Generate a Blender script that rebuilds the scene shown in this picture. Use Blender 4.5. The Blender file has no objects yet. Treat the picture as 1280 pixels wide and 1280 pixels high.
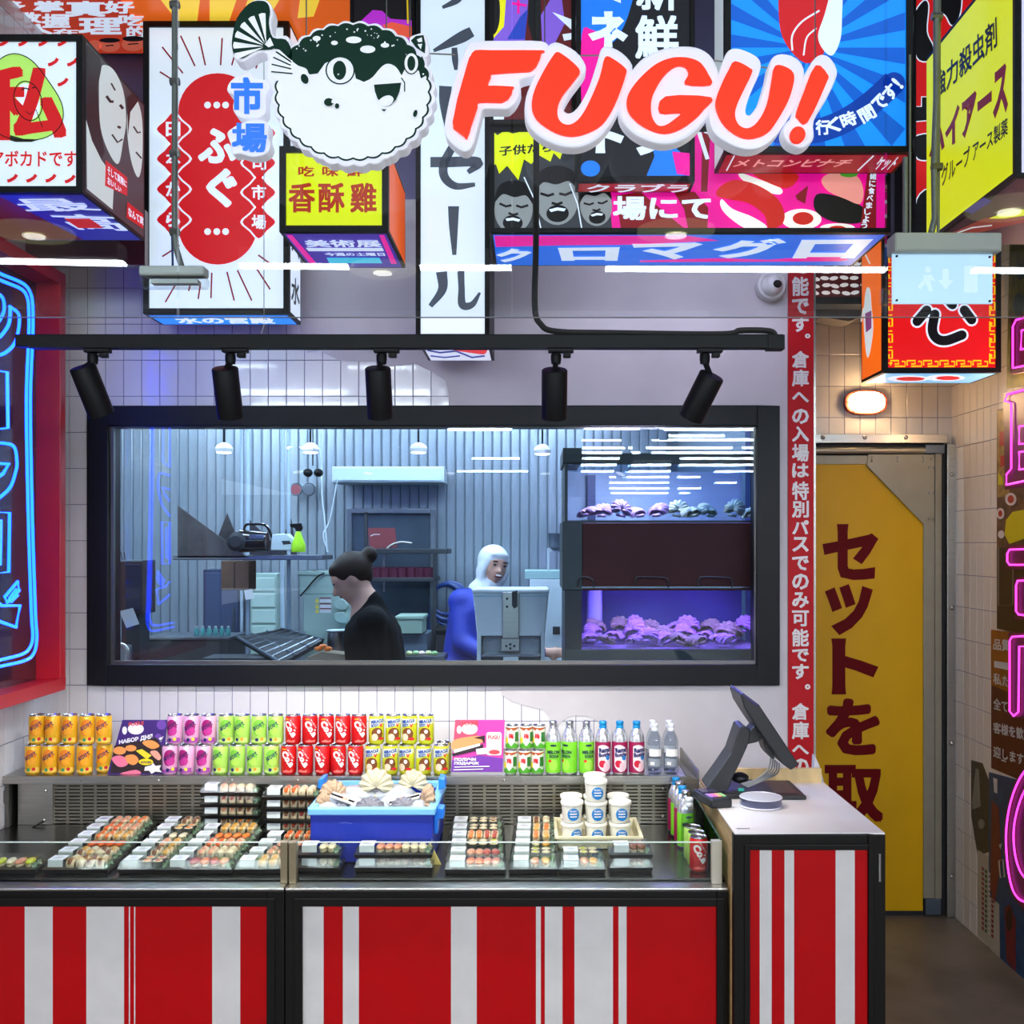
import bpy, bmesh, math, random
import numpy as np
from mathutils import Vector, Matrix
random.seed(7)
S = bpy.context.scene
COL = S.collection

# ------------------------------------------------------------------ camera
F, CX, CY, H = 1350.0, 668.0, 680.0, 1.75      # focal length in px, vanishing point, eye height
cam = bpy.data.cameras.new('camera'); cam_o = bpy.data.objects.new('camera', cam); COL.objects.link(cam_o)
cam.sensor_width = 36; cam.lens = F / 1280 * 36
cam.shift_x = -(CX - 640) / 1280; cam.shift_y = (CY - 640) / 1280
cam.clip_start = .05; cam.clip_end = 200
cam_o.location = (0, 0, H); cam_o.rotation_euler = (math.pi / 2, 0, 0)
S.camera = cam_o
# ------------------------------------------------------------------ world, exposure
w = bpy.data.worlds.new('hall'); S.world = w; w.use_nodes = True
bg = w.node_tree.nodes['Background']; bg.inputs[0].default_value = (.78, .86, 1.0, 1); bg.inputs[1].default_value = 1.7
S.view_settings.view_transform = 'Standard'; S.view_settings.look = 'None'
S.view_settings.exposure = 0.0; S.view_settings.gamma = 1.0; S.view_settings.use_curve_mapping = False
S.cycles.use_denoising = True
S.cycles.transparent_max_bounces = 24; S.cycles.max_bounces = 7
S.cycles.sample_clamp_indirect = 6.0
S.cycles.caustics_reflective = False; S.cycles.caustics_refractive = False
LAMP = 58.0        # hall strip lamps
SPOT = 38.0        # track heads
KITCHEN = 88.0     # added kitchen lamps, out of view

# ------------------------------------------------------------------ helpers
def lin(c):
    return tuple(((v / 255) / 12.92 if v / 255 <= .04045 else ((v / 255 + .055) / 1.055) ** 2.4) for v in c)
_m = {}
def M(name, rgb, rough=.5, metal=0.0, emis=0.0, noise=0.0, scale=14.0, bump=0.0, coat=0.0, sample=True, alpha=1.0, trans=0.0, spec=.5, stretch=None):
    if name in _m: return _m[name]
    m = bpy.data.materials.new(name); m.use_nodes = True; nt = m.node_tree; b = nt.nodes['Principled BSDF']
    c = lin(rgb) + (1,)
    b.inputs['Base Color'].default_value = c; b.inputs['Roughness'].default_value = rough
    b.inputs['Metallic'].default_value = metal; b.inputs['Coat Weight'].default_value = coat
    b.inputs['Transmission Weight'].default_value = trans; b.inputs['Alpha'].default_value = alpha
    b.inputs['Specular IOR Level'].default_value = spec
    if emis:
        b.inputs['Emission Color'].default_value = c; b.inputs['Emission Strength'].default_value = emis
        if not sample: m.cycles.emission_sampling = 'NONE'
    if noise or bump:
        tc = nt.nodes.new('ShaderNodeTexCoord'); mp = nt.nodes.new('ShaderNodeMapping')
        nt.links.new(tc.outputs['Object'], mp.inputs[0])
        if stretch: mp.inputs['Scale'].default_value = stretch
        nz = nt.nodes.new('ShaderNodeTexNoise'); nz.inputs['Scale'].default_value = scale; nz.inputs['Detail'].default_value = 6
        nt.links.new(mp.outputs[0], nz.inputs['Vector'])
        if noise:
            r = nt.nodes.new('ShaderNodeValToRGB')
            r.color_ramp.elements[0].position = .3; r.color_ramp.elements[1].position = .7
            r.color_ramp.elements[0].color = tuple(v * (1 - noise) for v in c[:3]) + (1,)
            r.color_ramp.elements[1].color = tuple(min(1, v * (1 + noise)) for v in c[:3]) + (1,)
            nt.links.new(nz.outputs[0], r.inputs[0]); nt.links.new(r.outputs[0], b.inputs['Base Color'])
        if bump:
            bp = nt.nodes.new('ShaderNodeBump'); bp.inputs['Strength'].default_value = bump; bp.inputs['Distance'].default_value = .01
            nt.links.new(nz.outputs[0], bp.inputs['Height']); nt.links.new(bp.outputs[0], b.inputs['Normal'])
    _m[name] = m; return m
def lit(name, rgb, s=1.0, sample=False):       # back-lit print: the film colour glows
    return M('lit_' + name, rgb, rough=.35, emis=s, sample=sample, spec=.25)
def glass(name, tint=(235, 245, 243), ior=1.45, rough=0.0):
    if name in _m: return _m[name]
    m = bpy.data.materials.new(name); m.use_nodes = True; nt = m.node_tree
    nt.nodes.remove(nt.nodes['Principled BSDF']); out = nt.nodes['Material Output']
    t = nt.nodes.new('ShaderNodeBsdfTransparent'); t.inputs[0].default_value = lin(tint) + (1,)
    g = nt.nodes.new('ShaderNodeBsdfGlossy'); g.inputs['Roughness'].default_value = rough
    fr = nt.nodes.new('ShaderNodeFresnel'); ge = nt.nodes.new('ShaderNodeNewGeometry'); mr = nt.nodes.new('ShaderNodeMapRange')   # same reflectance on both sides of the sheet
    mr.inputs['To Min'].default_value = ior; mr.inputs['To Max'].default_value = 1 / ior
    nt.links.new(ge.outputs['Backfacing'], mr.inputs['Value']); nt.links.new(mr.outputs[0], fr.inputs[0])
    mx = nt.nodes.new('ShaderNodeMixShader')
    nt.links.new(fr.outputs[0], mx.inputs[0]); nt.links.new(t.outputs[0], mx.inputs[1]); nt.links.new(g.outputs[0], mx.inputs[2])
    nt.links.new(mx.outputs[0], out.inputs[0]); _m[name] = m; return m

def Yk(k): return F / k
def hit(px, py, pl):
    a, c = pl; dx = (px - CX) / F; dz = -(py - CY) / F
    t = c if a == 'Y' else (c / dx if a == 'X' else (c - H) / dz)
    return Vector((dx * t, t, H + dz * t))
def P(px, py, k, dy=0.0):
    v = hit(px, py, ('Y', F / k)); v.y += dy; return v
def X(px, k): return (px - CX) / k
def Z(py, k): return H - (py - CY) / k

WL = {}
def wloc(o): return WL.get(o.name, Vector((0, 0, 0)))
def tag(o, label=None, cat=None, group=None, kind=None):
    if label: o['label'] = label
    if cat: o['category'] = cat
    if group: o['group'] = group
    if kind: o['kind'] = kind
    return o
def thing(name, label, cat, loc=(0, 0, 0), group=None, kind=None):
    o = bpy.data.objects.new(name, None); COL.objects.link(o); o.location = loc; o.empty_display_size = .05
    WL[o.name] = Vector(loc); return tag(o, label, cat, group, kind)

def smooth_closed(pts, n=4):
    out = []; N = len(pts)
    for i in range(N):
        p0, p1, p2, p3 = [np.array(pts[(i + d) % N], float) for d in (-1, 0, 1, 2)]
        for s in range(n):
            t = s / n
            out.append(tuple(.5 * ((2 * p1) + (-p0 + p2) * t + (2 * p0 - 5 * p1 + 4 * p2 - p3) * t * t + (-p0 + 3 * p1 - 3 * p2 + p3) * t ** 3)))
    return out
def smooth_open(pts, n=6):
    pts = [np.array(p, float) for p in pts]; q = [2 * pts[0] - pts[1]] + pts + [2 * pts[-1] - pts[-2]]; out = []
    for i in range(1, len(q) - 2):
        p0, p1, p2, p3 = q[i - 1:i + 3]
        for s in range(n):
            t = s / n
            out.append(tuple(.5 * ((2 * p1) + (-p0 + p2) * t + (2 * p0 - 5 * p1 + 4 * p2 - p3) * t * t + (-p0 + 3 * p1 - 3 * p2 + p3) * t ** 3)))
    out.append(tuple(pts[-1])); return out
def ell(cx, cy, rx, ry=None, rot=0, n=28, a0=0, a1=360):
    ry = rx if ry is None else ry; c, s = math.cos(math.radians(rot)), math.sin(math.radians(rot)); out = []
    full = abs(a1 - a0) >= 360
    for i in range(n if full else n + 1):
        a = math.radians(a0 + (a1 - a0) * i / n); x, y = rx * math.cos(a), ry * math.sin(a)
        out.append((cx + x * c - y * s, cy + x * s + y * c))
    return out
def rrect(x0, y0, x1, y1, r, n=5):
    out = []
    for cx, cy, a in ((x1 - r, y0 + r, -90), (x1 - r, y1 - r, 0), (x0 + r, y1 - r, 90), (x0 + r, y0 + r, 180)):
        for i in range(n + 1):
            t = math.radians(a + 90 * i / n); out.append((cx + r * math.cos(t), cy + r * math.sin(t)))
    return out

class MB:
    def __init__(s): s.v = []; s.f = []; s.mi = []; s.cur = 0
    def add(s, vs, fs):
        b = len(s.v); s.v += [Vector(v) for v in vs]; s.f += [[i + b for i in f] for f in fs]; s.mi += [s.cur] * len(fs); return s
    def box(s, x0, x1, y0, y1, z0, z1, rot=None, piv=None):
        vs = [Vector((x, y, z)) for z in (z0, z1) for y in (y0, y1) for x in (x0, x1)]
        if rot is not None:
            pv = Vector(piv) if piv is not None else Vector(((x0 + x1) / 2, (y0 + y1) / 2, (z0 + z1) / 2)); vs = [rot @ (v - pv) + pv for v in vs]
        return s.add(vs, [(0, 2, 3, 1), (4, 5, 7, 6), (0, 1, 5, 4), (2, 6, 7, 3), (0, 4, 6, 2), (1, 3, 7, 5)])
    def hexa(s, a, b):                      # two quads of 4 points
        return s.add(list(a) + list(b), [(3, 2, 1, 0), (4, 5, 6, 7), (0, 1, 5, 4), (1, 2, 6, 5), (2, 3, 7, 6), (3, 0, 4, 7)])
    def prism(s, pts, off):                 # polygon in 3D pushed by a vector
        n = len(pts); off = Vector(off); a = [Vector(p) for p in pts]
        return s.add(a + [p + off for p in a], [list(range(n)), list(range(2 * n - 1, n - 1, -1))] + [(i, i + n, (i + 1) % n + n, (i + 1) % n) for i in range(n)])
    def slab(s, px, k, th):                 # pixel outline standing at depth k, th thick behind
        return s.prism([P(x, y, k) for x, y in px], (0, th, 0))
    def tube(s, pts, r, n=8, closed=False):
        pts = [Vector(p) for p in pts]; N = len(pts); rings = []; up = None
        for i, p in enumerate(pts):
            if closed: d = pts[(i + 1) % N] - pts[i - 1]
            else: d = pts[min(i + 1, N - 1)] - pts[max(i - 1, 0)]
            d = d.normalized() if d.length > 1e-9 else Vector((0, 0, 1))
            if up is None: up = Vector((0, 0, 1)) if abs(d.z) < .9 else Vector((1, 0, 0))
            a = d.cross(up); a = a.normalized() if a.length > 1e-6 else d.orthogonal().normalized(); b = a.cross(d).normalized(); up = b
            rr = r[i] if isinstance(r, (list, tuple)) else r
            rings.append([p + (a * math.cos(2 * math.pi * j / n) + b * math.sin(2 * math.pi * j / n)) * rr for j in range(n)])
        vs = [v for q in rings for v in q]; fs = []
        for i in range(N if closed else N - 1):
            for j in range(n): fs.append((i * n + j, i * n + (j + 1) % n, ((i + 1) % N) * n + (j + 1) % n, ((i + 1) % N) * n + j))
        if not closed: fs += [list(range(n))[::-1], list(range((N - 1) * n, N * n))]
        return s.add(vs, fs)
    def lathe(s, prof, c=(0, 0, 0), n=20, mat=None):   # profile (r, z) from bottom to top
        vs = []; c = Vector(c)
        for r, z in prof:
            for j in range(n):
                a = 2 * math.pi * j / n; v = Vector((r * math.cos(a), r * math.sin(a), z)); vs.append((mat @ v if mat else v) + c)
        fs = [(i * n + j, i * n + (j + 1) % n, (i + 1) * n + (j + 1) % n, (i + 1) * n + j) for i in range(len(prof) - 1) for j in range(n)]
        fs += [list(range(n))[::-1], list(range((len(prof) - 1) * n, len(prof) * n))]
        return s.add(vs, fs)
    def ball(s, c, rx, ry=None, rz=None, n=14, m=9, mat=None):
        ry = rx if ry is None else ry; rz = rx if rz is None else rz; vs = []; c = Vector(c)
        for i in range(m + 1):
            t = math.pi * i / m
            for j in range(n):
                a = 2 * math.pi * j / n; v = Vector((rx * math.sin(t) * math.cos(a), ry * math.sin(t) * math.sin(a), -rz * math.cos(t)))
                vs.append((mat @ v if mat else v) + c)
        return s.add(vs, [(i * n + j, i * n + (j + 1) % n, (i + 1) * n + (j + 1) % n, (i + 1) * n + j) for i in range(m) for j in range(n)])
    def capsule(s, p0, r0, p1, r1, n=14):
        p0, p1 = Vector(p0), Vector(p1); d = p1 - p0; L = d.length; q = Vector((0, 0, 1)).rotation_difference(d).to_matrix()
        prof = [(max(1e-4, r0 * math.sin(a)), -r0 * math.cos(a)) for a in (0.01, .5, 1.0, 1.45)] + [(max(1e-4, r1 * math.cos(a)), L + r1 * math.sin(a)) for a in (0.1, .55, 1.05, 1.56)]
        return s.lathe(prof, p0, n, q)
    def obj(s, name, mat, parent=None, smooth=False, bevel=0.0, base=None, remesh=0.0):
        mats = mat if isinstance(mat, (list, tuple)) else [mat]
        if parent is not None: off = wloc(parent)
        elif base is not None: off = Vector(base)
        else:
            lo = [min(v[i] for v in s.v) for i in range(3)]; hi = [max(v[i] for v in s.v) for i in range(3)]
            off = Vector(((lo[0] + hi[0]) / 2, (lo[1] + hi[1]) / 2, lo[2]))
        me = bpy.data.meshes.new(name); me.from_pydata([v - off for v in s.v], [], s.f)
        for m in mats: me.materials.append(m)
        if len(mats) > 1: me.polygons.foreach_set('material_index', s.mi)
        bm = bmesh.new(); bm.from_mesh(me)
        bmesh.ops.remove_doubles(bm, verts=bm.verts, dist=1e-6)
        if remesh == 0 and smooth is not None: bmesh.ops.recalc_face_normals(bm, faces=bm.faces)
        bm.to_mesh(me); bm.free()
        if smooth:
            me.polygons.foreach_set('use_smooth', [True] * len(me.polygons)); 
            if smooth != 'all': me.set_sharp_from_angle(angle=math.radians(40))
        o = bpy.data.objects.new(name, me); COL.objects.link(o)
        if parent is None: o.location = off
        else: o.parent = parent
        WL[o.name] = off
        if bevel:
            b = o.modifiers.new('bevel', 'BEVEL'); b.width = bevel; b.segments = 2; b.limit_method = 'ANGLE'
        return o

# ---- lettering: glyph outlines as flat meshes
_g = {}; LAY = {}
def glyph(t, bold=0.0, res=2):
    key = (t, bold)
    if key in _g: return _g[key]
    cu = bpy.data.curves.new('t', 'FONT'); cu.body = t; kana = any('\u3041' <= c <= '\u309f' for c in t); kanji = kana or any('\u4e00' <= c <= '\u9fff' for c in t); cu.offset = 0 if kanji else bold; cu.resolution_u = res; cu.dimensions = '2D'; cu.fill_mode = 'FRONT'
    o = bpy.data.objects.new('t', cu); COL.objects.link(o)
    me = o.to_mesh(); v = np.array([x.co[:2] for x in me.vertices]) if len(me.vertices) else np.zeros((0, 2)); f = [list(p.vertices) for p in me.polygons]
    if bold and len(v) and kanji:            # heavier strokes: the outline laid down several times, slightly shifted
        q = bold * .8; sh = [(0, 0)] + [(q * a, q * b) for a, b in ((-1, -1), (0, -1), (1, -1), (1, 0), (1, 1), (0, 1), (-1, 1), (-1, 0))]; sh = [(0, 0)] + [(bold * math.cos(math.pi * i / 7), bold * math.sin(math.pi * i / 7)) for i in range(14)] if kana and len(t) == 1 else sh; N = len(v); f = [[i + N * j for i in q] for j in range(len(sh)) for q in f]; v = np.concatenate([v + np.array(d) for d in sh]); LAY[key] = N
    o.to_mesh_clear(); bpy.data.objects.remove(o); bpy.data.curves.remove(cu)
    if len(v):
        lo, hi = v.min(0), v.max(0); sz = np.maximum(hi - lo, 1e-6); v = (v - lo) / sz; _g[key] = (v, f, sz)
    else: _g[key] = (v, f, np.array([1, 1]))
    return _g[key]

class Print(MB):            # flat print lying on a plane, drawn in photo pixels
    def __init__(s, plane, lift=.0006): super().__init__(); s.pl = plane; s.lift = lift
    def pt(s, x, y):
        v = hit(x, y, s.pl); i = 'XYZ'.index(s.pl[0]); camv = (0, 0, H)[i]
        v[i] -= math.copysign(s.lift, v[i] - camv); return v
    def poly(s, px): return s.add([s.pt(*p) for p in px], [list(range(len(px)))])
    def stroke(s, px, wd, closed=False):
        px = [np.array(p, float) for p in px]; N = len(px); L = []
        for i in range(N):
            d = (px[(i + 1) % N] - px[i - 1]) if closed else (px[min(i + 1, N - 1)] - px[max(i - 1, 0)])
            d = d / (np.linalg.norm(d) + 1e-9); nn = np.array((-d[1], d[0])) * wd / 2; L.append((px[i] + nn, px[i] - nn))
        vs = [s.pt(*q) for a in L for q in a]; fs = [(2 * i, 2 * i + 1, 2 * ((i + 1) % N) + 1, 2 * ((i + 1) % N)) for i in range(N if closed else N - 1)]
        return s.add(vs, fs)
    def text(s, t, q, bold=.015, shear=0.0):
        v, f, sz = glyph(t, bold)
        if not len(v): return s
        if len(q) == 4 and not hasattr(q[0], '__len__'): x0, y0, x1, y1 = q; q = [(x0, y0), (x1, y0), (x1, y1), (x0, y1)]
        tl, tr, br, bl = [np.array(p, float) for p in q]; out = []
        N = LAY.get((t, bold), len(v)); l0 = s.lift
        for i, (a, b) in enumerate(v):
            a2 = a + shear * (b - .5); s.lift = l0 + 2.5e-5 * (i // N)
            p = (bl * (1 - a2) + br * a2) * (1 - b) + (tl * (1 - a2) + tr * a2) * b; out.append(s.pt(*p))
        s.lift = l0
        return s.add(out, f)
    def obj(s, name, mat, parent): return super().obj(name, mat, parent, smooth=None)

def copy_tree(o, loc, rotz=None, label=None, parent=None, scale=None, name=None):
    c = o.copy(); COL.objects.link(c)
    if parent is None:
        c.location = loc
        if rotz is not None: c.rotation_euler = (0, 0, rotz)
        if scale: c.scale = scale
        if label: c['label'] = label
    else: c.parent = parent
    for ch in o.children: copy_tree(ch, None, parent=c)
    return c
ORD = ['first', 'second', 'third', 'fourth', 'fifth', 'sixth', 'seventh', 'eighth', 'ninth', 'tenth']

# ---- shared materials
STEEL = M('brushed_steel', (172, 170, 164), .32, 1.0, noise=.1, scale=6, stretch=(1, 1, 30))
STEEL_D = M('dark_steel', (112, 110, 106), .38, 1.0, noise=.12, scale=5)
BLACK = M('black_paint', (14, 13, 12), .5, noise=.15, spec=.2)
BLACKM = M('black_metal', (11, 11, 13), .5, spec=.2)
WHITE = M('white_plastic', (222, 224, 222), .4, noise=.03)
GLASS = glass('clear_glass'); PANE = glass('shop_pane', (246, 250, 250)); PLASTIC = glass('clear_plastic', (244, 247, 245), 1.35, .06)
MAINK, DOORK = 308.0, 264.6
MAINY, DOORY = F / MAINK, F / DOORK
LX, RX, EX = X(82, MAINK), X(1190, DOORK), X(1018, MAINK)     # left wall, right wall, end of the window wall
# ================================================================== the setting
CEIL = 4.4
def struct(mb, name, mat, label=None, **kw):
    o = mb.obj(name, mat, **kw); o['kind'] = 'structure'
    if label: o['label'] = label
    return o
floor_m = M('concrete_floor', (112, 101, 86), .42, noise=.22, scale=5, bump=.12)
struct(MB().box(-9, 9, -34, DOORY + .1, -.06, 0), 'floor', floor_m, 'brown polished concrete floor')
struct(MB().box(-18, 18, -34.2, -34, 0, 3.7), 'wall_hall', M('hall_far', (74, 46, 42), .7, noise=.3, scale=1.5), 'dark reddish brown far end of the hall')
struct(MB().box(-9, 9, -34, 2.2, 3.62, 3.7), 'ceiling', M('hall_ceiling', (62, 64, 70), .8, noise=.1), 'dark grey hall ceiling')
struct(MB().box(-3.2, 3.2, 2.28, 8.2, CEIL, CEIL + .06), 'ceiling_shop', M('shop_ceiling', (40, 38, 42), .8, noise=.1), 'dark shop ceiling above the lit signs')
GROUT = M('grout', (112, 108, 146), .8, noise=.05)
TILE = M('glazed_tile', (226, 224, 226), .16, noise=.02, scale=3, coat=.35, bump=.02)
TILE_R = M('glazed_tile_warm', (224, 216, 206), .2, noise=.03, scale=3, coat=.3, bump=.02)
# window wall with its opening
wx0, wx1, wz0, wz1 = X(122, MAINK), X(960, MAINK), Z(844, MAINK), Z(520, MAINK)
wb = MB()
wb.box(LX, wx0, MAINY, MAINY + .12, 0, CEIL); wb.box(wx1, EX, MAINY, MAINY + .12, 0, CEIL)
wb.box(wx0, wx1, MAINY, MAINY + .12, 0, wz0); wb.box(wx0, wx1, MAINY, MAINY + .12, wz1, CEIL)
wall_back = struct(wb, 'wall_back', GROUT, 'white tiled window wall with grey plaster patches')
struct(MB().box(EX - .08, EX, MAINY + .12, DOORY, 0, CEIL), 'wall_return', GROUT, 'short wall running back beside the yellow door')
wall_door = struct(MB().box(EX - .08, RX, DOORY, DOORY + .1, 0, CEIL), 'wall_door', GROUT, 'warm white tiled wall around the yellow door')
wall_right = struct(MB().box(RX, RX + .1, 2.2, DOORY + .1, 0, CEIL), 'wall_right', GROUT, 'warm white tiled side wall with posters')
wall_left = struct(MB().box(LX - .1, LX, 2.2, MAINY + .12, 0, CEIL), 'wall_left', GROUT, 'white tiled side wall behind the blue neon sign')

def tile_mesh(w, h, d, axis, name, mat):
    g = .0011; b = MB()
    if axis == 'Y': b.box(-w / 2 + g, w / 2 - g, -d, 0, -h / 2 + g, h / 2 - g)
    else: b.box(0 if axis > 0 else -d, d if axis > 0 else 0, -w / 2 + g, w / 2 - g, -h / 2 + g, h / 2 - g)
    me = bpy.data.meshes.new(name); me.from_pydata(b.v, [], b.f); me.materials.append(mat)
    bm = bmesh.new(); bm.from_mesh(me); bmesh.ops.recalc_face_normals(bm, faces=bm.faces)
    bmesh.ops.bevel(bm, geom=bm.edges[:], offset=.0012, segments=1, affect='EDGES'); bm.to_mesh(me); bm.free(); return me
def inside(p, poly):
    c = False; n = len(poly)
    for i in range(n):
        (x0, y0), (x1, y1) = poly[i], poly[i - 1]
        if (y0 > p[1]) != (y1 > p[1]) and p[0] < (x1 - x0) * (p[1] - y0) / (y1 - y0) + x0: c = not c
    return c
TW, TH = 22.6 / MAINK, 45.1 / MAINK
plaster_up = [(366, 250), (984, 250), (984, 512), (563, 512), (560, 490), (557, 475), (535, 462), (518, 454), (500, 457), (485, 458), (470, 452), (440, 452), (425, 451), (412, 444), (400, 438), (385, 441), (378, 428), (375, 405), (370, 330)]
plaster_lo = [(625, 850), (627, 868), (640, 877), (660, 883), (680, 887), (689, 902), (697, 906), (708, 897), (718, 894), (735, 895), (748, 902), (765, 914), (778, 940), (786, 985), (1017, 985), (1017, 850)]
plm = M('plaster', (204, 199, 203), .75, noise=.07, scale=4, bump=.25)
for nm, pp in (('plaster_patch', plaster_up), ('plaster_patch', plaster_lo)):
    q = [P(x, y, MAINK, -.007) for x, y in pp]; MB().prism(q, (0, .0085, 0)).obj(nm, plm, wall_back)
MB().prism([P(x, y, MAINK, -.0065) for x, y in ((970, 500), (1017, 500), (1017, 860), (970, 860))], (0, .0066, 0)).obj('plaster_patch', plm, wall_back)
tm = tile_mesh(TW, TH, .003, 'Y', 'tile', TILE)
def put_tile(me, wall, loc):
    o = bpy.data.objects.new('tile', me); COL.objects.link(o); o.parent = wall; o.location = Vector(loc) - wloc(wall); return o
for r in range(-4, 11):
    y0 = 495.5 + 45.1 * r
    for c in range(-2, 31):
        x0 = 109.6 + 22.6 * c
        cs = [(x0, y0), (x0 + 22.6, y0), (x0 + 22.6, y0 + 45.1), (x0, y0 + 45.1)]; ce = (x0 + 11.3, y0 + 22.5)
        if x0 > 112 and x0 + 22.6 < 968 and y0 > 512 and y0 + 45 < 850: continue
        if any(all(inside(p, pp) for p in cs) for pp in (plaster_up, plaster_lo)): continue
        if y0 < 300: continue
        if y0 > 990 or x0 > 785 or (y0 < 500 and x0 > 565): continue
        ya, yb = y0, y0 + 45.1
        if 105 < x0 < 960:                                  # rows cut by the window frame
            if ya < 520 < yb: yb = 522
            if ya < 840 < yb: ya = 842
        xa_, xb_ = max(x0, 83.0), x0 + 22.6
        if xb_ < 85: continue
        o = put_tile(tm, wall_back, P((xa_ + xb_) / 2, (ya + yb) / 2, MAINK)); o.scale = ((xb_ - xa_) / 22.6, 1, (yb - ya) / 45.1)
tmr = tile_mesh(19.4 / DOORK, 39.1 / DOORK, .003, 'Y', 'tile_door', TILE_R)
for r in range(-3, 4):
    for c in range(-2, 8):
        cx, cy = 1036 + 19.4 * c + 9.7, 444 + 39.1 * r + 19.5
        if cy > 560: continue
        put_tile(tmr, wall_door, P(cx, cy, DOORK))
put_w = 19.4 / DOORK
tms = tile_mesh(put_w, 39.1 / DOORK, .003, -1, 'tile_side', TILE_R)
for r in range(-2, 19):
    zc = Z(444 + 39.1 * r + 19.5, DOORK)
    for c in range(11):
        hh = 39.1 / DOORK; z_lo = max(0.0, zc - hh / 2); z_hi = zc + hh / 2
        if z_hi < .02: continue
        o = put_tile(tms, wall_right, (RX, DOORY - put_w * (c + .5), (z_lo + z_hi) / 2)); o.scale.z = (z_hi - z_lo) / hh
tml = tile_mesh(TW, TH, .003, 1, 'tile_left', TILE)
for r in range(5, 13):
    zc = Z(495.5 + 45.1 * r + 22.5, MAINK)
    for c in range(15): put_tile(tml, wall_left, (LX, MAINY - TW * (c + .5), zc))

# the same tiling carried on towards the hall, past what the photo shows
def tile_field(wall, xw, sgn, w_, h_, c0, c1, zs, mat):
    b = MB(); g = .0011
    for zc in zs:
        for c in range(c0, c1):
            y = (DOORY if sgn < 0 else MAINY) - w_ * (c + .5)
            if y < 2.25: continue
            b.box(min(xw, xw + sgn * .003), max(xw, xw + sgn * .003), y - w_ / 2 + g, y + w_ / 2 - g, max(0, zc - h_ / 2) + g, zc + h_ / 2 - g)
    o = b.obj('tile_field', mat, wall); o['kind'] = 'stuff'
hr, hl = 39.1 / DOORK, TH
tile_field(wall_right, RX, -1, put_w, hr, 11, 40, [Z(444 + 39.1 * r + 19.5, DOORK) for r in range(-2, 19)], TILE_R)
tile_field(wall_right, RX, -1, put_w, hr, 0, 40, [Z(444 + 39.1 * r + 19.5, DOORK) for r in range(-11, -2)], TILE_R)
tile_field(wall_left, LX, 1, TW, TH, 15, 32, [Z(495.5 + 45.1 * r + 22.5, MAINK) for r in range(5, 16)], TILE)
tile_field(wall_left, LX, 1, TW, TH, 0, 32, [Z(495.5 + 45.1 * r + 22.5, MAINK) for r in range(-12, 5)], TILE)
tile_field(wall_left, LX, 1, TW, TH, 0, 15, [Z(495.5 + 45.1 * r + 22.5, MAINK) for r in range(13, 16)], TILE)
# kitchen window
def ring(mb, x0, x1, z0, z1, a0, a1, b0, b1, ya, yb):       # outer x0..z1, inner a0..b1
    mb.box(x0, a0, ya, yb, z0, z1); mb.box(a1, x1, ya, yb, z0, z1); mb.box(a0, a1, ya, yb, z0, b0); mb.box(a0, a1, ya, yb, b1, z1); return mb
WK = 311.0
win = thing('window_1', 'wide black framed window looking into the kitchen', None, (X(541, WK), Yk(WK), Z(857, WK)), kind='structure')
FRM = M('window_frame_black', (16, 18, 23), .42, noise=.08, spec=.2)
a0, a1, b0, b1 = X(134, WK), X(947, WK), Z(831, WK), Z(532, WK)
ring(MB(), X(108, WK), X(975, WK), Z(857, WK), Z(507, WK), a0, a1, b0, b1, Yk(WK), MAINY + .1).obj('window_frame', FRM, win, bevel=.003)
ring(MB(), a0, a1, b0, b1, a0 + .012, a1 - .006, b0 + .012, b1 - .004, Yk(WK) + .035, Yk(WK) + .055).obj('glazing_bead', STEEL_D, win)
MB().box(a0, a1, Yk(WK) + .042, Yk(WK) + .048, b0, b1).obj('pane', glass('window_glass', (228, 238, 244), 1.5), win)

# yellow service door
dr = thing('door_1', 'yellow flap door with dark red Japanese lettering and steel frame', None, (X(1090, DOORK), DOORY - .03, 0), kind='structure')
YEL = M('door_yellow', (214, 164, 6), .42, noise=.07, scale=3, spec=.25); GREY = M('door_grey', (146, 141, 122), .45, .3, noise=.06)
def dbox(x0, y0, x1, y1, ya, yb, name, mat, par=dr, bevel=.002):
    return MB().box(X(x0, DOORK), X(x1, DOORK), DOORY - ya, DOORY - yb, Z(y1, DOORK), Z(y0, DOORK)).obj(name, mat, par, bevel=bevel)
dbox(984, 544, 1180, 555, .05, 0, 'door_frame', STEEL); dbox(1179, 556, 1191, 1143, .05, 0, 'door_frame', STEEL)
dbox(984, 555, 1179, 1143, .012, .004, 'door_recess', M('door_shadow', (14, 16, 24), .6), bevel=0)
leaf = dbox(984, 579, 1151, 1136, .03, .014, 'leaf', YEL)
dbox(984, 570, 1164, 581, .036, .014, 'leaf_rail', GREY); dbox(1151, 640, 1165, 1120, .036, .014, 'leaf_stile', GREY); dbox(1165, 563, 1173, 1120, .042, .014, 'hinge_post', GREY)
MB().tube([P(984, 564, DOORK, -.04), P(1152, 564, DOORK, -.04)], .016, 12).obj('roller_tube', M('tube_grey', (170, 162, 140), .35, .6), dr, smooth=True)
MB().prism([P(x, y, DOORK, -.044) for x, y in ((1082, 569), (1164, 569), (1164, 652), (1150, 652), (1080, 583))], (0, .012, 0)).obj('corner_plate', GREY, dr, bevel=.001)
MB().prism([P(x, y, DOORK, -.047) for x, y in ((1080, 583), (1084, 579), (1155, 650), (1150, 655))], (0, .006, 0)).obj('plate_edge', GREY, dr)
rv = [(1086, 572), (1086, 577), (1118, 572), (1118, 577), (1150, 572), (1150, 577), (1160, 574), (1157, 585), (1163, 585), (1157, 617), (1163, 617), (1157, 649), (1163, 649)]
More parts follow.
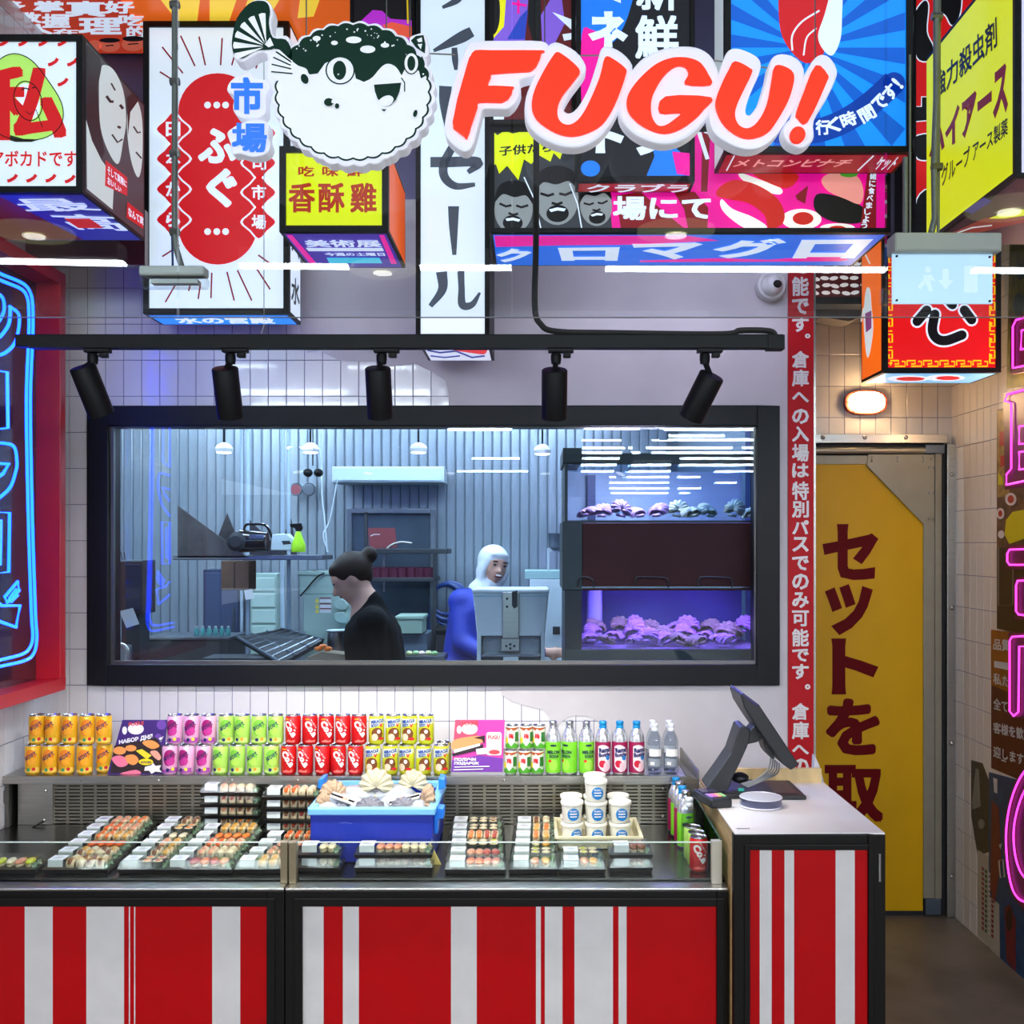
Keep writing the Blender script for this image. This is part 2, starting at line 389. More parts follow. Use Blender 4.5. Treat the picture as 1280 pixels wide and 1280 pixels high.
for x, y in rv: MB().ball(P(x, y, DOORK, -.045), .0055, .004, .0055, 8, 5).obj('rivet', STEEL, dr, smooth=True)
for x, y in ((1025, 548), (1077, 548), (1128, 548), (1185, 594), (1185, 759), (1185, 927), (1185, 1092)): MB().ball(P(x, y, DOORK, -.05), .011, .006, .011, 10, 5).obj('bolt', STEEL, dr, smooth=True)
MB().box(X(1153, DOORK), X(1172, DOORK), DOORY - .045, DOORY - .02, Z(1140, DOORK), Z(1120, DOORK)).obj('bottom_hinge', M('hinge_blue', (92, 104, 118), .4, .7), dr, bevel=.003)
MB().box(X(1152, DOORK), X(1176, DOORK), DOORY - .052, DOORY - .02, Z(568, DOORK), Z(557, DOORK)).obj('top_hinge', M('hinge_blue', (92, 104, 118), .4, .7), dr, bevel=.003)
for ch, q in (('セ', (1028, 655, 1098, 725)), ('ッ', (1031, 730, 1091, 794)), ('ト', (1039, 798, 1098, 868)), ('を', (1032, 873, 1100, 944)), ('取', (1030, 956, 1104, 1028))):
    dt = Print(('Y', DOORY - .03), .0012); dt.text(ch, q, .045); dt.obj('lettering', M('door_print', (100, 6, 10), .5, spec=.1), leaf)

# red vertical banner at the end of the window wall
bn = thing('banner', 'tall narrow red banner with a column of white Japanese characters', 'banner', (X(1000, MAINK), MAINY - .02, Z(985, MAINK)))
REDB = M('banner_red', (182, 14, 26), .5, noise=.05, spec=.2)
MB().box(X(984, MAINK), X(1015.5, MAINK), MAINY - .02, MAINY - .008, Z(1000, MAINK), Z(200, MAINK)).obj('board', REDB, bn)
MB().box(X(1015.5, MAINK), X(1018, MAINK), MAINY - .022, MAINY + .02, Z(1000, MAINK), Z(200, MAINK)).obj('edge_trim', STEEL, bn)
tx = Print(('Y', MAINY - .02), .0008); ys = []
seq = [('可', 322, 342), ('能', 346, 370), ('で', 373, 393), ('す', 396, 415), ('。', 417, 423), ('倉', 439, 460), ('庫', 462, 483), ('へ', 490, 503), ('の', 511, 530), ('入', 533, 552), ('場', 555, 577), ('は', 579, 597), ('特', 602, 625), ('別', 626, 647), ('パ', 650, 668), ('ス', 671, 690), ('で', 695, 713), ('の', 717, 737), ('み', 740, 760), ('可', 763, 783), ('能', 786, 808), ('で', 811, 827), ('す', 830, 849), ('。', 855, 862), ('倉', 879, 900), ('庫', 902, 924), ('へ', 931, 943), ('の', 948, 968)]
for ch, y0, y1 in seq:
    tx.text(ch, (1006, y0, 1013, y1) if ch == '。' else (990, y0, 1011, y1), .035)
tx.obj('lettering', M('banner_white', (226, 222, 220), .5), bn)

# dome camera, bulkhead lamps
dc = thing('dome_camera', 'white dome security camera on the grey plaster', 'camera', tuple(P(962, 359, MAINK)))
rx90 = Matrix.Rotation(math.pi / 2, 3, 'X')
MB().lathe([(.062, .0), (.062, .02), (.056, .035)], P(962, 359, MAINK, -.005), 28, rx90).obj('base_ring', WHITE, dc, smooth=True)
MB().ball(P(962, 359, MAINK, -.042), .045, .036, .045, 20, 12).obj('dome', WHITE, dc, smooth='all')
MB().ball(P(966, 360, MAINK, -.068), .022, .014, .017, 14, 8).obj('lens', BLACKM, dc, smooth='all')
def bulkhead(label, c, nrm, w, h):
    t = thing('bulkhead_lamp', label, 'lamp', tuple(c)); u = Vector((1, 0, 0)) if nrm == 'Y' else Vector((0, 1, 0)); n = Vector((0, -1, 0)) if nrm == 'Y' else Vector((-1, 0, 0))
    def oval(s, d): return [c + u * (w / 2 * s * math.copysign(abs(math.cos(a)) ** .75, math.cos(a))) + Vector((0, 0, h / 2 * s * math.copysign(abs(math.sin(a)) ** .75, math.sin(a)))) + n * d for a in [2 * math.pi * i / 32 for i in range(32)]]
    MB().prism(oval(1, .0), n * .03).obj('housing', M('lamp_red', (150, 52, 30), .4), t, bevel=.004)
    MB().prism(oval(.84, .03), n * .02).obj('diffuser', M('bulk_glow', (255, 214, 160), .4, emis=70.0), t, bevel=.008)
    g = MB()
    for s in (-.3, .3): g.tube([c + u * (w * s) + Vector((0, 0, z)) + n * d for z, d in ((-h * .42, .03), (-h * .3, .055), (h * .3, .055), (h * .42, .03))], .003, 6)
    g.tube([c + u * x + n * d for x, d in ((-w * .46, .03), (-w * .35, .056), (w * .35, .056), (w * .46, .03))], .003, 6)
    g.obj('wire_guard', M('guard', (190, 150, 110), .4, .5), t, smooth=True)
bulkhead('glowing oval caged wall lamp above the yellow door', P(1080, 504, DOORK, -.003), 'Y', .2, .115)
bulkhead('glowing caged lamp on the side wall among posters', hit(1287, 505, ('X', RX - .003)), 'X', .26, .13)
# wall notices and board at the door alcove ceiling
db = thing('dark_sign', 'small dark box sign with rows of pale rolls above the door', 'sign', tuple(P(1046, 380, 285)))
MB().box(X(1012, 285), X(1090, 285), Yk(285), Yk(285) + .12, Z(380, 285), Z(300, 285)).obj('body', BLACK, db)
pr = Print(('Y', Yk(285)), .0008); pr.poly([(1014, 305), (1088, 305), (1088, 371), (1014, 371)]); pr.obj('face', lit('darkred', (64, 18, 20), .8), db)
pr = Print(('Y', Yk(285)), .0016)
for r in range(7):
    for c in range(6):
        x, y = 1019 + c * 12.5 + random.uniform(-2, 2), 312 + r * 9 + random.uniform(-1, 1); pr.poly(ell(x, y, 5.6, 2.6, random.uniform(-15, 15), 10))
pr.obj('picture', lit('pale', (214, 208, 208), .8), db)
MB().prism([P(x, y, DOORK, -.15) for x, y in ((1015, 372), (1068, 372), (1062, 405), (1050, 410), (1015, 404))], (0, .14, 0)).obj('duct_end', M('duct', (150, 146, 142), .6, noise=.06), db)
# ================================================================== overhead light boxes
FRAME = M('sign_frame', (16, 14, 14), .45, spec=.2)
GLOW = 1.0
def box_sign(name, label, x0, y0, x1, y1, kf, kr, face, fr=6, glow=GLOW, top=True, cat='sign', sample=True):
    t = thing(name, label, cat, (X((x0 + x1) / 2, kf), (Yk(kf) + Yk(kr)) / 2, Z(y1, kf)))
    MB().box(X(x0, kf), X(x1, kf), Yk(kf), Yk(kr), Z(y1, kf), Z(y0, kf)).obj('body', FRAME, t)
    fw = fr / kf
    ring(MB(), X(x0, kf), X(x1, kf), Z(y1, kf), Z(y0, kf), X(x0, kf) + fw, X(x1, kf) - fw, Z(y1, kf) + fw, Z(y0, kf) - fw, Yk(kf) - .012, Yk(kf)).obj('frame', FRAME, t, bevel=.001)
    p = Print(('Y', Yk(kf)), .002); p.poly([(x0 + fr, y0 + fr), (x1 - fr, y0 + fr), (x1 - fr, y1 - fr), (x0 + fr, y1 - fr)])
    fo = p.obj('face', lit('%s_%d_%d_%d' % ((name,) + face), face, glow, sample), t)
    pf = ('Y', Yk(kf)); HOLD[(t.name, pf)] = fo; t_planes[t.name] = dict(F=pf, B=('Z', Z(y1, kf)), R=('X', X(x1, kf)), L=('X', X(x0, kf)))
    def underside(m, inset=4):
        a = inset / kf; zz = Z(y1, kf) - .0008
        uo = MB().add([(X(x0, kf) + a, Yk(kf) + a, zz), (X(x1, kf) - a, Yk(kf) + a, zz), (X(x1, kf) - a, Yk(kr) - a, zz), (X(x0, kf) + a, Yk(kr) - a, zz)], [(0, 1, 2, 3)]).obj('underside', m, t); HOLD[(t.name, ('Z', Z(y1, kf)))] = uo
    def side(sgn, m, inset=4):
        a = inset / kf; xx = (X(x1, kf) + .0008) if sgn > 0 else (X(x0, kf) - .0008)
        so = MB().add([(xx, Yk(kf) + a, Z(y1, kf) + a), (xx, Yk(kr) - a, Z(y1, kf) + a), (xx, Yk(kr) - a, Z(y0, kf) - a), (xx, Yk(kf) + a, Z(y0, kf) - a)], [(0, 1, 2, 3)]).obj('side_panel', m, t); HOLD[(t.name, ('X', X(x1 if sgn > 0 else x0, kf)))] = so
    return t, pf, underside, side
t_planes = {}; HOLD = {}
LWHITE = lit('white', (212, 222, 240), 1.0); LRED = lit('red', (190, 22, 30), 1.0); LBLK = lit('black', (14, 12, 16), .6)
LBLUE = lit('blue', (20, 110, 222), 1.0); LMAG = lit('magenta', (226, 8, 146), 1.0); LYEL = lit('yellow', (206, 216, 10), 1.0)
LDRED = lit('deepred', (120, 14, 22), .9); LNAVY = lit('navy', (26, 24, 112), .9); LGREY = lit('grey', (130, 134, 138), .9)
LOR = lit('orange', (226, 96, 12), 1.0); LSLATE = lit('slate', (66, 72, 86), .9); LPALE = lit('palegrey', (192, 198, 200), .95)
LDG = lit('darkgrey', (52, 54, 60), .8)
def show(pl, items, parent, lift0=.003, step=.0006):    # items: (part name, material, [drawing commands]) layered
    parent = HOLD.get((parent.name, pl), parent)
    for i, (nm, mt, cmds) in enumerate(items):
        few = len(cmds) <= 14; p = Print(pl, lift0 + step * i)
        for c in cmds:
            if c[0] == 'p': p.poly(c[1])
            elif c[0] == 's': p.stroke(c[1], c[2], *(c[3:]))
            else: p.text(*c[1:])
            if few: p.obj(nm, mt, parent); p = Print(pl, lift0 + step * i)
        if not few: p.obj(nm, mt, parent)

# --- avocado box
t, pf, under, side = box_sign('avocado_sign', 'white box sign with a green avocado and big red character', -62, 45, 105, 242, 410, 355, (206, 216, 226), 8)
arcs = []
for x, y in ((-18, 52), (6, 53), (30, 53), (55, 53), (79, 53), (67, 78), (91, 78), (79, 103), (-20, 222), (16, 223), (40, 223), (64, 223), (88, 224)):
    arcs.append(('s', [(x - 6, y + 4), (x - 2, y + 3), (x + 3, y), (x + 6, y - 4)], 4.2))
show(pf, [('picture', lit('avogreen', (160, 206, 96), 1.0), [('p', smooth_closed([(18, 68), (40, 76), (60, 100), (78, 130), (78, 155), (60, 172), (30, 176), (0, 168), (-20, 140), (-16, 105), (-2, 78)]))]),
          ('picture_skin', lit('avoskin', (44, 44, 30), .8), [('p', [(-20, 140), (-10, 158), (8, 168), (30, 174), (50, 175), (40, 178), (20, 178), (0, 172), (-18, 158)])]),
          ('picture_pit', LWHITE, [('p', ell(36, 127, 14, 23, -15))]),
          ('lettering', lit('avored', (186, 24, 28), 1.0), [('t', '私', (-24, 84, 84, 176), .04), ('t', 'アボカドです', (-10, 189, 97, 209), .02)] + arcs),
          ('picture_lines', LBLK, [('s', ell(36, 127, 17, 25, -15), 1.2, True), ('s', smooth_closed([(18, 68), (40, 76), (60, 100), (78, 130), (78, 155), (60, 172), (30, 176), (0, 168), (-20, 140), (-16, 105), (-2, 78)]), 1.2, True), ('s', [(28, 113), (33, 111), (38, 113)], 1.6), ('s', [(41, 111), (45, 110)], 1.6), ('s', [(33, 140), (38, 144), (46, 138), (54, 160)], 1.0)])], t)
side(1, lit('kidphoto', (58, 56, 62), .85))
sp = ('X', X(105, 410))
show(sp, [('picture_face', LPALE, [('p', smooth_closed([(125, 84), (140, 86), (153, 112), (157, 150), (153, 178), (147, 205), (135, 190), (125, 160), (123, 120)])), ('p', smooth_closed([(161, 125), (170, 124), (177, 150), (177, 200), (172, 222), (163, 200), (158, 160)])), ('p', [(107, 150), (114, 175), (126, 200), (142, 222), (140, 262), (108, 236)])]),
          ('picture_hair', LBLK, [('s', [(132, 120), (137, 127), (141, 127)], 3.5), ('s', [(149, 131), (153, 136)], 3.5), ('s', [(138, 104), (143, 113)], 2), ('s', [(139, 168), (146, 178), (152, 174)], 2.2), ('s', [(146, 158), (150, 160)], 3), ('s', [(166, 158), (171, 166), (175, 165)], 2), ('s', [(169, 190), (176, 198)], 2), ('p', [(108, 56), (124, 72), (126, 84), (121, 110), (124, 160), (130, 190), (126, 200), (114, 176), (107, 150)]), ('p', [(158, 122), (166, 116), (172, 126), (162, 140), (159, 170)])]),
          ('caption', LRED, [('p', [(131, 200), (158, 222), (158, 245), (130, 232)]), ('p', [(158, 252), (178, 268), (178, 286), (157, 272)])]),
          ('lettering', LWHITE, [('t', 'そして実際に', [(133, 206), (157, 226), (157, 235), (133, 218)], .02), ('t', 'おいしい', [(133, 220), (150, 234), (150, 241), (133, 230)], .02), ('t', 'なんて実', [(159, 258), (178, 272), (178, 282), (159, 270)], .03)])], t, .002)
under(lit('bluebottom', (34, 34, 132), .9))
bp_ = ('Z', Z(242, 410))
show(bp_, [('red_field', lit('winebottom', (88, 14, 26), .8), [('p', [(-55, 246), (2, 246), (104, 299), (-20, 299)])]),
           ('lettering', LWHITE, [('t', '最', [(12, 248), (90, 247), (130, 262), (35, 264)], .02), ('t', '高', [(58, 266), (138, 268), (164, 288), (96, 286)], .02)]),
           ('lettering', LRED, [('p', [(80, 272), (112, 272), (130, 284), (98, 284)])])], t, .002)
# --- wine red fascia above the neon
MB().box(X(-40, 335), X(181, 335), Yk(335), Yk(335) + .05, Z(331, 335), Z(262, 335)).obj('red_fascia', M('fascia_wine', (92, 20, 30), .3, noise=.1, coat=.3))
tag(bpy.data.objects['red_fascia'], 'dark wine red fascia board above the blue neon sign', 'fascia')
# --- orange canopy panel with white characters, seen from below
zc = 3.73; cp = thing('canopy_sign', 'orange sunburst panel seen from below with rows of white characters', 'sign', (-1.3, 4.1, zc))
MB().box(LX + .01, X(442, 345), Yk(345), Yk(309.5), zc, zc + .08).obj('body', FRAME, cp)
MB().add([(LX + .015, Yk(345), zc - .001), (X(440, 345), Yk(345), zc - .001), (X(440, 345), Yk(310), zc - .001), (LX + .015, Yk(310), zc - .001)], [(0, 1, 2, 3)]).obj('underside', lit('burst', (216, 92, 26), .95), cp)
rays = []
for i in range(9):
    a = math.radians(200 + i * 18); b = math.radians(207 + i * 18); rays.append(('p', [(262, 66), (262 + 150 * math.cos(a), 66 + 150 * math.sin(a) * .6), (262 + 150 * math.cos(b), 66 + 150 * math.sin(b) * .6)]))
show(('Z', zc), [('rays', lit('rayyellow', (236, 196, 60), 1.0), [('p', [(200, -2), (250, -2), (246, 30), (225, 30)]), ('p', [(262, -2), (296, -2), (285, 30), (262, 30)]), ('p', [(310, -2), (350, -2), (330, 30), (300, 30)]), ('p', [(375, -2), (400, -2), (392, 20), (372, 22)])]),
                 ('red_field', lit('redfield', (178, 52, 30), .95), [('p', [(-30, -2), (150, -2), (178, 40), (178, 66), (20, 66), (-60, 30)])]),
                 ('lettering', LWHITE, [('t', a, b, .045) for a, b in (('多', (2, 0, 32, 12)), ('数', (18, 14, 52, 28)), ('人', (30, 29, 66, 42)), ('掌', (42, 0, 80, 14)), ('握', (52, 16, 88, 34)), ('在', (66, 35, 98, 44)), ('真', (82, 0, 132, 20)), ('理', (98, 21, 152, 42)), ('好', (130, 0, 168, 16)), ('吃', (148, 17, 180, 31)), ('的', (158, 32, 182, 46)))]),
                 ('picture', lit('facered', (196, 90, 70), .9), [('p', ell(137, 56, 13, 8)), ('p', ell(166, 54, 14, 9)), ('p', ell(118, 56, 9, 7))]),
                 ('picture_hair', LBLK, [('p', ell(137, 49, 13, 3)), ('p', ell(167, 47, 14, 3.5)), ('s', [(132, 56), (142, 55)], 1.5), ('s', [(160, 54), (173, 53)], 1.5)])], cp, .002)
# --- fugu market sign
t, pf, under, side = box_sign('fugu_market_sign', 'tall white box sign with a red capsule and red diamonds', 180, 28, 362, 393, 331, 316, (208, 218, 232), 7)
ln = []
for x0, y0, x1, y1 in ((226, 45, 244, 83), (249, 46, 257, 82), (278, 48, 276, 82), (203, 59, 229, 92), (200, 90, 225, 106), (300, 46, 290, 82), (203, 321, 225, 307), (207, 378, 226, 345), (248, 374, 251, 354), (264, 373, 265, 341), (284, 340, 293, 376), (297, 338, 315, 376), (317, 330, 338, 362), (323, 319, 341, 332), (236, 364, 240, 350), (330, 60, 320, 86)):
    ln.append(('s', [(x0, y0), (x1, y1)], 2.0))
dia = lambda cx, cy, r: smooth_closed([(cx, cy - r), (cx + r * .5, cy - r * .5), (cx + r, cy), (cx + r * .5, cy + r * .5), (cx, cy + r), (cx - r * .5, cy + r * .5), (cx - r, cy), (cx - r * .5, cy - r * .5)], 3)
L_ = [(217, 162), (217, 199), (217, 237), (217, 275)]; R_ = [(324, 167), (324, 204), (324, 241), (324, 278)]
show(pf, [('ray_marks', LDRED, ln),
          ('capsule', LRED, [('p', rrect(223, 92, 322, 331, 49, 10))]),
          ('diamond_rim', LWHITE, [('p', dia(x, y, 23.5)) for x, y in L_ + R_]),
          ('diamond', LRED, [('p', dia(x, y, 20.5)) for x, y in L_ + R_]),
          ('lettering', LWHITE, [('t', c, (x - 9, y - 9, x + 9, y + 9), .03) for c, (x, y) in zip('日本から寿司市場', L_ + R_)] + [('t', 'ふ', (248, 161, 296, 205), .05), ('t', 'ぐ', (258, 211, 297, 260), .05)] + [('p', ell(x, y, 4.2)) for y in (132, 290) for x in (260, 271.5, 282.5)])], t)
side(1, LWHITE)
show(('X', X(362, 331)), [('lettering', LBLK, [('t', '水', [(363.5, 345), (374, 350), (374, 385), (363.5, 378)], .03), ('t', 'へ', [(363.5, 300), (374, 305), (374, 325), (363.5, 318)], .03)])], t, .002)
under(lit('bluestrip', (24, 122, 226), 1.1))
show(('Z', Z(393, 331)), [('lettering', LWHITE, [('t', '水の宮殿', [(215, 396), (340, 396), (345, 404), (225, 404)], .04)])], t, .002)
# --- yellow chicken sign
t, pf, under, side = box_sign('crispy_chicken_sign', 'yellow green box sign with three bold brown Chinese characters', 350, 184, 486, 291, 390, 346, (198, 208, 8), 8)
LBR = lit('brownred', (158, 44, 22), .9)
show(pf, [('lettering', LBR, [('t', c, (x, 208, x + 20, 221), .03) for c, x in zip('吃味鮮', (373, 403, 434))] + [('t', c, (x, 229, x + 33, 266), .03) for c, x in zip('香酥雞', (361, 398, 438))])], t)
for hx_ in (366, 472): MB().tube([(X(hx_, 390), Yk(368), Z(186, 390)), (X(hx_, 390), Yk(368), CEIL)], .0025, 6).obj('hanger_rod', STEEL, t)
side(1, lit('orangeside', (220, 84, 16), .95)); under(lit('violetbottom', (62, 34, 150), .9))
show(('Z', Z(291, 390)), [('pink_edge', LMAG, [('p', [(358, 293), (365, 293), (396, 329), (388, 329)]), ('p', [(474, 293), (480, 293), (496, 329), (489, 329)])]),
                          ('lettering', LWHITE, [('t', '美術展', [(378, 299), (474, 299), (478, 308), (384, 308)], .03), ('p', [(382, 309), (478, 309), (480, 313), (386, 313)]), ('t', '今週の土曜日', [(404, 315), (480, 315), (482, 319), (408, 319)], .03)]),
                          ('banner_print', lit('aqua', (60, 190, 220), .9), [('p', [(408, 321), (474, 321), (478, 328), (412, 328)])])], t, .002)
# --- tall white sign
t, pf, under, side = box_sign('tall_white_sign', 'tall white box sign with dark brush style katakana', 520, -40, 612, 424, 352, 315, (212, 224, 240), 6)
def brush(pts, ws): # stroke with changing width
    a = [np.array(p, float) for p in smooth_open([(p[0], p[1], w) for p, w in zip(pts, ws)], 6)]; L = []; R = []
    for i in range(len(a)):
        d = (a[min(i + 1, len(a) - 1)] - a[max(i - 1, 0)])[:2]; d /= np.linalg.norm(d) + 1e-9; n = np.array((-d[1], d[0])) * a[i][2] / 2
        L.append(tuple(a[i][:2] + n)); R.append(tuple(a[i][:2] - n))
    return ('p', L + R[::-1])
show(pf, [('lettering', LSLATE, [brush([(578, -14), (572, 0), (553, 10)], [10, 9, 4]), brush([(590, 40), (575, 48), (542, 64)], [13, 14, 4]), brush([(568, 60), (569, 75), (570, 88)], [7, 8, 4]),
    brush([(557, 108), (556, 130), (560, 160)], [16, 13, 8]), brush([(590, 104), (592, 130), (586, 160), (560, 166)], [10, 9, 8, 6]), brush([(566, 183), (555, 205), (556, 222), (570, 233), (594, 231)], [10, 11, 11, 9, 5]), brush([(538, 203), (560, 203), (598, 203), (585, 216)], [13, 13, 12, 6]),
    brush([(567, 258), (567, 285), (568, 319)], [14, 11, 5]), brush([(552, 340), (553, 362), (538, 383)], [14, 11, 6]), brush([(576, 338), (577, 360), (578, 381), (590, 381), (600, 366)], [9, 8, 10, 8, 3])])], t)
under(lit('wavebottom', (206, 214, 236), .9))
show(('Z', Z(424, 352)), [('waves', lit('wavered', (214, 40, 46), .9), [('p', smooth_closed([(545, 432), (580, 431), (606, 432), (606, 442), (585, 440), (560, 436)]))]), ('waves', lit('waveblue', (40, 52, 130), .9), [('s', [(534, 437), (550, 440), (570, 438), (590, 446), (606, 444)], 2.2), ('s', [(538, 444), (556, 446), (575, 444)], 1.8)])], t, .002)
# --- dark sign with magenta
t, pf, under, side = box_sign('dark_magenta_sign', 'black box sign with a speckled magenta and orange patch behind the fish', 438, -40, 519, 58, 345, 318, (22, 16, 20), 4, .7)
show(pf, [('picture', lit('purplepatch', (176, 40, 190), .9), [('p', [(452, 26), (466, 13), (478, 14), (488, 24), (516, 26), (516, 52), (480, 50), (455, 34)])]), ('picture', lit('orangepatch', (226, 84, 60), .9), [('p', [(478, 32), (490, 28), (515, 34), (515, 48), (490, 46)])]), ('picture', lit('yellowpatch', (214, 180, 30), .9), [('p', [(388, -5), (400, -5), (412, 25), (402, 25)])] if 0 else [('s', [(509, -20), (510, 30)], 2)])], t)
# --- comic photo sign
t, pf, under, side = box_sign('comic_photo_sign', 'dark box sign with purple, yellow and maroon comic artwork', 612, -40, 719, 156, 388, 350, (86, 16, 20), 5, .85)
show(pf, [('picture', lit('cyel', (222, 214, 16), 1), [('p', smooth_closed([(618, -10), (632, -10), (634, 20), (624, 46), (616, 46)]))]), ('picture', LBLK, [('p', smooth_closed([(614, -10), (624, 0), (624, 30), (616, 42)])), ('p', [(662, -30), (676, -30), (676, 50), (668, 60), (660, 30)])]),
          ('picture', lit('cpurple', (120, 84, 196), 1), [('p', [(634, -20), (662, -20), (656, 52), (614, 52), (630, 34)]), ('p', [(676, 20), (700, -20), (706, 30), (690, 62), (678, 60)])]), ('picture', lit('cblue', (34, 60, 170), 1), [('p', [(650, 22), (660, 12), (656, 50), (634, 50)])]), ('picture', LMAG, [('s', [(640, 5), (658, 8)], 3), ('s', [(648, -8), (648, 18)], 3)]), ('picture', LWHITE, [('p', [(690, 16), (716, 26), (716, 40)]), ('p', [(703, 44), (716, 42), (716, 50), (705, 52)]), ('p', [(616, 145), (630, 144), (630, 154), (616, 154)])])], t)
# --- big sushi sign
t, pf, under, side = box_sign('sushi_sign', 'wide magenta box sign with laughing faces and sushi pictures', 612, 160, 1112, 292, 385, 345, (216, 8, 138), 6)
def face(cx, cy, s, tilt=0):
    def T(pts): c, q = math.cos(tilt), math.sin(tilt); return [(cx + s * (x * c - y * q), cy + s * (x * q + y * c)) for x, y in pts]
    return (('p', T(ell(0, 0, 1, 1.25))), [('p', T(smooth_closed([(-1.02, -.3), (-.8, -1.2), (0, -1.5), (.8, -1.2), (1.02, -.3), (.6, -.75), (0, -.62), (-.6, -.75)])))] + [('s', T([(-.75, -.25), (-.4, -.12), (-.12, -.2)]), s * .12), ('s', T([(.12, -.2), (.4, -.12), (.75, -.25)]), s * .12), ('s', T([(-.25, .22), (0, .3), (.25, .22)]), s * .12), ('p', T(ell(0, .72, .52, .4)))], ('p', T([(-.4, .52), (0, .44), (.4, .52), (.3, .64), (0, .58), (-.3, .64)])))
fs = [face(642, 262, 24, .06), face(696, 248, 27, -.05), face(745, 258, 20, -.1)]
show(pf, [('dark_field', LDG, [('p', [(618, 160), (722, 160), (760, 230), (765, 286), (618, 286)])]),
          ('waves', LDRED, [('p', [(770, 245), (800, 240), (860, 290), (830, 286), (776, 286)]), ('p', [(842, 240), (868, 240), (885, 260), (884, 286), (860, 286), (855, 262)]), ('p', [(878, 160), (888, 160), (884, 240), (876, 240)]), ('p', [(994, 245), (1010, 232), (1006, 255), (996, 250)])]),
          ('picture_face', LGREY, [f[0] for f in fs]),
          ('picture_hair', LBLK, [c for f in fs for c in f[1]]),
          ('picture_teeth', LWHITE, [f[2] for f in fs] + [('s', [(655, 222), (668, 250), (676, 286)], 1.6), ('s', [(712, 230), (722, 256), (727, 286)], 1.6)]),
          ('burst', LYEL, [('p', [(617, 166), (622, 170), (632, 163), (640, 168), (662, 163), (690, 172), (718, 170), (716, 190), (704, 188), (700, 200), (692, 192), (688, 203), (674, 195), (664, 206), (655, 200), (648, 226), (634, 208), (624, 218), (620, 206), (616, 208)])]),
          ('lettering', LBLK, [('t', '子供たち', [(624, 184), (690, 178), (690, 191), (624, 196)], .03)]),
          ('lettering', LWHITE, [('t', '場にて', (766, 246, 888, 276), .04), ('s', [(873, 165), (884, 200)], 5), ('s', [(880, 165), (888, 168)], 4)]),
          ('picture_rice', lit('rice', (232, 228, 222), 1), [('p', smooth_closed([(902, 250), (915, 262), (940, 272), (958, 284), (950, 290), (930, 286), (908, 270), (900, 258)])), ('p', smooth_closed([(923, 217), (945, 224), (975, 236), (974, 244), (955, 240), (930, 228)])), ('p', ell(1001, 275, 25, 13)), ('p', ell(1046, 286, 22, 6))]),
          ('picture_fish', lit('fishred', (186, 32, 22), 1), [('p', smooth_closed([(895, 245), (900, 234), (918, 226), (945, 232), (970, 248), (980, 268), (976, 282), (960, 286), (955, 270), (935, 255), (910, 250)])), ('p', smooth_closed([(940, 217), (985, 217), (998, 222), (985, 236), (965, 232)])), ('p', ell(1003, 274, 13, 8)), ('p', ell(1046, 287, 11, 4))]),
          ('picture_nori', LBLK, [('p', smooth_closed([(1020, 244), (1045, 246), (1075, 258), (1082, 270), (1072, 280), (1040, 278), (1018, 264)]))]),
          ('picture_roe', lit('roe', (222, 140, 132), 1), [('p', smooth_closed([(1026, 226), (1040, 217), (1068, 220), (1078, 238), (1074, 256), (1056, 250), (1034, 240)]))]),
          ('picture_leaf', lit('leafg', (70, 140, 40), 1), [('p', ell(1060, 219, 11, 4))]),
          ('caption', LDRED, [('p', [(1083, 217), (1094, 217), (1094, 286), (1074, 286)])]),
          ('lettering', LWHITE, [('t', c, (x - 4, y, x + 4, y + 8), .03) for c, x, y in zip('緒に食べましょう', (1090, 1089, 1088, 1086, 1085, 1083, 1081, 1079), (218, 227, 236, 245, 254, 262, 271, 279))])], t)
under(lit('bluebot2', (20, 100, 214), 1.0))
show(('Z', Z(292, 385)), [('field', LMAG, [('p', [(618, 294), (860, 294), (900, 300), (800, 305), (700, 306), (620, 308)]), ('p', [(800, 325), (900, 322), (960, 324), (1040, 318), (1062, 324), (1050, 326), (800, 327)])]),
                          ('lettering', LWHITE, [('t', c, q, .05) for c, q in (('ク', [(618, 309), (668, 311), (655, 327), (622, 327)]), ('ロ', [(697, 309), (775, 308), (772, 325), (702, 325)]), ('マ', [(790, 304), (880, 302), (870, 323), (800, 324)]), ('グ', [(892, 299), (985, 297), (975, 322), (890, 322)]), ('ロ', [(1002, 299), (1092, 298), (1068, 322), (990, 322)]))])], t, .002)
# --- fresh seafood sign
t, pf, under, side = box_sign('fresh_food_sign', 'black and blue box sign with big white characters above the sushi sign', 720, -40, 868, 228, 398, 387, (18, 18, 24), 6, .8)
show(pf, [('field', LBLUE, [('p', smooth_closed([(727, -30), (790, -30), (788, 10), (770, 50), (745, 60), (727, 55)])), ('p', [(815, 180), (835, 178), (850, 190), (862, 220), (808, 220), (818, 196)]), ('p', ell(738, 211, 12, 10))]), ('field', LMAG, [('p', smooth_closed([(727, 45), (740, 38), (752, 46), (760, 60), (740, 130), (728, 150)])), ('p', [(840, 190), (862, 192), (862, 220), (846, 218)])]),
          ('lettering', LWHITE, [('t', 'ピ', (738, -40, 782, 6), .06), ('t', 'ネ', (735, 15, 785, 60), .06), ('t', 'ト', (744, 150, 780, 192), .06), ('t', 'ン', (795, 150, 838, 195), .06), ('t', '新', (795, -38, 848, 14), .03), ('t', '鮮', (794, 20, 848, 74), .03)])], t)
under(lit('redbot', (150, 16, 24), .9))
show(('Z', Z(228, 398)), [('lettering', LWHITE, [('t', 'クラブラ', [(735, 229.5), (862, 229.5), (860, 240), (732, 240)], .03)])], t, .0015)
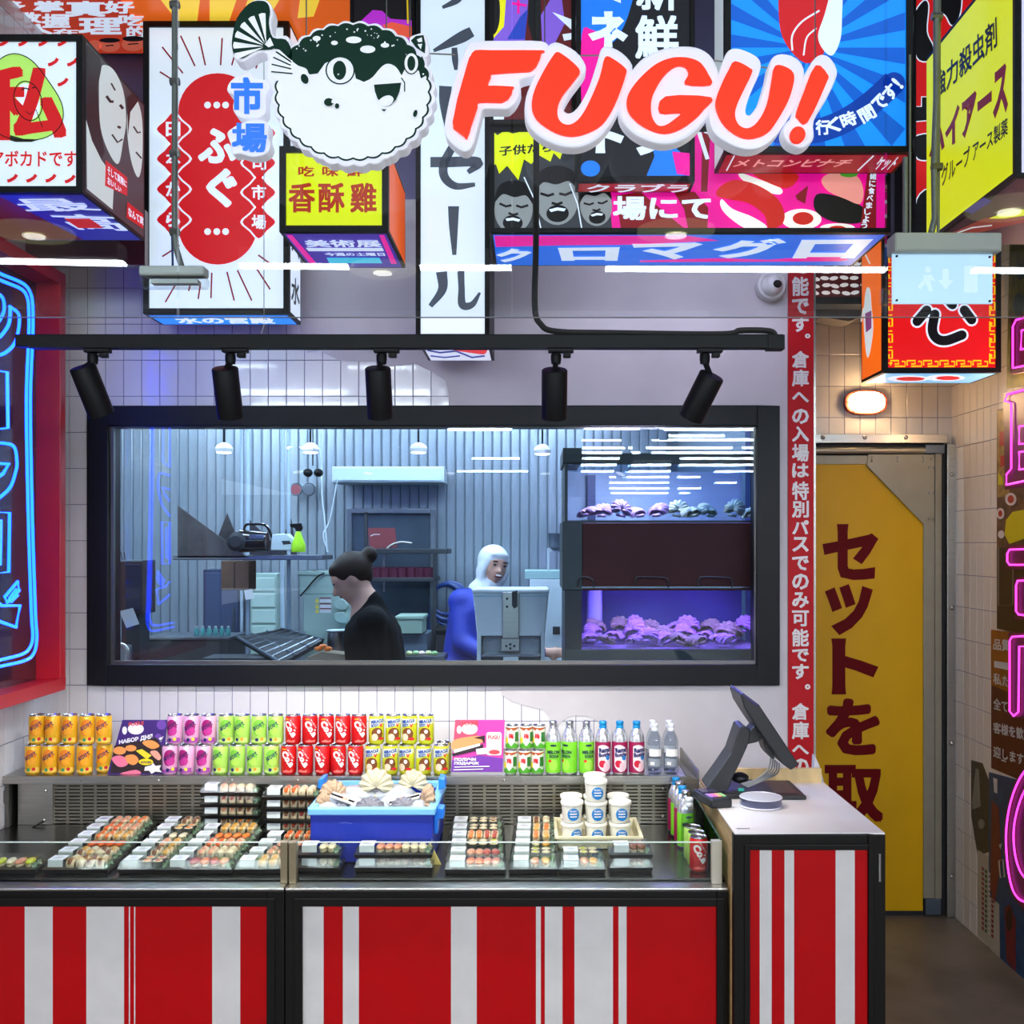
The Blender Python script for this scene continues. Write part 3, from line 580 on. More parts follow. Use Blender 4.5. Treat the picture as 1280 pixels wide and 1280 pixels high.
# --- blue sunburst sign (its cartoon figure left out: a plain cut of red fish in its place)
t, pf, under, side = box_sign('sunburst_sign', 'blue sunburst box sign with a red cut of fish and curved caption', 905, -40, 1140, 192, 410, 389, (16, 132, 232), 8)
rays = []
for i in range(18):
    a = 2 * math.pi * i / 18; b = a + .17; c0 = (1010, 60)
    q = [c0]
    for aa in (a, b):
        dx, dy = math.cos(aa), math.sin(aa); tt = min([v for v in ((1131 - c0[0]) / dx if dx > 1e-6 else 1e9, (914 - c0[0]) / dx if dx < -1e-6 else 1e9, (183 - c0[1]) / dy if dy > 1e-6 else 1e9, (-31 - c0[1]) / dy if dy < -1e-6 else 1e9)]); q.append((c0[0] + dx * tt, c0[1] + dy * tt))
    rays.append(('p', q))
band = [(945 + 172 * (i / 20.), 158 + 14 * math.sin(math.pi * i / 20 * 1.0) - 55 * (i / 20.) ** 2.4) for i in range(21)]
cap = []
for ch, x, y, a in zip('行く時間です!', (1028, 1041, 1060, 1083, 1099, 1112, 1121), (160, 157, 150, 143, 129, 116, 105), (-3, -12, -22, -30, -40, -48, -50)):
    ww, hh = (9 if ch not in '間時' else 10, 9.5); ww = 2.5 if ch == '!' else ww; A = math.radians(a); c, q = math.cos(A), math.sin(A)
    cap.append(('t', ch, [(x + u * c - v * q, y + u * q + v * c) for u, v in ((-ww, -hh), (ww, -hh), (ww, hh), (-ww, hh))], .04))
show(pf, [('rays', lit('raysblue', (8, 84, 186), 1), rays),
          ('picture_meat', LRED, [('p', smooth_closed([(980, -20), (1040, -20), (1036, 10), (1024, 40), (1030, 66), (1008, 80), (985, 60), (974, 30)]))]),
          ('picture_fat', LWHITE, [('p', smooth_closed([(1042, -20), (1052, -10), (1052, 20), (1050, 50), (1040, 70), (1028, 62), (1022, 45), (1030, 20)])), ('s', smooth_open([(990, 64), (990, 45), (1002, 28), (1024, 14)]), 2.2), ('s', smooth_open([(1004, 70), (1008, 48), (1020, 36)]), 2.0)]),
          ('caption', lit('capblue', (4, 52, 148), 1), [('s', band, 30), ('p', ell(1117, 105, 14))]),
          ('lettering', LWHITE, cap)], t)
under(lit('winebot2', (142, 14, 24), .9)); side(-1, lit('paleside', (190, 196, 204), .8))
show(('Z', Z(192, 410)), [('outline', LWHITE, [('s', [(908, 213), (918, 194)], 1.6), ('s', [(1072, 213), (1092, 194)], 1.6)]), ('lettering', lit('pinkline', (226, 150, 150), .9), [('t', 'メトコンビナチ', [(922, 198), (1070, 198), (1056, 208), (915, 208)], .03)]), ('lettering', LWHITE, [('t', 'ケット', [(1100, 195), (1128, 195), (1112, 212), (1092, 212)], .03)])], t, .0015)
# --- yellow insect sign, seen on its side
ys = thing('yellow_side_sign', 'large yellow box sign with dark red slanting Japanese lettering', 'sign', (1.45, 2.9, 2.633))
yx = X(1269, 520); y0_, y1_, z0_, z1_ = Yk(520), Yk(424), Z(221, 520), Z(72, 424)
MB().box(yx, yx + .6, y0_, y1_, z0_, z1_).obj('body', FRAME, ys)
a = .012
MB().add([(yx - .001, y0_ + a, z0_ + a), (yx - .001, y1_ - .004, z0_ + a), (yx - .001, y1_ - .004, z1_ - a), (yx - .001, y0_ + a, z1_ - a)], [(0, 1, 2, 3)]).obj('face', lit('yellowface', (204, 208, 2), 1.0, True), ys)
MB().add([(yx + .015, y0_ - .001, z0_ + .01), (yx + .59, y0_ - .001, z0_ + .01), (yx + .59, y0_ - .001, z1_ - .01), (yx + .015, y0_ - .001, z1_ - .01)], [(0, 1, 2, 3)]).obj('front_face', lit('lavface', (196, 190, 226), 1.0), ys)
show(('X', yx), [('lettering', lit('maroon', (104, 10, 12), .9), [('t', 'ハイアース', [(1162, 166), (1261, 68), (1261, 140), (1162, 200)], .05)]), ('lettering', LBLK, [('t', '強力殺虫剤', [(1168, 96), (1247, 20), (1248, 58), (1168, 128)], .025), ('t', 'グループ アース製薬', [(1178, 208), (1261, 146), (1261, 168), (1178, 234)], .02)])], ys, .002)
MB().add([(yx + .01, y0_ + .01, z0_ - .001), (yx + .59, y0_ + .01, z0_ - .001), (yx + .59, y1_ - .01, z0_ - .001), (yx + .01, y1_ - .01, z0_ - .001)], [(0, 1, 2, 3)]).obj('underside', lit('darkplum', (42, 20, 34), .8), ys)
show(('Z', z0_), [('picture', lit('burgbrown', (120, 34, 24), .9), [('p', [(1190, 290), (1230, 272), (1278, 262), (1290, 275), (1240, 286), (1200, 296)])]), ('picture', LYEL, [('p', [(1236, 272), (1262, 262), (1290, 260), (1290, 267), (1255, 272)])]), ('picture', LNAVY, [('p', [(1205, 262), (1230, 245), (1240, 250), (1215, 266)])]), ('picture', LPALE, [('s', [(1195, 290), (1215, 283), (1240, 280)], 1.5)])], ys, .002)
# --- red sign with black strokes behind it
t, pf, under, side = box_sign('red_brush_sign', 'red box sign with black white-edged strokes behind the yellow sign', 1141, -40, 1222, 305, 330, 314, (196, 18, 22), 3, .95)
sh = [smooth_closed([(1142, 20), (1154, 2), (1160, 8), (1158, 40), (1166, 60), (1160, 76), (1146, 72), (1142, 40)]), smooth_closed([(1168, -20), (1198, -20), (1200, 15), (1190, 32), (1182, 20), (1172, 10)]), [(1143, 134), (1152, 134), (1152, 122), (1166, 122), (1166, 150), (1143, 152)], smooth_closed([(1143, 172), (1166, 170), (1168, 196), (1150, 200), (1143, 190)]), smooth_closed([(1146, 250), (1166, 240), (1170, 300), (1146, 300)])]
show(pf, [('stroke_edge', LWHITE, [('s', s_, 3, True) for s_ in sh]), ('strokes', LBLK, [('p', s_) for s_ in sh])], t)
# --- red heart character sign
t, pf, under, side = box_sign('red_lantern_sign', 'red box sign with yellow key border and black character behind exit lamp', 1103, 296, 1250, 466, 312, 293, (202, 18, 22), 6)
def rcap(q, wd):                       # thick stroke with round ends as one outline
    q = [np.array(v, float) for v in (smooth_open(q, 5) if len(q) > 2 else q)]; L, R = [], []
    for i in range(len(q)):
        d = q[min(i + 1, len(q) - 1)] - q[max(i - 1, 0)]; d /= np.linalg.norm(d); n = np.array((-d[1], d[0])) * wd / 2; L.append(tuple(q[i] + n)); R.append(tuple(q[i] - n))
    def capn(c, a, b): a0 = math.atan2(a[1] - c[1], a[0] - c[0]); return [(c[0] + wd / 2 * math.cos(a0 - math.pi * j / 6), c[1] + wd / 2 * math.sin(a0 - math.pi * j / 6)) for j in range(1, 6)]
    return L + capn(q[-1], L[-1], R[-1]) + R[::-1] + capn(q[0], R[0], L[0])
HEART = [[(1158, 388), (1146, 402)], [(1168, 393), (1165, 412), (1170, 423), (1182, 426), (1202, 419)], [(1182, 372), (1190, 381)], [(1205, 388), (1214, 400)]]
key = []
for i in range(6):
    x = 1113 + i * 20.6
    key.append(('s', [(x, 457), (x, 451), (x + 10, 451), (x + 10, 455), (x + 5, 455)], 2)); key.append(('s', [(x + 5, 458), (x + 18, 458), (x + 18, 452), (x + 14, 452)], 2))
for sx in (1109, 1237):
    for i in range(7):
        y = 318 + i * 20; key.append(('s', [(sx, y), (sx + 6, y), (sx + 6, y + 10), (sx + 2, y + 10), (sx + 2, y + 5)], 2)); key.append(('s', [(sx, y + 4), (sx, y + 16), (sx + 6, y + 16)], 2))
show(pf, [('key_border', lit('keyyellow', (228, 182, 16), 1), key), ('stroke_edge', LWHITE, [('p', rcap(q, 16.5)) for q in HEART]), ('lettering', LBLK, [('p', rcap(q, 12)) for q in HEART])], t)
side(-1, LOR); under(lit('paleblue', (120, 180, 226), 1))
show(('X', X(1103, 312)), [('picture', LPALE, [('p', smooth_closed([(1083, 362), (1088, 362), (1090, 385), (1092, 410), (1088, 440), (1084, 446), (1081, 420), (1080, 390)])), ('s', [(1080, 385), (1077, 402)], 2), ('s', [(1082, 318), (1088, 330)], 2)]), ('picture', lit('robe', (120, 60, 110), .9), [('p', [(1082, 392), (1090, 388), (1090, 410), (1083, 416)])])], t, .0015)
show(('Z', Z(466, 312)), [('picture', LWHITE, [('p', ell(1135, 473, 26, 4)), ('p', ell(1182, 472, 24, 4))]), ('picture', LRED, [('p', ell(1138, 473, 18, 2.6)), ('p', ell(1185, 472, 15, 2.6))])], t, .0015)

# ================================================================== blue neon sign on the left wall
nx = X(82, 329); nz0 = Z(862, 329); nz1 = 2.775; ny0, ny1 = 2.9, Yk(329)
ns = thing('blue_neon_sign', 'blue neon sign in a deep red frame on the side wall', 'neon sign', (LX + .05, 3.6, nz0))
fw = .05
fb = MB(); fb.box(LX + .004, nx, ny0, ny1, nz0, nz0 + .045); fb.box(LX + .004, nx, ny0, ny1, nz1 - .045, nz1); fb.box(LX + .004, nx, ny1 - .045, ny1, nz0 + .045, nz1 - .045); fb.box(LX + .004, nx, ny0, ny0 + .045, nz0 + .045, nz1 - .045)
fb.obj('frame', M('neon_red', (196, 26, 34), .35, noise=.05), ns, bevel=.002)
MB().box(LX + .004, LX + .03, ny0 + .045, ny1 - .045, nz0 + .045, nz1 - .045).obj('back_panel', M('neon_back', (74, 40, 40), .16, noise=.5, scale=60, coat=.6), ns)
NEON = M('neon_blue', (10, 56, 255), .3, emis=16.0)
npx = nx + .012
def npts(px): return [hit(x, y, ('X', npx)) for x, y in px]
nb = MB()
for path, cl in ((smooth_open([(-24, 330), (0, 342), (28, 354), (38, 366), (41, 385), (41, 420), (38, 500), (40, 630), (44, 760), (46, 797), (42, 817), (30, 826), (0, 833), (-20, 838)]), 0), (smooth_open([(-24, 338), (0, 350), (26, 361), (34, 372), (36, 388), (36, 420), (33, 500), (35, 630), (39, 760), (41, 795), (37, 810), (27, 818), (0, 825), (-20, 830)]), 0),
                 ([(-8, 463), (9, 465), (10, 535), (-8, 537)], 1), ([(-8, 640), (12, 641), (11, 715), (-8, 717)], 1), ([(-8, 649), (1, 650), (0, 706), (-8, 708)], 1), (smooth_open([(12, 383), (24, 395), (20, 425), (8, 440), (-8, 446)]), 0), (smooth_open([(13, 384), (11, 405), (0, 421), (-8, 424)]), 0), (smooth_open([(-8, 365), (3, 372), (5, 388), (-2, 402), (-8, 404)]), 0),
                 (smooth_open([(-8, 553), (16, 557), (21, 575), (20, 588), (12, 610), (-8, 628)]), 0), ([(-8, 579), (11, 580), (4, 592), (-8, 600)], 0), ([(6, 746), (22, 727), (24, 738), (9, 753)], 1), ([(12, 748), (20, 737), (22, 744), (14, 752)], 1), ([(-8, 750), (2, 757), (25, 757), (20, 784), (0, 777), (-8, 774)], 0)):
    nb.tube(npts(path), .0055, 6, bool(cl))
nb.obj('neon_tube', NEON, ns, smooth=True)

# ================================================================== right wall: posters and pink neon
def poster(name, label, pts, mat, cat='poster', d=.004):
    t = thing(name, label, cat, tuple(hit(pts[0][0], pts[0][1], ('X', RX - d))))
    MB().prism([hit(x, y, ('X', RX - d)) for x, y in pts], (d - .0035, 0, 0)).obj('sheet', mat, t); return t
pa = poster('poster', 'tall dark collage poster of sushi rolls beneath the pink neon', [(1246, 512), (1300, 500), (1300, 800), (1246, 786)], M('p_brown', (92, 60, 44), .4, noise=.6, scale=30))
pp_ = ('X', RX - .004)
show(pp_, [('picture', M('p_olive', (150, 120, 60), .4, noise=.5, scale=40), [('p', [(1247, 514), (1262, 511), (1262, 620), (1247, 622)])]), ('picture', M('p_yellow', (206, 190, 30), .4), [('p', [(1258, 650), (1266, 640), (1290, 635), (1290, 670), (1262, 680), (1256, 668)]), ('p', [(1248, 590), (1254, 598), (1254, 606), (1248, 606)])]), ('picture', M('p_white', (214, 206, 198), .4), [('p', ell(1251, 642, 5, 7)), ('p', ell(1264, 624, 7, 8)), ('p', ell(1252, 668, 4, 5))]), ('picture', M('p_red', (170, 30, 26), .4), [('p', ell(1251, 642, 2.5, 4)), ('p', ell(1264, 624, 4, 5)), ('p', [(1251, 570), (1262, 568), (1262, 580), (1251, 584)]), ('p', [(1250, 540), (1260, 538), (1260, 556), (1250, 558)])]), ('picture', M('p_dark', (40, 14, 16), .4), [('p', [(1247, 684), (1300, 680), (1300, 798), (1247, 784)])]), ('outline', M('p_line', (150, 140, 130), .4), [('s', [(1249, 684), (1267, 683), (1267, 756), (1249, 757)], 1, True)])], pa, .001, .0004)
pb = poster('poster', 'orange and dark red poster with white Japanese sentences', [(1239, 787), (1310, 796), (1310, 990), (1239, 960)], M('p_maroon', (84, 14, 16), .45, noise=.2), d=.0055)
pp_ = ('X', RX - .0055)
show(pp_, [('field', M('p_orange', (150, 84, 16), .45, noise=.2), [('p', [(1239, 787), (1262, 790), (1262, 866), (1239, 856)])]), ('lettering', M('p_txt', (206, 200, 190), .5), [('t', s_, [(1242, y), (x1, y + dy), (x1, y + dy + 15), (1242, y + 14)], .03) for s_, y, x1, dy in (('品質', 798, 1263, 2), ('私た', 841, 1262, 4), ('全て', 872, 1260, 4), ('客様を歓', 902, 1280, 8), ('迎します', 932, 1280, 10))] + [('p', [(1243, 826), (1262, 829), (1262, 838), (1243, 834)])])], pb, .001, .0004)
pc = poster('poster', 'blue poster with small white frames below the pink neon', [(1236, 965), (1310, 985), (1310, 1290), (1250, 1200), (1249, 1130), (1236, 1120)], M('p_blue', (20, 62, 96), .45, noise=.3, scale=20), d=.005)
pp_ = ('X', RX - .005)
show(pp_, [('picture', M('p_red2', (110, 22, 30), .4, noise=.3), [('p', [(1240, 1000), (1249, 1010), (1252, 1075), (1244, 1130), (1238, 1110)]), ('p', [(1256, 1135), (1262, 1130), (1270, 1150), (1270, 1215), (1258, 1200)])]), ('picture', M('p_white', (214, 206, 198), .4), [('p', [(1242, 972), (1247, 974), (1247, 992), (1243, 990)]), ('s', [(1249, 1076), (1254, 1074), (1256, 1096), (1251, 1097)], 1.6, True), ('s', [(1252, 950), (1258, 952)], 1.5), ('p', [(1249, 1056), (1253, 1054), (1251, 1062)])]), ('picture', M('p_dark', (40, 14, 16), .4), [('p', ell(1262, 1150, 4, 14))])], pc, .001, .0004)
pd = poster('poster', 'narrow dark photo poster on the tiles left of blue poster', [(1214, 950), (1228, 954), (1236, 975), (1236, 1065), (1222, 1070), (1214, 1020)], M('p_photo', (52, 44, 34), .4, noise=.6, scale=50), d=.004)
show(('X', RX - .004), [('picture', M('p_pale', (130, 128, 116), .4), [('p', [(1220, 960), (1224, 962), (1226, 1008), (1216, 1012), (1215, 1004)]), ('p', ell(1227, 1030, 4, 6))])], pd, .001)
pe = poster('poster', 'white poster covered in tiny red and green flags', [(1222, 1062), (1237, 1072), (1250, 1125), (1250, 1200), (1222, 1168)], M('p_white2', (176, 166, 146), .5), d=.0042)
fl = {0: [], 1: [], 2: []}
for r in range(13):
    for c in range(4):
        x = 1227.5 + c * 4.0; y = 1083 + r * 6.2 + c * 3.2; fl[(r * 3 + c) % 3].append(('p', [(x, y), (x + 2.6, y + 2), (x + 2.6, y + 6), (x, y + 4)]))
show(('X', RX - .0042), [('flag_print', M(n_, c_, .5), fl[i]) for i, (n_, c_) in enumerate((('f_red', (130, 22, 22)), ('f_green', (30, 80, 40)), ('f_white', (196, 190, 180))))], pe, .001, .0003)
po = poster('poster', 'olive picture poster high on the side wall beside the red box sign', [(1262, 300), (1310, 280), (1310, 480), (1258, 486)], M('p_olive2', (112, 104, 30), .45, noise=.5, scale=20))
show(('X', RX - .004), [('picture', M('p_dgreen', (52, 70, 40), .4), [('p', ell(1274, 380, 7, 14)), ('p', ell(1276, 340, 6, 10))])], po, .001)
# pink neon letters, each a dark board with a tube
NX = RX - .078; PINK = M('neon_pink', (230, 60, 200), .3, emis=2.6); BOARD = M('neon_board', (96, 12, 56), .4, noise=.1)
def nl(label, board, tubes):
    t = thing('pink_neon_letter', label, 'neon letter', tuple(hit(board[0][0], board[0][1], ('X', NX))), 'pink neon characters on the right wall')
    MB().prism([hit(x, y, ('X', NX)) for x, y in board], (.012, 0, 0)).obj('board', BOARD, t); q_ = hit(board[0][0] + 4, board[0][1] + 8, ('X', NX)); MB().box(NX + .01, RX - .002, q_.y - .012, q_.y + .004, q_.z - .03, q_.z - .015).obj('standoff', BLACKM, t)
    for path, cl in tubes: MB().tube([hit(x, y, ('X', NX - .008)) for x, y in path], .0042, 6, cl).obj('neon_tube', PINK, t, smooth=True)
nl('topmost pink neon character near the red box sign', [(1263, 398), (1300, 385), (1300, 462), (1263, 468)], [([(1300, 390), (1270, 400), (1266, 408), (1266, 460), (1300, 453)], False), ([(1300, 408), (1277, 413), (1276, 437), (1300, 432)], False)])
nl('tall pink neon character in front of the lit caged lamp', [(1254, 492), (1300, 478), (1300, 606), (1256, 612)], [([(1300, 482), (1259, 493), (1256, 501), (1264, 504), (1264, 586), (1258, 593), (1258, 606), (1300, 597)], False), ([(1300, 530), (1274, 533), (1274, 555), (1300, 554)], False), ([(1300, 562), (1274, 565), (1274, 587), (1300, 584)], False)])
nl('short flat pink neon bar between two taller characters', [(1257, 682), (1300, 680), (1300, 712), (1257, 711)], [([(1300, 686), (1262, 687), (1259, 692), (1259, 702), (1262, 706), (1300, 706)], False)])
nl('narrow pink neon corner piece below the flat bar', [(1268, 722), (1300, 720), (1300, 778), (1268, 774)], [([(1300, 725), (1272, 726), (1270, 732), (1270, 764), (1273, 768), (1300, 772)], False)])
nl('pink neon character with long leg beside the orange poster', [(1260, 791), (1300, 790), (1300, 900), (1260, 896)], [([(1300, 794), (1265, 796), (1262, 801), (1262, 889), (1267, 895), (1273, 890), (1274, 808), (1300, 808)], False)])
nl('large pink neon ring lowest on the wall', smooth_closed([(1300, 950), (1280, 958), (1262, 995), (1254, 1045), (1260, 1105), (1275, 1132), (1300, 1140)], 3), [(smooth_open([(1300, 955), (1280, 965), (1264, 1000), (1257.5, 1045), (1262, 1098), (1274, 1124), (1300, 1130)]), False), (smooth_open([(1300, 980), (1281, 988), (1268, 1029), (1269, 1069), (1280, 1096), (1300, 1100)]), False)])
# ================================================================== shop front glass, hanging signs, lamps
PK = 560.0; PY = Yk(PK); PZ = Z(396, PK)
pn = thing('window_2', 'clear glass panel hanging above the counter', None, (0, PY, PZ), kind='structure')
edges = [-1.9, X(222, PK), X(640, PK), X(1108, PK), 1.97]
for i in range(4): MB().box(edges[i] + .0015, edges[i + 1] - .0015, PY, PY + .008, PZ, 3.62).obj('pane', PANE, pn)
MB().box(-1.9, 1.97, PY, PY + .008, PZ - .0012, PZ).obj('bottom_edge', M('pane_edge', (110, 116, 118), .5), pn)

# --- FUGU! lettering
FK = 600.0
RED = M('fugu_red', (250, 52, 26), .4, emis=.6, sample=False, spec=.15); FW = M('fugu_white', (222, 226, 236), .45, emis=.3, sample=False, spec=.2)
z4 = lambda pts, ox: [(ox + x / 4, y / 4) for x, y in pts]
letters = [
 (z4([(215, 250), (550, 250), (540, 290), (520, 330), (490, 352), (300, 365), (278, 425), (405, 432), (398, 465), (380, 492), (350, 508), (235, 508), (205, 600), (175, 690), (108, 640), (103, 610), (125, 500), (150, 410), (185, 290)], 540),
  z4([(180, 222), (215, 203), (380, 201), (545, 203), (585, 235), (572, 300), (520, 372), (440, 400), (445, 450), (425, 500), (400, 530), (370, 545), (262, 545), (245, 580), (222, 670), (200, 735), (165, 757), (120, 735), (75, 690), (62, 640), (75, 550), (100, 440), (130, 340), (160, 260)], 540)),
 (z4([(625, 258), (660, 275), (705, 310), (740, 352), (720, 390), (650, 480), (628, 540), (632, 590), (660, 618), (700, 618), (745, 580), (790, 500), (840, 380), (865, 285), (905, 292), (968, 340), (970, 370), (940, 460), (900, 550), (850, 620), (780, 660), (700, 678), (620, 660), (540, 610), (505, 560), (500, 500), (520, 430), (560, 350), (600, 285)], 540),
  z4([(600, 210), (640, 210), (720, 252), (768, 320), (760, 368), (700, 450), (662, 515), (657, 545), (680, 562), (712, 550), (748, 505), (790, 420), (828, 300), (848, 238), (885, 228), (950, 258), (1002, 320), (990, 390), (960, 475), (930, 555), (880, 640), (820, 700), (740, 735), (650, 732), (560, 697), (490, 640), (463, 570), (470, 480), (500, 400), (550, 300), (572, 238)], 540)),
 ([(889, 105), (886, 93), (876, 78), (862, 72), (846, 71), (832, 74), (818, 81), (803, 94), (791, 108), (784, 122), (785, 137), (795, 150), (812, 161), (832, 166), (852, 160), (870, 147), (881, 135), (889, 121), (832, 120), (825, 140), (851, 140), (844, 148), (832, 156), (822, 156), (815, 145), (814, 128), (819, 112), (831, 93), (845, 82), (857, 83), (861, 92), (857, 104)],
  [(791, 86), (805, 71), (825, 61), (847, 57), (870, 58), (887, 67), (896, 82), (899, 98), (896, 117), (891, 135), (880, 152), (866, 167), (848, 177), (827, 180), (802, 173), (784, 160), (775, 145), (775, 128), (781, 108)]),
 ([(919, 76), (938, 85), (940, 91), (930, 112), (921, 132), (919, 145), (924, 156), (935, 160), (947, 152), (959, 130), (965, 100), (969, 82), (982, 83), (992, 91), (992, 105), (985, 127), (972, 150), (960, 165), (942, 172), (925, 170), (907, 157), (897, 140), (895, 125), (902, 105), (911, 87)],
  [(914, 61), (926, 61), (944, 69), (951, 78), (949, 92), (938, 117), (932, 137), (935, 144), (941, 140), (950, 125), (959, 96), (964, 74), (977, 67), (995, 72), (1005, 86), (1003, 105), (996, 130), (983, 151), (970, 170), (951, 184), (930, 186), (907, 177), (891, 163), (886, 140), (892, 112), (901, 84), (907, 68)]),
 ([(1020, 81), (1035, 93), (1033, 104), (1010, 152), (998, 147), (996, 140), (1005, 115)],
  [(1017, 74), (1027, 67), (1038, 71), (1047, 86), (1044, 101), (1032, 126), (1018, 150), (1018, 170), (1012, 180), (1000, 185), (985, 178), (979, 165), (982, 154), (992, 142), (1000, 112), (1009, 88)])]
fg = thing('illuminated_lettering', 'big red and white illuminated letters reading FUGU!', 'sign', tuple(P(800, 185, FK)))
for i, (r, wq) in enumerate(letters):
    MB().slab(smooth_closed(wq, 3), FK, .045).obj('letter_body', FW, fg, bevel=.006)
    MB().slab(smooth_closed(r, 3) if i != 0 else smooth_closed([p for q in zip(r, [((a[0] * 3 + b[0]) / 4, (a[1] * 3 + b[1]) / 4) for a, b in zip(r, r[1:] + r[:1])]) for p in q], 2), FK * 1.004, .012).obj('letter_face', RED, fg, bevel=.0015)
MB().slab(ell(997.5, 168, 9.5, 10.5, 20), FK * 1.004, .012).obj('letter_face', RED, fg, bevel=.0015)

# --- puffer fish sign
fz = lambda pts: [(280 + x / 4, y / 4) for x, y in pts]
fish = thing('pufferfish_sign', 'white and dark green pufferfish shaped sign with scalloped edge', 'sign', tuple(P(435, 205, FK)))
body = []
for i in range(192):
    a = 2 * math.pi * i / 192; s_ = .99 + .04 * abs(math.sin(a * 16)); rx, ry = 402, 352
    body.append((646 + rx * s_ * math.cos(a), 462 + ry * s_ * math.sin(a) + (10 if math.sin(a) > .9 else 0)))
MB().slab(fz(body), FK, .045).obj('body_panel', FW, fish, bevel=.004)
tail = [(40, 180), (62, 90), (120, 15), (180, -6), (225, 8), (245, 60), (236, 120), (252, 180), (330, 190), (330, 420), (232, 415), (205, 370), (216, 300), (205, 262), (160, 270), (95, 308), (52, 292), (36, 240)]
MB().slab(smooth_closed(fz(tail), 3), FK, .045).obj('tail_panel', FW, fish, bevel=.004)
MB().slab(smooth_closed(fz([(925, 195), (960, 170), (1005, 165), (1022, 220), (1020, 280), (960, 280)]), 3), FK, .045).obj('fin_panel', FW, fish, bevel=.004)
GRN = M('fish_green', (14, 44, 34), .5, emis=.3, sample=False, spec=.1); FWH = M('fish_white', (226, 232, 236), .45, emis=.3, sample=False, spec=.15)
fpl = ('Y', Yk(FK))
rim = []
for i in range(160):
    a = 2 * math.pi * i / 160; s_ = .95 + .032 * abs(math.sin(a * 16)); rim.append((646 + 402 * s_ * math.cos(a), 462 + 352 * s_ * math.sin(a)))
rim_in = [(646 + 402 * (.925 + .032 * abs(math.sin(a * 16))) * math.cos(a), 462 + 352 * (.925 + .032 * abs(math.sin(a * 16))) * math.sin(a)) for a in [2 * math.pi * i / 160 for i in range(160)]]
up = [p for p in rim[80:160]]
green_top = up[12:] + [(1010, 380), (985, 395), (968, 330), (940, 360), (905, 345), (890, 380), (860, 345), (820, 325), (790, 340), (740, 395), (700, 412), (660, 395), (650, 340), (600, 300), (545, 300), (505, 320), (470, 370), (430, 375), (400, 340), (350, 325), (312, 318)]
fan = lambda cx, cy, r0, r1, a0, a1, n, w: [('p', [(cx + r * math.cos(math.radians(a)), cy + r * math.sin(math.radians(a))) for r, a in ((r0, a0 + (a1 - a0) * i / (n - 1) - w * .35), (r1, a0 + (a1 - a0) * i / (n - 1) - w), (r1 * 1.02, a0 + (a1 - a0) * i / (n - 1)), (r1, a0 + (a1 - a0) * i / (n - 1) + w), (r0, a0 + (a1 - a0) * i / (n - 1) + w * .35))]) for i in range(n)]
def fzc(c): return (c[0], fz(c[1])) + tuple(x / 4 if j == 0 else x for j, x in enumerate(c[2:]))
specks = []
rs = random.Random(3)
for i in range(46):
    a = rs.uniform(math.pi * 1.02, math.pi * 1.98); q = rs.uniform(.78, .93); specks.append(('p', ell(646 + 402 * q * math.cos(a), 462 + 352 * q * math.sin(a), rs.uniform(2.5, 5), None, 0, 6)))
items = [('outline', GRN, [('p', rim)]), ('belly', FWH, [('p', rim_in)]),
 ('green_back', GRN, [('p', green_top), ('p', smooth_closed([(44, 182), (66, 94), (124, 22), (180, 6), (218, 18), (232, 62), (226, 120), (246, 190), (310, 200), (340, 260), (330, 320), (262, 250), (240, 250), (215, 252), (160, 258), (95, 295), (58, 285), (42, 240)], 3)), ('p', [(935, 205), (960, 182), (998, 178), (1008, 225), (1005, 270), (960, 240)])]),
 ('fin_rays', FWH, fan(215, 235, 20, 165, 162, 262, 6, 6) + [('p', [(232, 190), (250, 230), (225, 240), (205, 225)]), ('p', smooth_closed([(262, 248), (320, 290), (370, 330), (410, 345), (420, 370), (380, 385), (345, 400), (240, 402), (232, 340)], 3)), ('p', [(965, 200), (990, 190), (992, 212), (972, 214)]), ('p', [(968, 224), (992, 222), (985, 250)])]),
 ('fin_lines', GRN, [('s', [(262, 262), (340, 315)], 8), ('s', [(248, 290), (335, 330)], 7), ('s', [(240, 325), (338, 348)], 7), ('s', [(238, 362), (345, 372)], 7), ('p', ell(405, 398, 18, 26, -25))]),
 ('spots', FWH, [('p', ell(465, 197, 20, 13)), ('p', ell(554, 219, 17, 11)), ('p', ell(650, 204, 39, 17)), ('p', ell(720, 251, 38, 19)), ('p', ell(806, 231, 21, 12))] + specks),
 ('eyes', FWH, [('p', ell(583, 357, 72, 70)), ('p', ell(938, 322, 38, 54))]),
 ('eye_ring', GRN, [('s', ell(583, 357, 70, 68), 7, True), ('p', ell(580, 357, 33, 48)), ('s', ell(938, 322, 37, 53), 6, True), ('p', ell(938, 322, 20, 37))]),
 ('mouth_area', FWH, [('p', smooth_closed([(700, 425), (745, 392), (790, 340), (825, 325), (865, 345), (895, 400), (900, 440), (880, 480), (760, 480), (720, 450)], 3)), ('p', ell(574, 378, 4, 4))]),
 ('mouth', GRN, [('p', [(752, 430), (888, 420), (880, 465), (862, 505), (835, 532), (800, 530), (770, 500), (757, 465)]), ('s', [(888, 395), (905, 420), (905, 465)], 6), ('p', [(788, 552), (815, 552), (802, 564)]), ('p', ell(527, 517, 24, 20)), ('p', ell(568, 536, 11, 13)), ('p', ell(958, 573, 10, 18, 15)), ('s', smooth_open([(990, 290), (1002, 330), (988, 380)]), 7), ('s', smooth_open([(972, 300), (980, 330), (972, 360)]), 5)]),
 ('tongue', FWH, [('p', smooth_closed([(776, 512), (800, 490), (830, 484), (850, 500), (840, 525), (815, 537), (790, 530)], 3)), ('p', ell(546, 515, 6, 8))])]
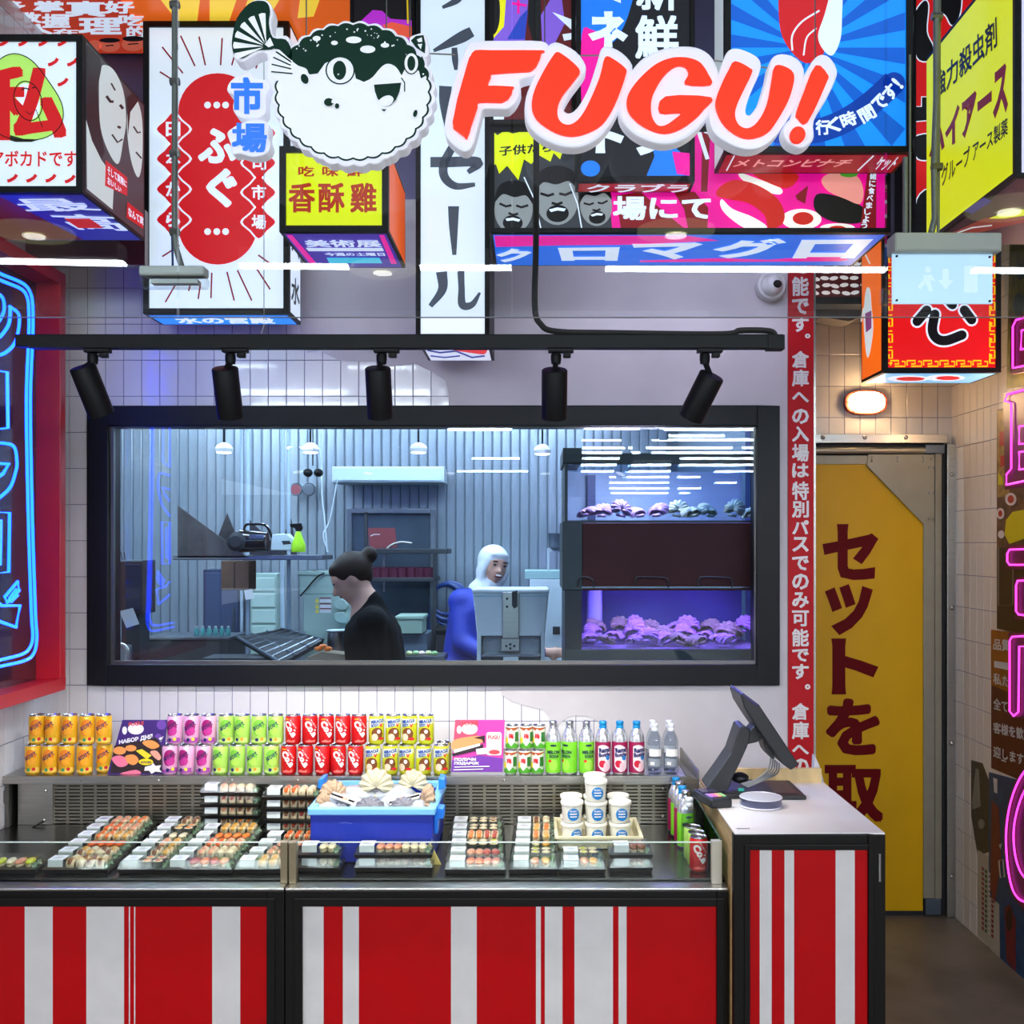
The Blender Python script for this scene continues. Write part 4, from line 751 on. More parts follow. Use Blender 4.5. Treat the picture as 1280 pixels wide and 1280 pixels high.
for i, (nm, mt, cmds) in enumerate(items):
    p = Print(fpl, .0012 + .0006 * i)
    for c in cmds:
        c = fzc(c)
        if c[0] == 'p': p.poly(c[1])
        else: p.stroke(c[1], *c[2:])
        if len(cmds) <= 20: p.obj(nm, mt, fish); p = Print(fpl, .0012 + .0006 * i)
    if len(cmds) > 20: p.obj(nm, mt, fish)
# --- market characters beside the fish
mk = thing('market_sign', 'two raised blue characters with thick white edges beside the fish', 'sign', tuple(P(310, 195, FK)))
BLU = M('market_blue', (8, 104, 236), .4, emis=.5, sample=False)
blobs = [[(285, 105), (292, 97), (302, 92), (310, 88), (318, 97), (332, 100), (337, 110), (332, 122), (332, 140), (324, 147), (312, 149), (298, 146), (291, 136), (292, 120), (284, 114)], [(284, 165), (294, 157), (304, 153), (312, 150), (328, 150), (336, 156), (335, 170), (338, 182), (332, 192), (316, 196), (300, 192), (290, 192), (288, 180), (286, 174)]]
for b_ in blobs: MB().slab(smooth_closed(b_, 4), FK, .04).obj('character_base', FW, mk, bevel=.004)
p = Print(fpl, .002); p.text('市', (289, 97, 329, 143), .05); p.obj('lettering', BLU, mk); p = Print(fpl, .002); p.text('場', (290, 154, 334, 191), .04); p.obj('lettering', BLU, mk)
for (xa, ya, xb, yb), lab in zip(((525, 61, 568, 63), (722, 64, 752, 64), (893, 70, 965, 80)), ('thin steel tie wire between the fish and the letter F', 'thin steel tie wire across the first letter U', 'thin steel tie wire across the second letter U')):
    tag(MB().tube([P(xa, ya, FK, .02), P(xb, yb, FK, .02)], .0016, 6).obj('tie_wire', STEEL), lab, 'wire')
for i, (x, lab) in enumerate(((511, 'thin hanging wire at the right end of the pufferfish'), (681, 'thin hanging wire over the first red letter U'), (330, 'thin hanging wire at the left of the pufferfish'), (1022, 'thin hanging wire above the red exclamation mark'))):
    tag(MB().tube([P(x, -60, FK, .02), P(x, (40, 56, 20, 74)[i], FK, .02)], .0014, 6).obj('suspension_wire', STEEL), lab, 'wire')

# --- emergency lamp on conduit (left) and exit lamp (right)
EK = 470.0; PIPE = M('conduit', (120, 122, 116), .45, .3)
el = thing('emergency_lamp', 'small emergency lamp with clear cover hanging on a conduit', 'lamp', tuple(P(219, 360, EK)))
MB().box(X(178, EK), X(259, EK), Yk(EK) - .03, Yk(EK) + .02, Z(347, EK), Z(335, EK)).obj('housing', M('lamp_grey', (206, 208, 202), .5), el, bevel=.006)
MB().box(X(178, EK), X(260, EK), Yk(EK) - .032, Yk(EK) + .02, Z(361, EK), Z(347, EK)).obj('cover', PLASTIC, el, bevel=.008)
MB().box(X(190, EK), X(248, EK), Yk(EK) - .01, Yk(EK) + .02, Z(355, EK), Z(350, EK)).obj('lamp_tube', WHITE, el)
MB().tube([P(218.5, -60, EK), P(218.5, 280, EK), P(220, 310, EK), P(226, 330, EK), P(229, 340, EK)], .008, 10).obj('conduit', PIPE, el, smooth=True)
MB().tube([P(215, 290, EK), P(216, 336, EK)], .003, 6).obj('cable', M('cable_blue', (46, 66, 120), .5), el)
for y in (6, 102, 192, 290): MB().tube([P(213, y, EK), P(224, y, EK)], .011, 8).obj('clip', STEEL_D, el)
xl = thing('exit_lamp', 'pale blue blank exit lamp panel hanging on grey conduits', 'lamp', tuple(P(1180, 382, EK)))
MB().box(X(1114, EK), X(1247, EK), Yk(EK) - .03, Yk(EK) + .04, Z(318, EK), Z(294, EK)).obj('housing', M('exit_grey', (186, 184, 172), .5, noise=.04), xl, bevel=.006)
MB().box(X(1115, EK), X(1240, EK), Yk(EK) - .004, Yk(EK) + .004, Z(380, EK), Z(317, EK)).obj('panel', M('exit_panel', (176, 206, 230), .25, emis=.75, sample=False), xl, bevel=.001)
for x, y in ((1120, 321), (1236, 322), (1120, 376), (1236, 377)): MB().lathe([(.003, 0), (.003, .004)], P(x, y, EK, -.004), 10, rx90).obj('screw', BLACKM, xl)
ex = Print(('Y', Yk(EK) - .004), .0004); ex.poly([(1178, 336), (1186, 336), (1186, 350), (1192, 350), (1182, 362), (1172, 350), (1178, 350)]); ex.poly(rrect(1205, 332, 1222, 366, 2)); ex.poly(ell(1160, 337, 4)); ex.poly([(1154, 344), (1164, 343), (1170, 352), (1163, 350), (1166, 364), (1161, 364), (1157, 354), (1150, 362), (1147, 358), (1154, 350)])
ex.obj('faint_pictogram', M('exit_pict', (196, 216, 236), .25, emis=.75, sample=False), xl)
for pts, r in (([P(1174, -60, EK, .02), P(1174, 120, EK, .02), P(1171, 200, EK, .02), P(1172, 270, EK, .02), P(1166, 294, EK, .02)], .0085), ([P(1180, -60, EK, .03), P(1178, 294, EK, .03)], .004), ([P(1138, 190, EK, .04), P(1138, 294, EK, .04)], .007), ([P(1144, 60, EK, .04), P(1144, 294, EK, .04)], .003)):
    MB().tube(pts, r, 10).obj('conduit', PIPE, xl, smooth=True)
for y in (16, 205): MB().tube([P(1168, y, EK, .02), P(1181, y, EK, .02)], .011, 8).obj('clip', STEEL_D, xl)
MB().box(X(1106, EK), X(1116, EK), Yk(EK) + .01, Yk(EK) + .05, Z(378, EK), Z(358, EK)).obj('junction', PLASTIC, xl, bevel=.004)

# --- track with five heads
TK = 440.0; TY = Yk(TK)
tr = thing('lighting_track', 'long black lighting track hanging above the counter', 'track', (X(500, TK), TY, Z(436, TK)))
ty0, ty1 = Z(436, TK), Z(419, TK)
MB().box(X(22, TK), X(978, TK), TY - .018, TY + .018, ty0 + .004, ty1).obj('rail', BLACKM, tr, bevel=.003)
MB().box(X(40, TK), X(978, TK), TY - .021, TY + .021, ty0, ty0 + .007).obj('rail_lip', BLACKM, tr)
MB().box(X(958, TK), X(979, TK), TY - .022, TY + .022, Z(438, TK), Z(420, TK)).obj('end_feed', BLACKM, tr, bevel=.002)
cb = smooth_open([P(670.5, 120, TK, -.03), P(670, 300, TK, -.03), P(668.5, 385, TK, -.03), P(676, 408, TK, -.03), P(695, 416, TK, -.02), P(760, 417, TK, -.01), P(900, 418.5, TK, -.01), P(925, 414, TK, -.01), P(962, 415, TK, -.01), P(969, 424, TK, -.01)])
MB().tube([P(673, -80, TK, -.03)] + [Vector(p) for p in cb], .0085, 8).obj('power_cable', M('cable_black', (18, 17, 16), .6), tr, smooth=True)
MB().tube([P(330, -60, TK), P(330, 400, TK)], .0012, 5).obj('hanger', STEEL, tr); MB().tube([P(330, 405, TK), P(326, 419, TK)], .0012, 5).obj('hanger', STEEL, tr); MB().tube([P(330, 405, TK), P(334, 419, TK)], .0012, 5).obj('hanger', STEEL, tr)
heads = [(116, (108, 460), (122, 517), 'leftmost black track spotlight, tilted to the right'), (288, (284.5, 462), (284.5, 520), 'second black track spotlight from the left, hanging straight'), (477, (474, 462), (473.5, 520), 'middle black track spotlight, hanging straight'), (695, (693, 464), (693, 521), 'fourth black track spotlight from the left, beside the power cable'), (881, (888, 471), (865, 521), 'rightmost black track spotlight, tilted to the left')]
for hx, p0, p1, lab in heads:
    t = thing('track_spotlight', lab, 'spotlight', tuple(P(hx, 436, TK)), 'spotlights on the black track')
    x = X(hx, TK)
    MB().box(x - .022, x + .05, TY - .014, TY + .014, Z(441, TK), Z(436, TK)).obj('adapter', BLACKM, t, bevel=.002)
    MB().box(x + .02, x + .042, TY - .012, TY + .012, Z(447, TK), Z(441, TK)).obj('adapter_lock', BLACKM, t, bevel=.002)
    MB().lathe([(.013, 0), (.015, .012), (.015, .026), (.012, .03)], P(hx, 455, TK), 14).obj('swivel', BLACKM, t, smooth=True)
    a = P(*p0, TK, -.028); b = P(*p1, TK, .028); d = (b - a).normalized(); q = Vector((0, 0, 1)).rotation_difference(d).to_matrix(); L = (b - a).length
    MB().tube([P(hx, 452, TK), a + d * .006], .008, 8).obj('joint', BLACKM, t)
    cyl = MB().lathe([(.012, -.001), (.034, 0), (.0365, .003), (.0365, L), (.033, L), (.031, L - .02), (.004, L - .03)], a, 28, q).obj('lamp_head', BLACKM, t, smooth=True)
    MB().lathe([(.029, L - .017), (.029, L - .015)], a, 20, q).obj('lens', M('spot_lens', (255, 240, 220), .3, emis=4.0, sample=False), t)
    ld = bpy.data.lights.new('spot_bulb', 'SPOT'); ld.energy = SPOT; ld.spot_size = math.radians(105); ld.spot_blend = .9; ld.color = (1, .95, .88); ld.shadow_soft_size = .03
    lo = bpy.data.objects.new('spot_bulb', ld); COL.objects.link(lo); lo.parent = t; lo.location = b + d * .01 - wloc(t); lo.rotation_euler = (-Vector((0, 0, 1))).rotation_difference(d.normalized()).to_euler()

# --- hall lamps behind the viewer: strip lamps and discs (seen mirrored in the glass, except the added full rows)
HZ = 3.5
STRIP = M('strip_glow', (236, 244, 255), .4, emis=LAMP)
def strip(x0, x1, y, w, hgt, lab, yb=None):
    t = thing('strip_lamp', lab, 'lamp', ((x0 + x1) / 2, y, HZ), 'strip lamps on the hall ceiling'); yb = y if yb is None else yb
    MB().hexa([(x0, y - w / 2, HZ), (x1, yb - w / 2, HZ), (x1, yb + w / 2, HZ), (x0, y + w / 2, HZ)], [(x0, y - w / 2, HZ + hgt), (x1, yb - w / 2, HZ + hgt), (x1, yb + w / 2, HZ + hgt), (x0, y + w / 2, HZ + hgt)]).obj('diffuser', STRIP, t)
    MB().box(x0, x1, min(y, yb) - w * .6, max(y, yb) + w * .6, HZ + hgt, 3.62).obj('lamp_body', WHITE, t)
def virt(px, py, yp): V = F * (HZ - H) / (CY - py); return (px - CX) / F * V, 2 * yp - V
WGY = Yk(WK) + .045
for n_, (xa, xb, ya, yb) in enumerate(((-60, 155, 327, 331), (300, 435, 334, 335), (525, 640, 336, 336.5), (757, 1108, 337.5, 339), (1217, 1330, 339.5, 340.5))):
    (u0, v0), (u1, v1) = virt(xa, ya, PY), virt(xb, yb, PY); strip(u0, u1, v0, .07, .02, 'hall strip lamp in the front row, %s from the left' % ORD[n_], v1)
FAR = ORD + ['eleventh', 'twelfth']
rows = [538, 546, 551, 561, 567, 574, 582, 590, 597, 604, 611, 617]
segs = [[(560, 640), (730, 800), (816, 950)], [(470, 560), (727, 795), (820, 905)], [(727, 785), (815, 950)], [(360, 390), (728, 790), (808, 915), (928, 960)], [(728, 800), (815, 950)], [(590, 650), (728, 790), (850, 950)], [(727, 838), (850, 950)], [(560, 660), (727, 838), (895, 950)], [(762, 836), (848, 875)], [(762, 836), (895, 920)], [(762, 836), (848, 876)], [(764, 835), (850, 862)]]
for r_, (py, sg) in enumerate(zip(rows, segs)):
    for c_, (xa, xb) in enumerate(sg):
        (u0, v0), (u1, v1) = virt(xa, py, WGY), virt(xb, py, WGY); strip(u0, u1, v0, .12, .034, 'hall strip lamp in the %s far row of the hall ceiling, %s from the left' % (FAR[r_], ORD[c_]))
for r_, yy in enumerate((-3.9, -5.1, -6.3)):  # unseen rows added for more frontal light on wall and counter
    for c_ in range(6): strip(-5.4 + 1.8 * c_, -4.0 + 1.8 * c_, yy, .12, .055, 'added lamp in the %s unseen row behind the viewer, %s from the left' % (ORD[r_], ORD[c_]))
for n_, (px, py) in enumerate(((478, 342), (845, 295), (42, 296), (466, 236), (1262, 266))):
    u, v = virt(px, py, PY)
    t = thing('disc_lamp', 'round frosted disc lamp with bright ring on the hall ceiling, %s of five' % ORD[n_], 'lamp', (u, v, HZ), 'disc lamps on the hall ceiling')
    MB().lathe([(.2, 0), (.22, .01), (.22, .03)], (u, v, HZ + .01), 32).obj('frosted_disc', M('disc_frost', (196, 200, 150), .5, emis=1.6), t, smooth=True)
    MB().lathe([(.05, 0), (.06, .0), (.06, .006), (.05, .006)], (u, v, HZ), 24).obj('ring_light', M('disc_ring', (255, 250, 236), .5, emis=14.0), t)
    MB().lathe([(.02, 0), (.02, .08)], (u, v, HZ + .04), 12).obj('stem', STEEL, t)

# --- unseen lights added behind the signs to brighten the upper wall
for xa, xb, k_, zz, lab, par in ((700, 1040, 335, 3.02, 'added hidden light behind the wide sushi sign', 'sushi_sign'), (395, 500, 335, 3.05, 'added hidden light behind the yellow chicken sign', 'crispy_chicken_sign')):
    t = thing('added_wall_light', lab, 'lamp', (X((xa + xb) / 2, k_), Yk(k_), zz), 'added lights behind the signs'); yy = Yk(345 if k_ == 335 else 346) + .012
    MB().box(X(xa, k_), X(xb, k_), yy - .012, yy + .02, zz, zz + .03).obj('lamp_body', WHITE, t)
    MB().box(X(xa, k_), X(xb, k_), yy, yy + .02, zz - .012, zz).obj('diffuser', M('added_wall_glow', (226, 220, 255), .4, emis=52.0), t)
# ================================================================== counter
CK = 418.0; CYF = Yk(CK)                 # case front
DECK = H - 1.014; LEDGE = Z(1108, CK)
SK = 350.0; SY = Yk(SK); SZ = Z(970, SK); LK = 345.0; LYY = Yk(LK)
CRED = M('case_red', (172, 5, 11), .35, noise=.04, spec=.2); CWHT = M('case_white', (206, 203, 200), .35, noise=.04, spec=.3); CBLK = M('case_black', (14, 12, 10), .45, noise=.1, spec=.2)
def stripes(t, yf, k, y0, edges, first):
    col = first
    for a, b in zip(edges, edges[1:]):
        MB().box(X(a, k), X(b, k), yf, yf + .006, .12, Z(y0, k)).obj('stripe', CRED if col == 'r' else CWHT, t); col = 'w' if col == 'r' else 'r'
def case(label, px0, px1, pe0, pe1, edges, first, gx0, gx1):
    t = thing('display_case', label, 'display case', (X((px0 + px1) / 2, CK), CYF + .3, 0), 'refrigerated display cases')
    xa, xb = X(px0, CK), X(px1, CK)
    MB().box(xa, xb, CYF + .008, LYY - .055, .1, DECK - .05).obj('base_body', CBLK, t)
    MB().box(xa + .03, xb - .03, CYF + .06, LYY - .1, 0, .1).obj('plinth', CBLK, t)
    ring(MB(), xa, xb, .1, Z(1112, CK), X(pe0, CK), X(pe1, CK), .12, Z(1131, CK), CYF - .012, CYF + .01).obj('front_frame', CBLK, t, bevel=.003)
    ring(MB(), X(pe0 - 10, CK), X(pe1 + 10, CK), .11, Z(1121, CK), X(pe0, CK), X(pe1, CK), .12, Z(1131, CK), CYF - .018, CYF - .01).obj('inner_frame', CBLK, t, bevel=.002)
    stripes(t, CYF - .006, CK, 1131, edges, first)
    MB().box(xa, xb, CYF + .05, LYY - .001, DECK - .05, DECK - .001).obj('deck', M('deck_steel', (92, 90, 88), .25, 1.0, noise=.08, scale=4), t)
    MB().box(xa, xb, CYF - .016, CYF + .05, Z(1112, CK), LEDGE).obj('front_ledge', STEEL, t, bevel=.004)
    MB().box(xa, xb, CYF + .05, CYF + .062, DECK - .03, Z(1098, 410)).obj('glass_rail', STEEL, t)
    MB().box(X(gx0, 413), X(gx1, 413), Yk(413), Yk(413) + .006, DECK - .01, Z(1053, 413)).obj('front_glass', PLASTIC, t)
    MB().box(X(gx0, 413), X(gx1, 413), Yk(413) - .0005, Yk(413) + .0065, Z(1053.5, 413), Z(1052.6, 413)).obj('glass_edge', M('glass_edge', (196, 212, 204), .2), t)
    return t
BR = M('bracket_brass', (150, 138, 112), .35, .8)
c1 = case('left display case with three white stripes and rows of sushi trays', -140, 356.6, -135, 335, [-135, -70, -20, 32, 67, 109, 156, 162, 163.5, 168.5, 170, 266, 301, 335][3:], 'w', -140, 358)
MB().box(X(-135, CK), X(32, CK), CYF - .006, CYF, .12, Z(1131, CK)).obj('stripe', CRED, c1)
MB().box(X(351, 414), X(360, 414), Yk(414) - .008, Yk(414) + .02, LEDGE, Z(1052, 414)).obj('glass_post', BR, c1, bevel=.002)
c2 = case('right display case with many thin stripes, beside the cash desk', 357.4, 909.5, 379, 895, [379, 405, 429, 449, 564, 596, 670, 676, 681, 703, 718, 766, 773, 783, 895], 'w', 358, 900)
MB().box(X(361.5, 414), X(371, 414), Yk(414) - .008, Yk(414) + .02, LEDGE, Z(1052, 414)).obj('glass_post', BR, c2, bevel=.002)
MB().box(X(889, 414), X(902, 414), Yk(414) - .01, Yk(414) + .012, LEDGE, Z(1050, 414)).obj('glass_post', M('bracket_pale', (196, 192, 176), .35, .5), c2, bevel=.002)
gxr = X(900, 414); MB().prism([(gxr, Yk(414), DECK), (gxr, SY, DECK), (gxr, SY, DECK + .13), (gxr, Yk(414), Z(1050, 414))], (.006, 0, 0)).obj('end_glass', glass('green_glass', (150, 190, 170)), c2)
MB().tube([(gxr + .003, Yk(414), Z(1050, 414)), (gxr + .003, SY, DECK + .13)], .003, 6).obj('end_glass_edge', M('edge_green', (34, 74, 58), .2), c2)
# --- rear shelf with louvred back
sh_ = thing('steel_shelf', 'long steel shelf carrying the drinks above the louvred grille', 'shelf', (-.6, SY + .2, SZ))
sxa, sxb = LX + .004, X(858, SK)
MB().box(sxa, sxb, SY, MAINY - .004, SZ - .012, SZ).obj('shelf_top', STEEL, sh_, bevel=.002)
MB().box(sxa, sxb, SY - .003, SY + .004, Z(980, SK), SZ).obj('front_lip', STEEL, sh_, bevel=.001)
for x in (3, 102, 199, 290, 372, 530, 630, 848): MB().ball(P(x, 975, SK, -.003), .005, .003, .005, 8, 4).obj('screw', STEEL, sh_)
se_ = thing('shelf_end_panel', 'folded steel end panel at the right end of the shelf', 'panel', (sxb, SY + .1, DECK))
MB().prism([P(858, 968, SK, -.002), P(872, 975, SK, -.002), P(872, 1042, SK, -.002), P(858, 1042, SK, -.002)], (0, .35, 0)).obj('end_bracket', STEEL, se_)
MB().prism([P(872, 963, SK, .002), P(864, 954, SK, .3), P(864, 1040, SK, .3), P(872, 1040, SK, .002)], (.006, 0, 0)).obj('end_plate', STEEL, se_)
lv_ = thing('louvred_back', 'long steel louvred air grille below the drinks shelf', 'grille', (-.6, LYY, DECK))
# louvre panels: one mesh of bars each
LOUV = M('louvre_steel', (150, 146, 132), .36, 1.0, noise=.12, scale=3)
lz0, lz1 = DECK, SZ - .03
def louvre(x0, x1):
    b = MB(); xa, xb = X(x0, LK), X(x1, LK); n = max(1, round((x1 - x0) / 17.3)); pit = (xb - xa) / n; rz = 4.3 / LK; nr = int((lz1 - lz0 - .012) / rz)
    for i in range(n + 1): b.box(xa + i * pit - (.005 if i else -.0002), xa + i * pit + (.005 if i < n else -.0002), LYY, LYY + .004, lz0, lz1)
    for j in range(nr + 1): b.box(xa, xb, LYY + .0005, LYY + .0035, lz0 + .006 + j * rz - .0038, lz0 + .006 + j * rz + .0038)
    b.box(xa, xb, LYY + .0005, LYY + .0035, lz0 + .006 + nr * rz, lz1)
    o = b.obj('louvre_panel', LOUV, lv_); return o
for x0, x1 in ((67, 206), (206, 345), (345, 484), (484, 537), (537, 640), (640, 745), (745, 835)): louvre(x0, x1)
MB().box(X(67, LK), X(836, LK), LYY + .03, LYY + .036, lz0, lz1).obj('dark_backing', M('louvre_dark', (48, 42, 34), .6), lv_)
MB().box(X(836, LK), X(858, LK), LYY - .002, LYY + .004, lz0, lz1).obj('plain_panel', STEEL_D, lv_)
MB().box(X(24, LK), X(67, LK), LYY - .01, LYY + .004, lz0, lz1).obj('plain_panel', STEEL, lv_)
MB().box(X(15, LK), X(19, LK), LYY - .05, LYY + .1, lz0, lz1 + .02).obj('bracket_arm', STEEL_D, lv_)
MB().prism([P(15, 985, LK, -.05), P(4, 985, LK, -.05), P(15, 1002, LK, -.05)], (0, .02, 0)).obj('bracket_gusset', STEEL_D, lv_)
for y in (985, 1020): MB().ball(P(829, y, LK, -.004), .006, .004, .006, 8, 4).obj('screw', STEEL, lv_)
for x, y in ((59, 988), (57, 1024)): MB().ball(P(x, y, LK, -.012), .006, .004, .006, 8, 4).obj('screw', STEEL, lv_)
MB().tube([Vector(p) for p in smooth_open([P(33, 1033, LK, -.06), P(42, 1034, LK, -.06), P(50, 1029, LK, -.04), P(57, 1025, LK, -.012)])], .003, 6).obj('sensor_cable', BLACKM, lv_, smooth=True)

# --- cash desk
DK = 430.0; DY = Yk(DK); DZ = Z(1041, DK); DYB = DY / .823
WOOD = M('oak', (176, 146, 100), .5, noise=.22, scale=6, stretch=(1, 1, 9)); WOODX = M('oak_edge', (160, 126, 82), .5, noise=.25, scale=6, stretch=(1, 6, 1))
dk = thing('cash_desk', 'black framed cash desk with red and white stripes and white top', 'desk', (X(1012, DK), DY + .25, 0))
xa, xb = X(917, DK), X(1107, DK)
ring(MB(), xa, xb, .0, DZ - .004, X(937, DK), X(1085, DK), .1, Z(1062, DK), DY - .002, DY + .03).obj('front_frame', CBLK, dk, bevel=.004)
ring(MB(), X(930, DK), X(1092, DK), .05, Z(1055, DK), X(937, DK), X(1085, DK), .1, Z(1062, DK), DY - .008, DY).obj('inner_frame', CBLK, dk, bevel=.002)
stripes(dk, DY + .004, DK, 1062, [937, 950, 965, 981, 993, 1045, 1069, 1085], 'r')
MB().box(xa + .004, xa + .02, DY + .03, DYB, .0, DZ - .006).obj('side_panel', WOOD, dk); MB().box(xb - .02, xb, DY + .03, DYB, 0, DZ - .006).obj('side_panel', CBLK, dk)
MB().box(xa + .02, xb - .02, DY + .012, DYB - .02, .06, DZ - .03).obj('carcass', CBLK, dk)
MB().box(xa + .003, xb - .002, DY + .0, DYB, DZ - .006, DZ).obj('desk_top', M('desk_white', (236, 232, 232), .35, noise=.02), dk, bevel=.001)
MB().box(xa + .002, xa + .02, DY + .42, DYB - .021, DZ, DZ + .012).obj('wood_rim', WOODX, dk)
MB().box(xa + .1, xb - .012, DYB - .02, DYB, DZ, DZ + .05).obj('back_board', M('oak_light', (206, 178, 126), .5, noise=.2, scale=5, stretch=(5, 1, 1)), dk)
MB().tube([(X(1099, DK), DY - .004, DZ - .06), (X(1099, DK), DY - .004, DZ - .14)], .004, 8).obj('door_pull', STEEL, dk)
p = Print(('Z', DZ), .001)
for i, x in enumerate((921, 923.5, 926, 929, 932, 935)): p.stroke([(x, 1036.5), (x + 1.6, 1035.5)], .9)
p.obj('pen_marks', BLACKM, dk)
pb_ = MB().box(X(1107, DK) + .003, X(1107, DK) + .012, DY + .1, DY + .13, 0, Z(1178, 412)); tag(pb_.obj('wood_board', M('pine', (206, 176, 122), .5, noise=.15)), 'narrow pale wooden board leaning on the desk side', 'board')

# --- till
def dp(x, y, off): return hit(x, y, ('Y', DY + off))
TB = M('till_black', (24, 26, 30), .42, noise=.1)
tl = thing('cash_till', 'black point of sale till seen from its side on a tilted stand', 'till', tuple(dp(930, 1000, .25)))
yo = .38
MB().prism([dp(x, y, yo) for x, y in ((925.5, 869), (929, 866), (949, 881), (999, 956), (989, 963), (978, 955), (944, 906), (930, 884))], (0, .2, 0)).obj('screen', TB, tl, bevel=.004)
MB().prism([dp(x, y, yo - .0015) for x, y in ((926.5, 868), (929, 866), (949, 881), (946, 883))], (0, .203, 0)).obj('screen_top_edge', M('till_sheen', (52, 48, 92), .25), tl)
MB().prism([dp(x, y, yo + .04) for x, y in smooth_closed(((925, 909), (937, 913), (934, 934), (916, 972), (908, 990), (885, 987), (888, 978), (914, 941)), 2)], (0, .12, 0)).obj('stand', TB, tl, bevel=.004)
MB().prism([dp(x, y, yo + .06) for x, y in ((934, 918), (945, 905), (957, 914), (955, 922), (946, 928), (932, 931))], (0, .08, 0)).obj('tilt_joint', TB, tl, bevel=.003)
MB().prism([dp(x, y, yo + .05) for x, y in smooth_closed(((953, 922), (958, 924), (968, 944), (966, 949), (958, 940)), 2)], (0, .1, 0)).obj('connector_cover', TB, tl)
MB().box(dp(905, 990, yo).x, dp(974, 990, yo).x, DY + .41, DYB - .04, DZ + .001, DZ + .018).obj('till_base', TB, tl, bevel=.005)
MB().ball(dp(925, 972, yo + .1), .03, .03, .018, 12, 8).obj('foot_module', TB, tl, smooth='all')
cbk = MB()
for i in range(5): cbk.tube([Vector(q) for q in smooth_open([dp(964 + 2.5 * i, 946 + 2 * i, yo + .08 + .012 * i), dp(960 + i * 3, 962 + i, yo + .07 + .012 * i), dp(945 + 3 * i, 974, yo + .06), dp(926 + 2 * i, 980 + i, yo + .05)])], .0028, 6)
cbk.obj('cables', M('cable_pale', (120, 122, 124), .5), tl, smooth=True)
MB().box(dp(924, 980, yo + .05).x, dp(931, 980, yo + .05).x, DY + .44, DY + .455, DZ + .02, DZ + .028).obj('plug', M('plug_green', (40, 160, 140), .4, emis=.3, sample=False), tl)
ct = thing('card_terminal', 'small black card terminal with coloured keys on the desk corner', 'card terminal', tuple(hit(901, 1012, ('Z', DZ))))
tp = Matrix.Rotation(math.radians(14), 3, 'Z'); c0 = hit(901, 1010, ('Z', DZ)); c0.z += .0
def trm(x0, x1, y0, y1, z0, z1, nm, m, bv=.003): return MB().box(c0.x + x0, c0.x + x1, c0.y + y0, c0.y + y1, DZ + z0, DZ + z1, tp, (c0.x, c0.y, DZ)).obj(nm, m, ct, bevel=bv)
trm(-.036, .036, -.01, .15, .001, .03, 'terminal_body', TB, .006)
trm(-.028, .028, .08, .135, .03, .033, 'screen', M('term_screen', (52, 46, 74), .15), .001)
for i, cc in enumerate(((176, 130, 214), (220, 120, 180), (236, 170, 120), (150, 206, 130))): trm(-.028 + .0145 * i, -.016 + .0145 * i, .02, .06, .03, .034, 'key', M('key%d' % i, cc, .4), .001)
dsh = thing('clear_dish', 'round clear plastic change dish on the white desk top', 'dish', tuple(hit(951, 1006, ('Z', DZ))))
dc0 = hit(951, 1008, ('Z', DZ)) + Vector((0, 0, .001)); MB().lathe([(.05, 0), (.062, .002), (.067, .012), (.067, .03), (.065, .03), (.065, .013), (.06, .004), (.05, .004)], dc0, 40).obj('bowl', glass('dish_glass', (228, 230, 240), 1.45, .02), dsh, smooth=True)
MB().lathe([(.067, .029), (.068, .0305), (.066, .032), (.0648, .0305)], dc0, 40).obj('rim', M('dish_rim', (214, 214, 226), .2), dsh, smooth=True)
MB().lathe([(.066, .001), (.0685, .003), (.066, .006)], dc0, 40).obj('foot_rim', M('dish_rim', (214, 214, 226), .2), dsh, smooth=True)
tg = thing('receipt_tray', 'flat dark tray at the back of the desk beside the till', 'tray', tuple(hit(1000, 996, ('Z', DZ))))
MB().box(dp(979, 990, .3).x, dp(1018, 990, .3).x, DY + .4, DYB - .04, DZ + .001, DZ + .014).obj('tray_body', TB, tg, bevel=.003)
MB().box(dp(980, 990, .3).x, dp(1010, 990, .3).x, DY + .43, DYB - .06, DZ + .014, DZ + .017).obj('tray_lid', M('tray_wine', (58, 22, 26), .35), tg)
bagk = DYB - DY + .02
bag = MB().prism([hit(x, y, ('Y', DYB + .015)) for x, y in ((1018, 944), (1024, 956), (1030, 978), (1042, 990), (1041, 1003), (1022, 1004), (1016, 985))], (0, .03, 0)); bo = bag.obj('plastic_bag', M('bag_white', (206, 204, 210), .35, noise=.06, bump=.4, scale=25))
tag(bo, 'crumpled white plastic bag hung behind the cash desk', 'bag')
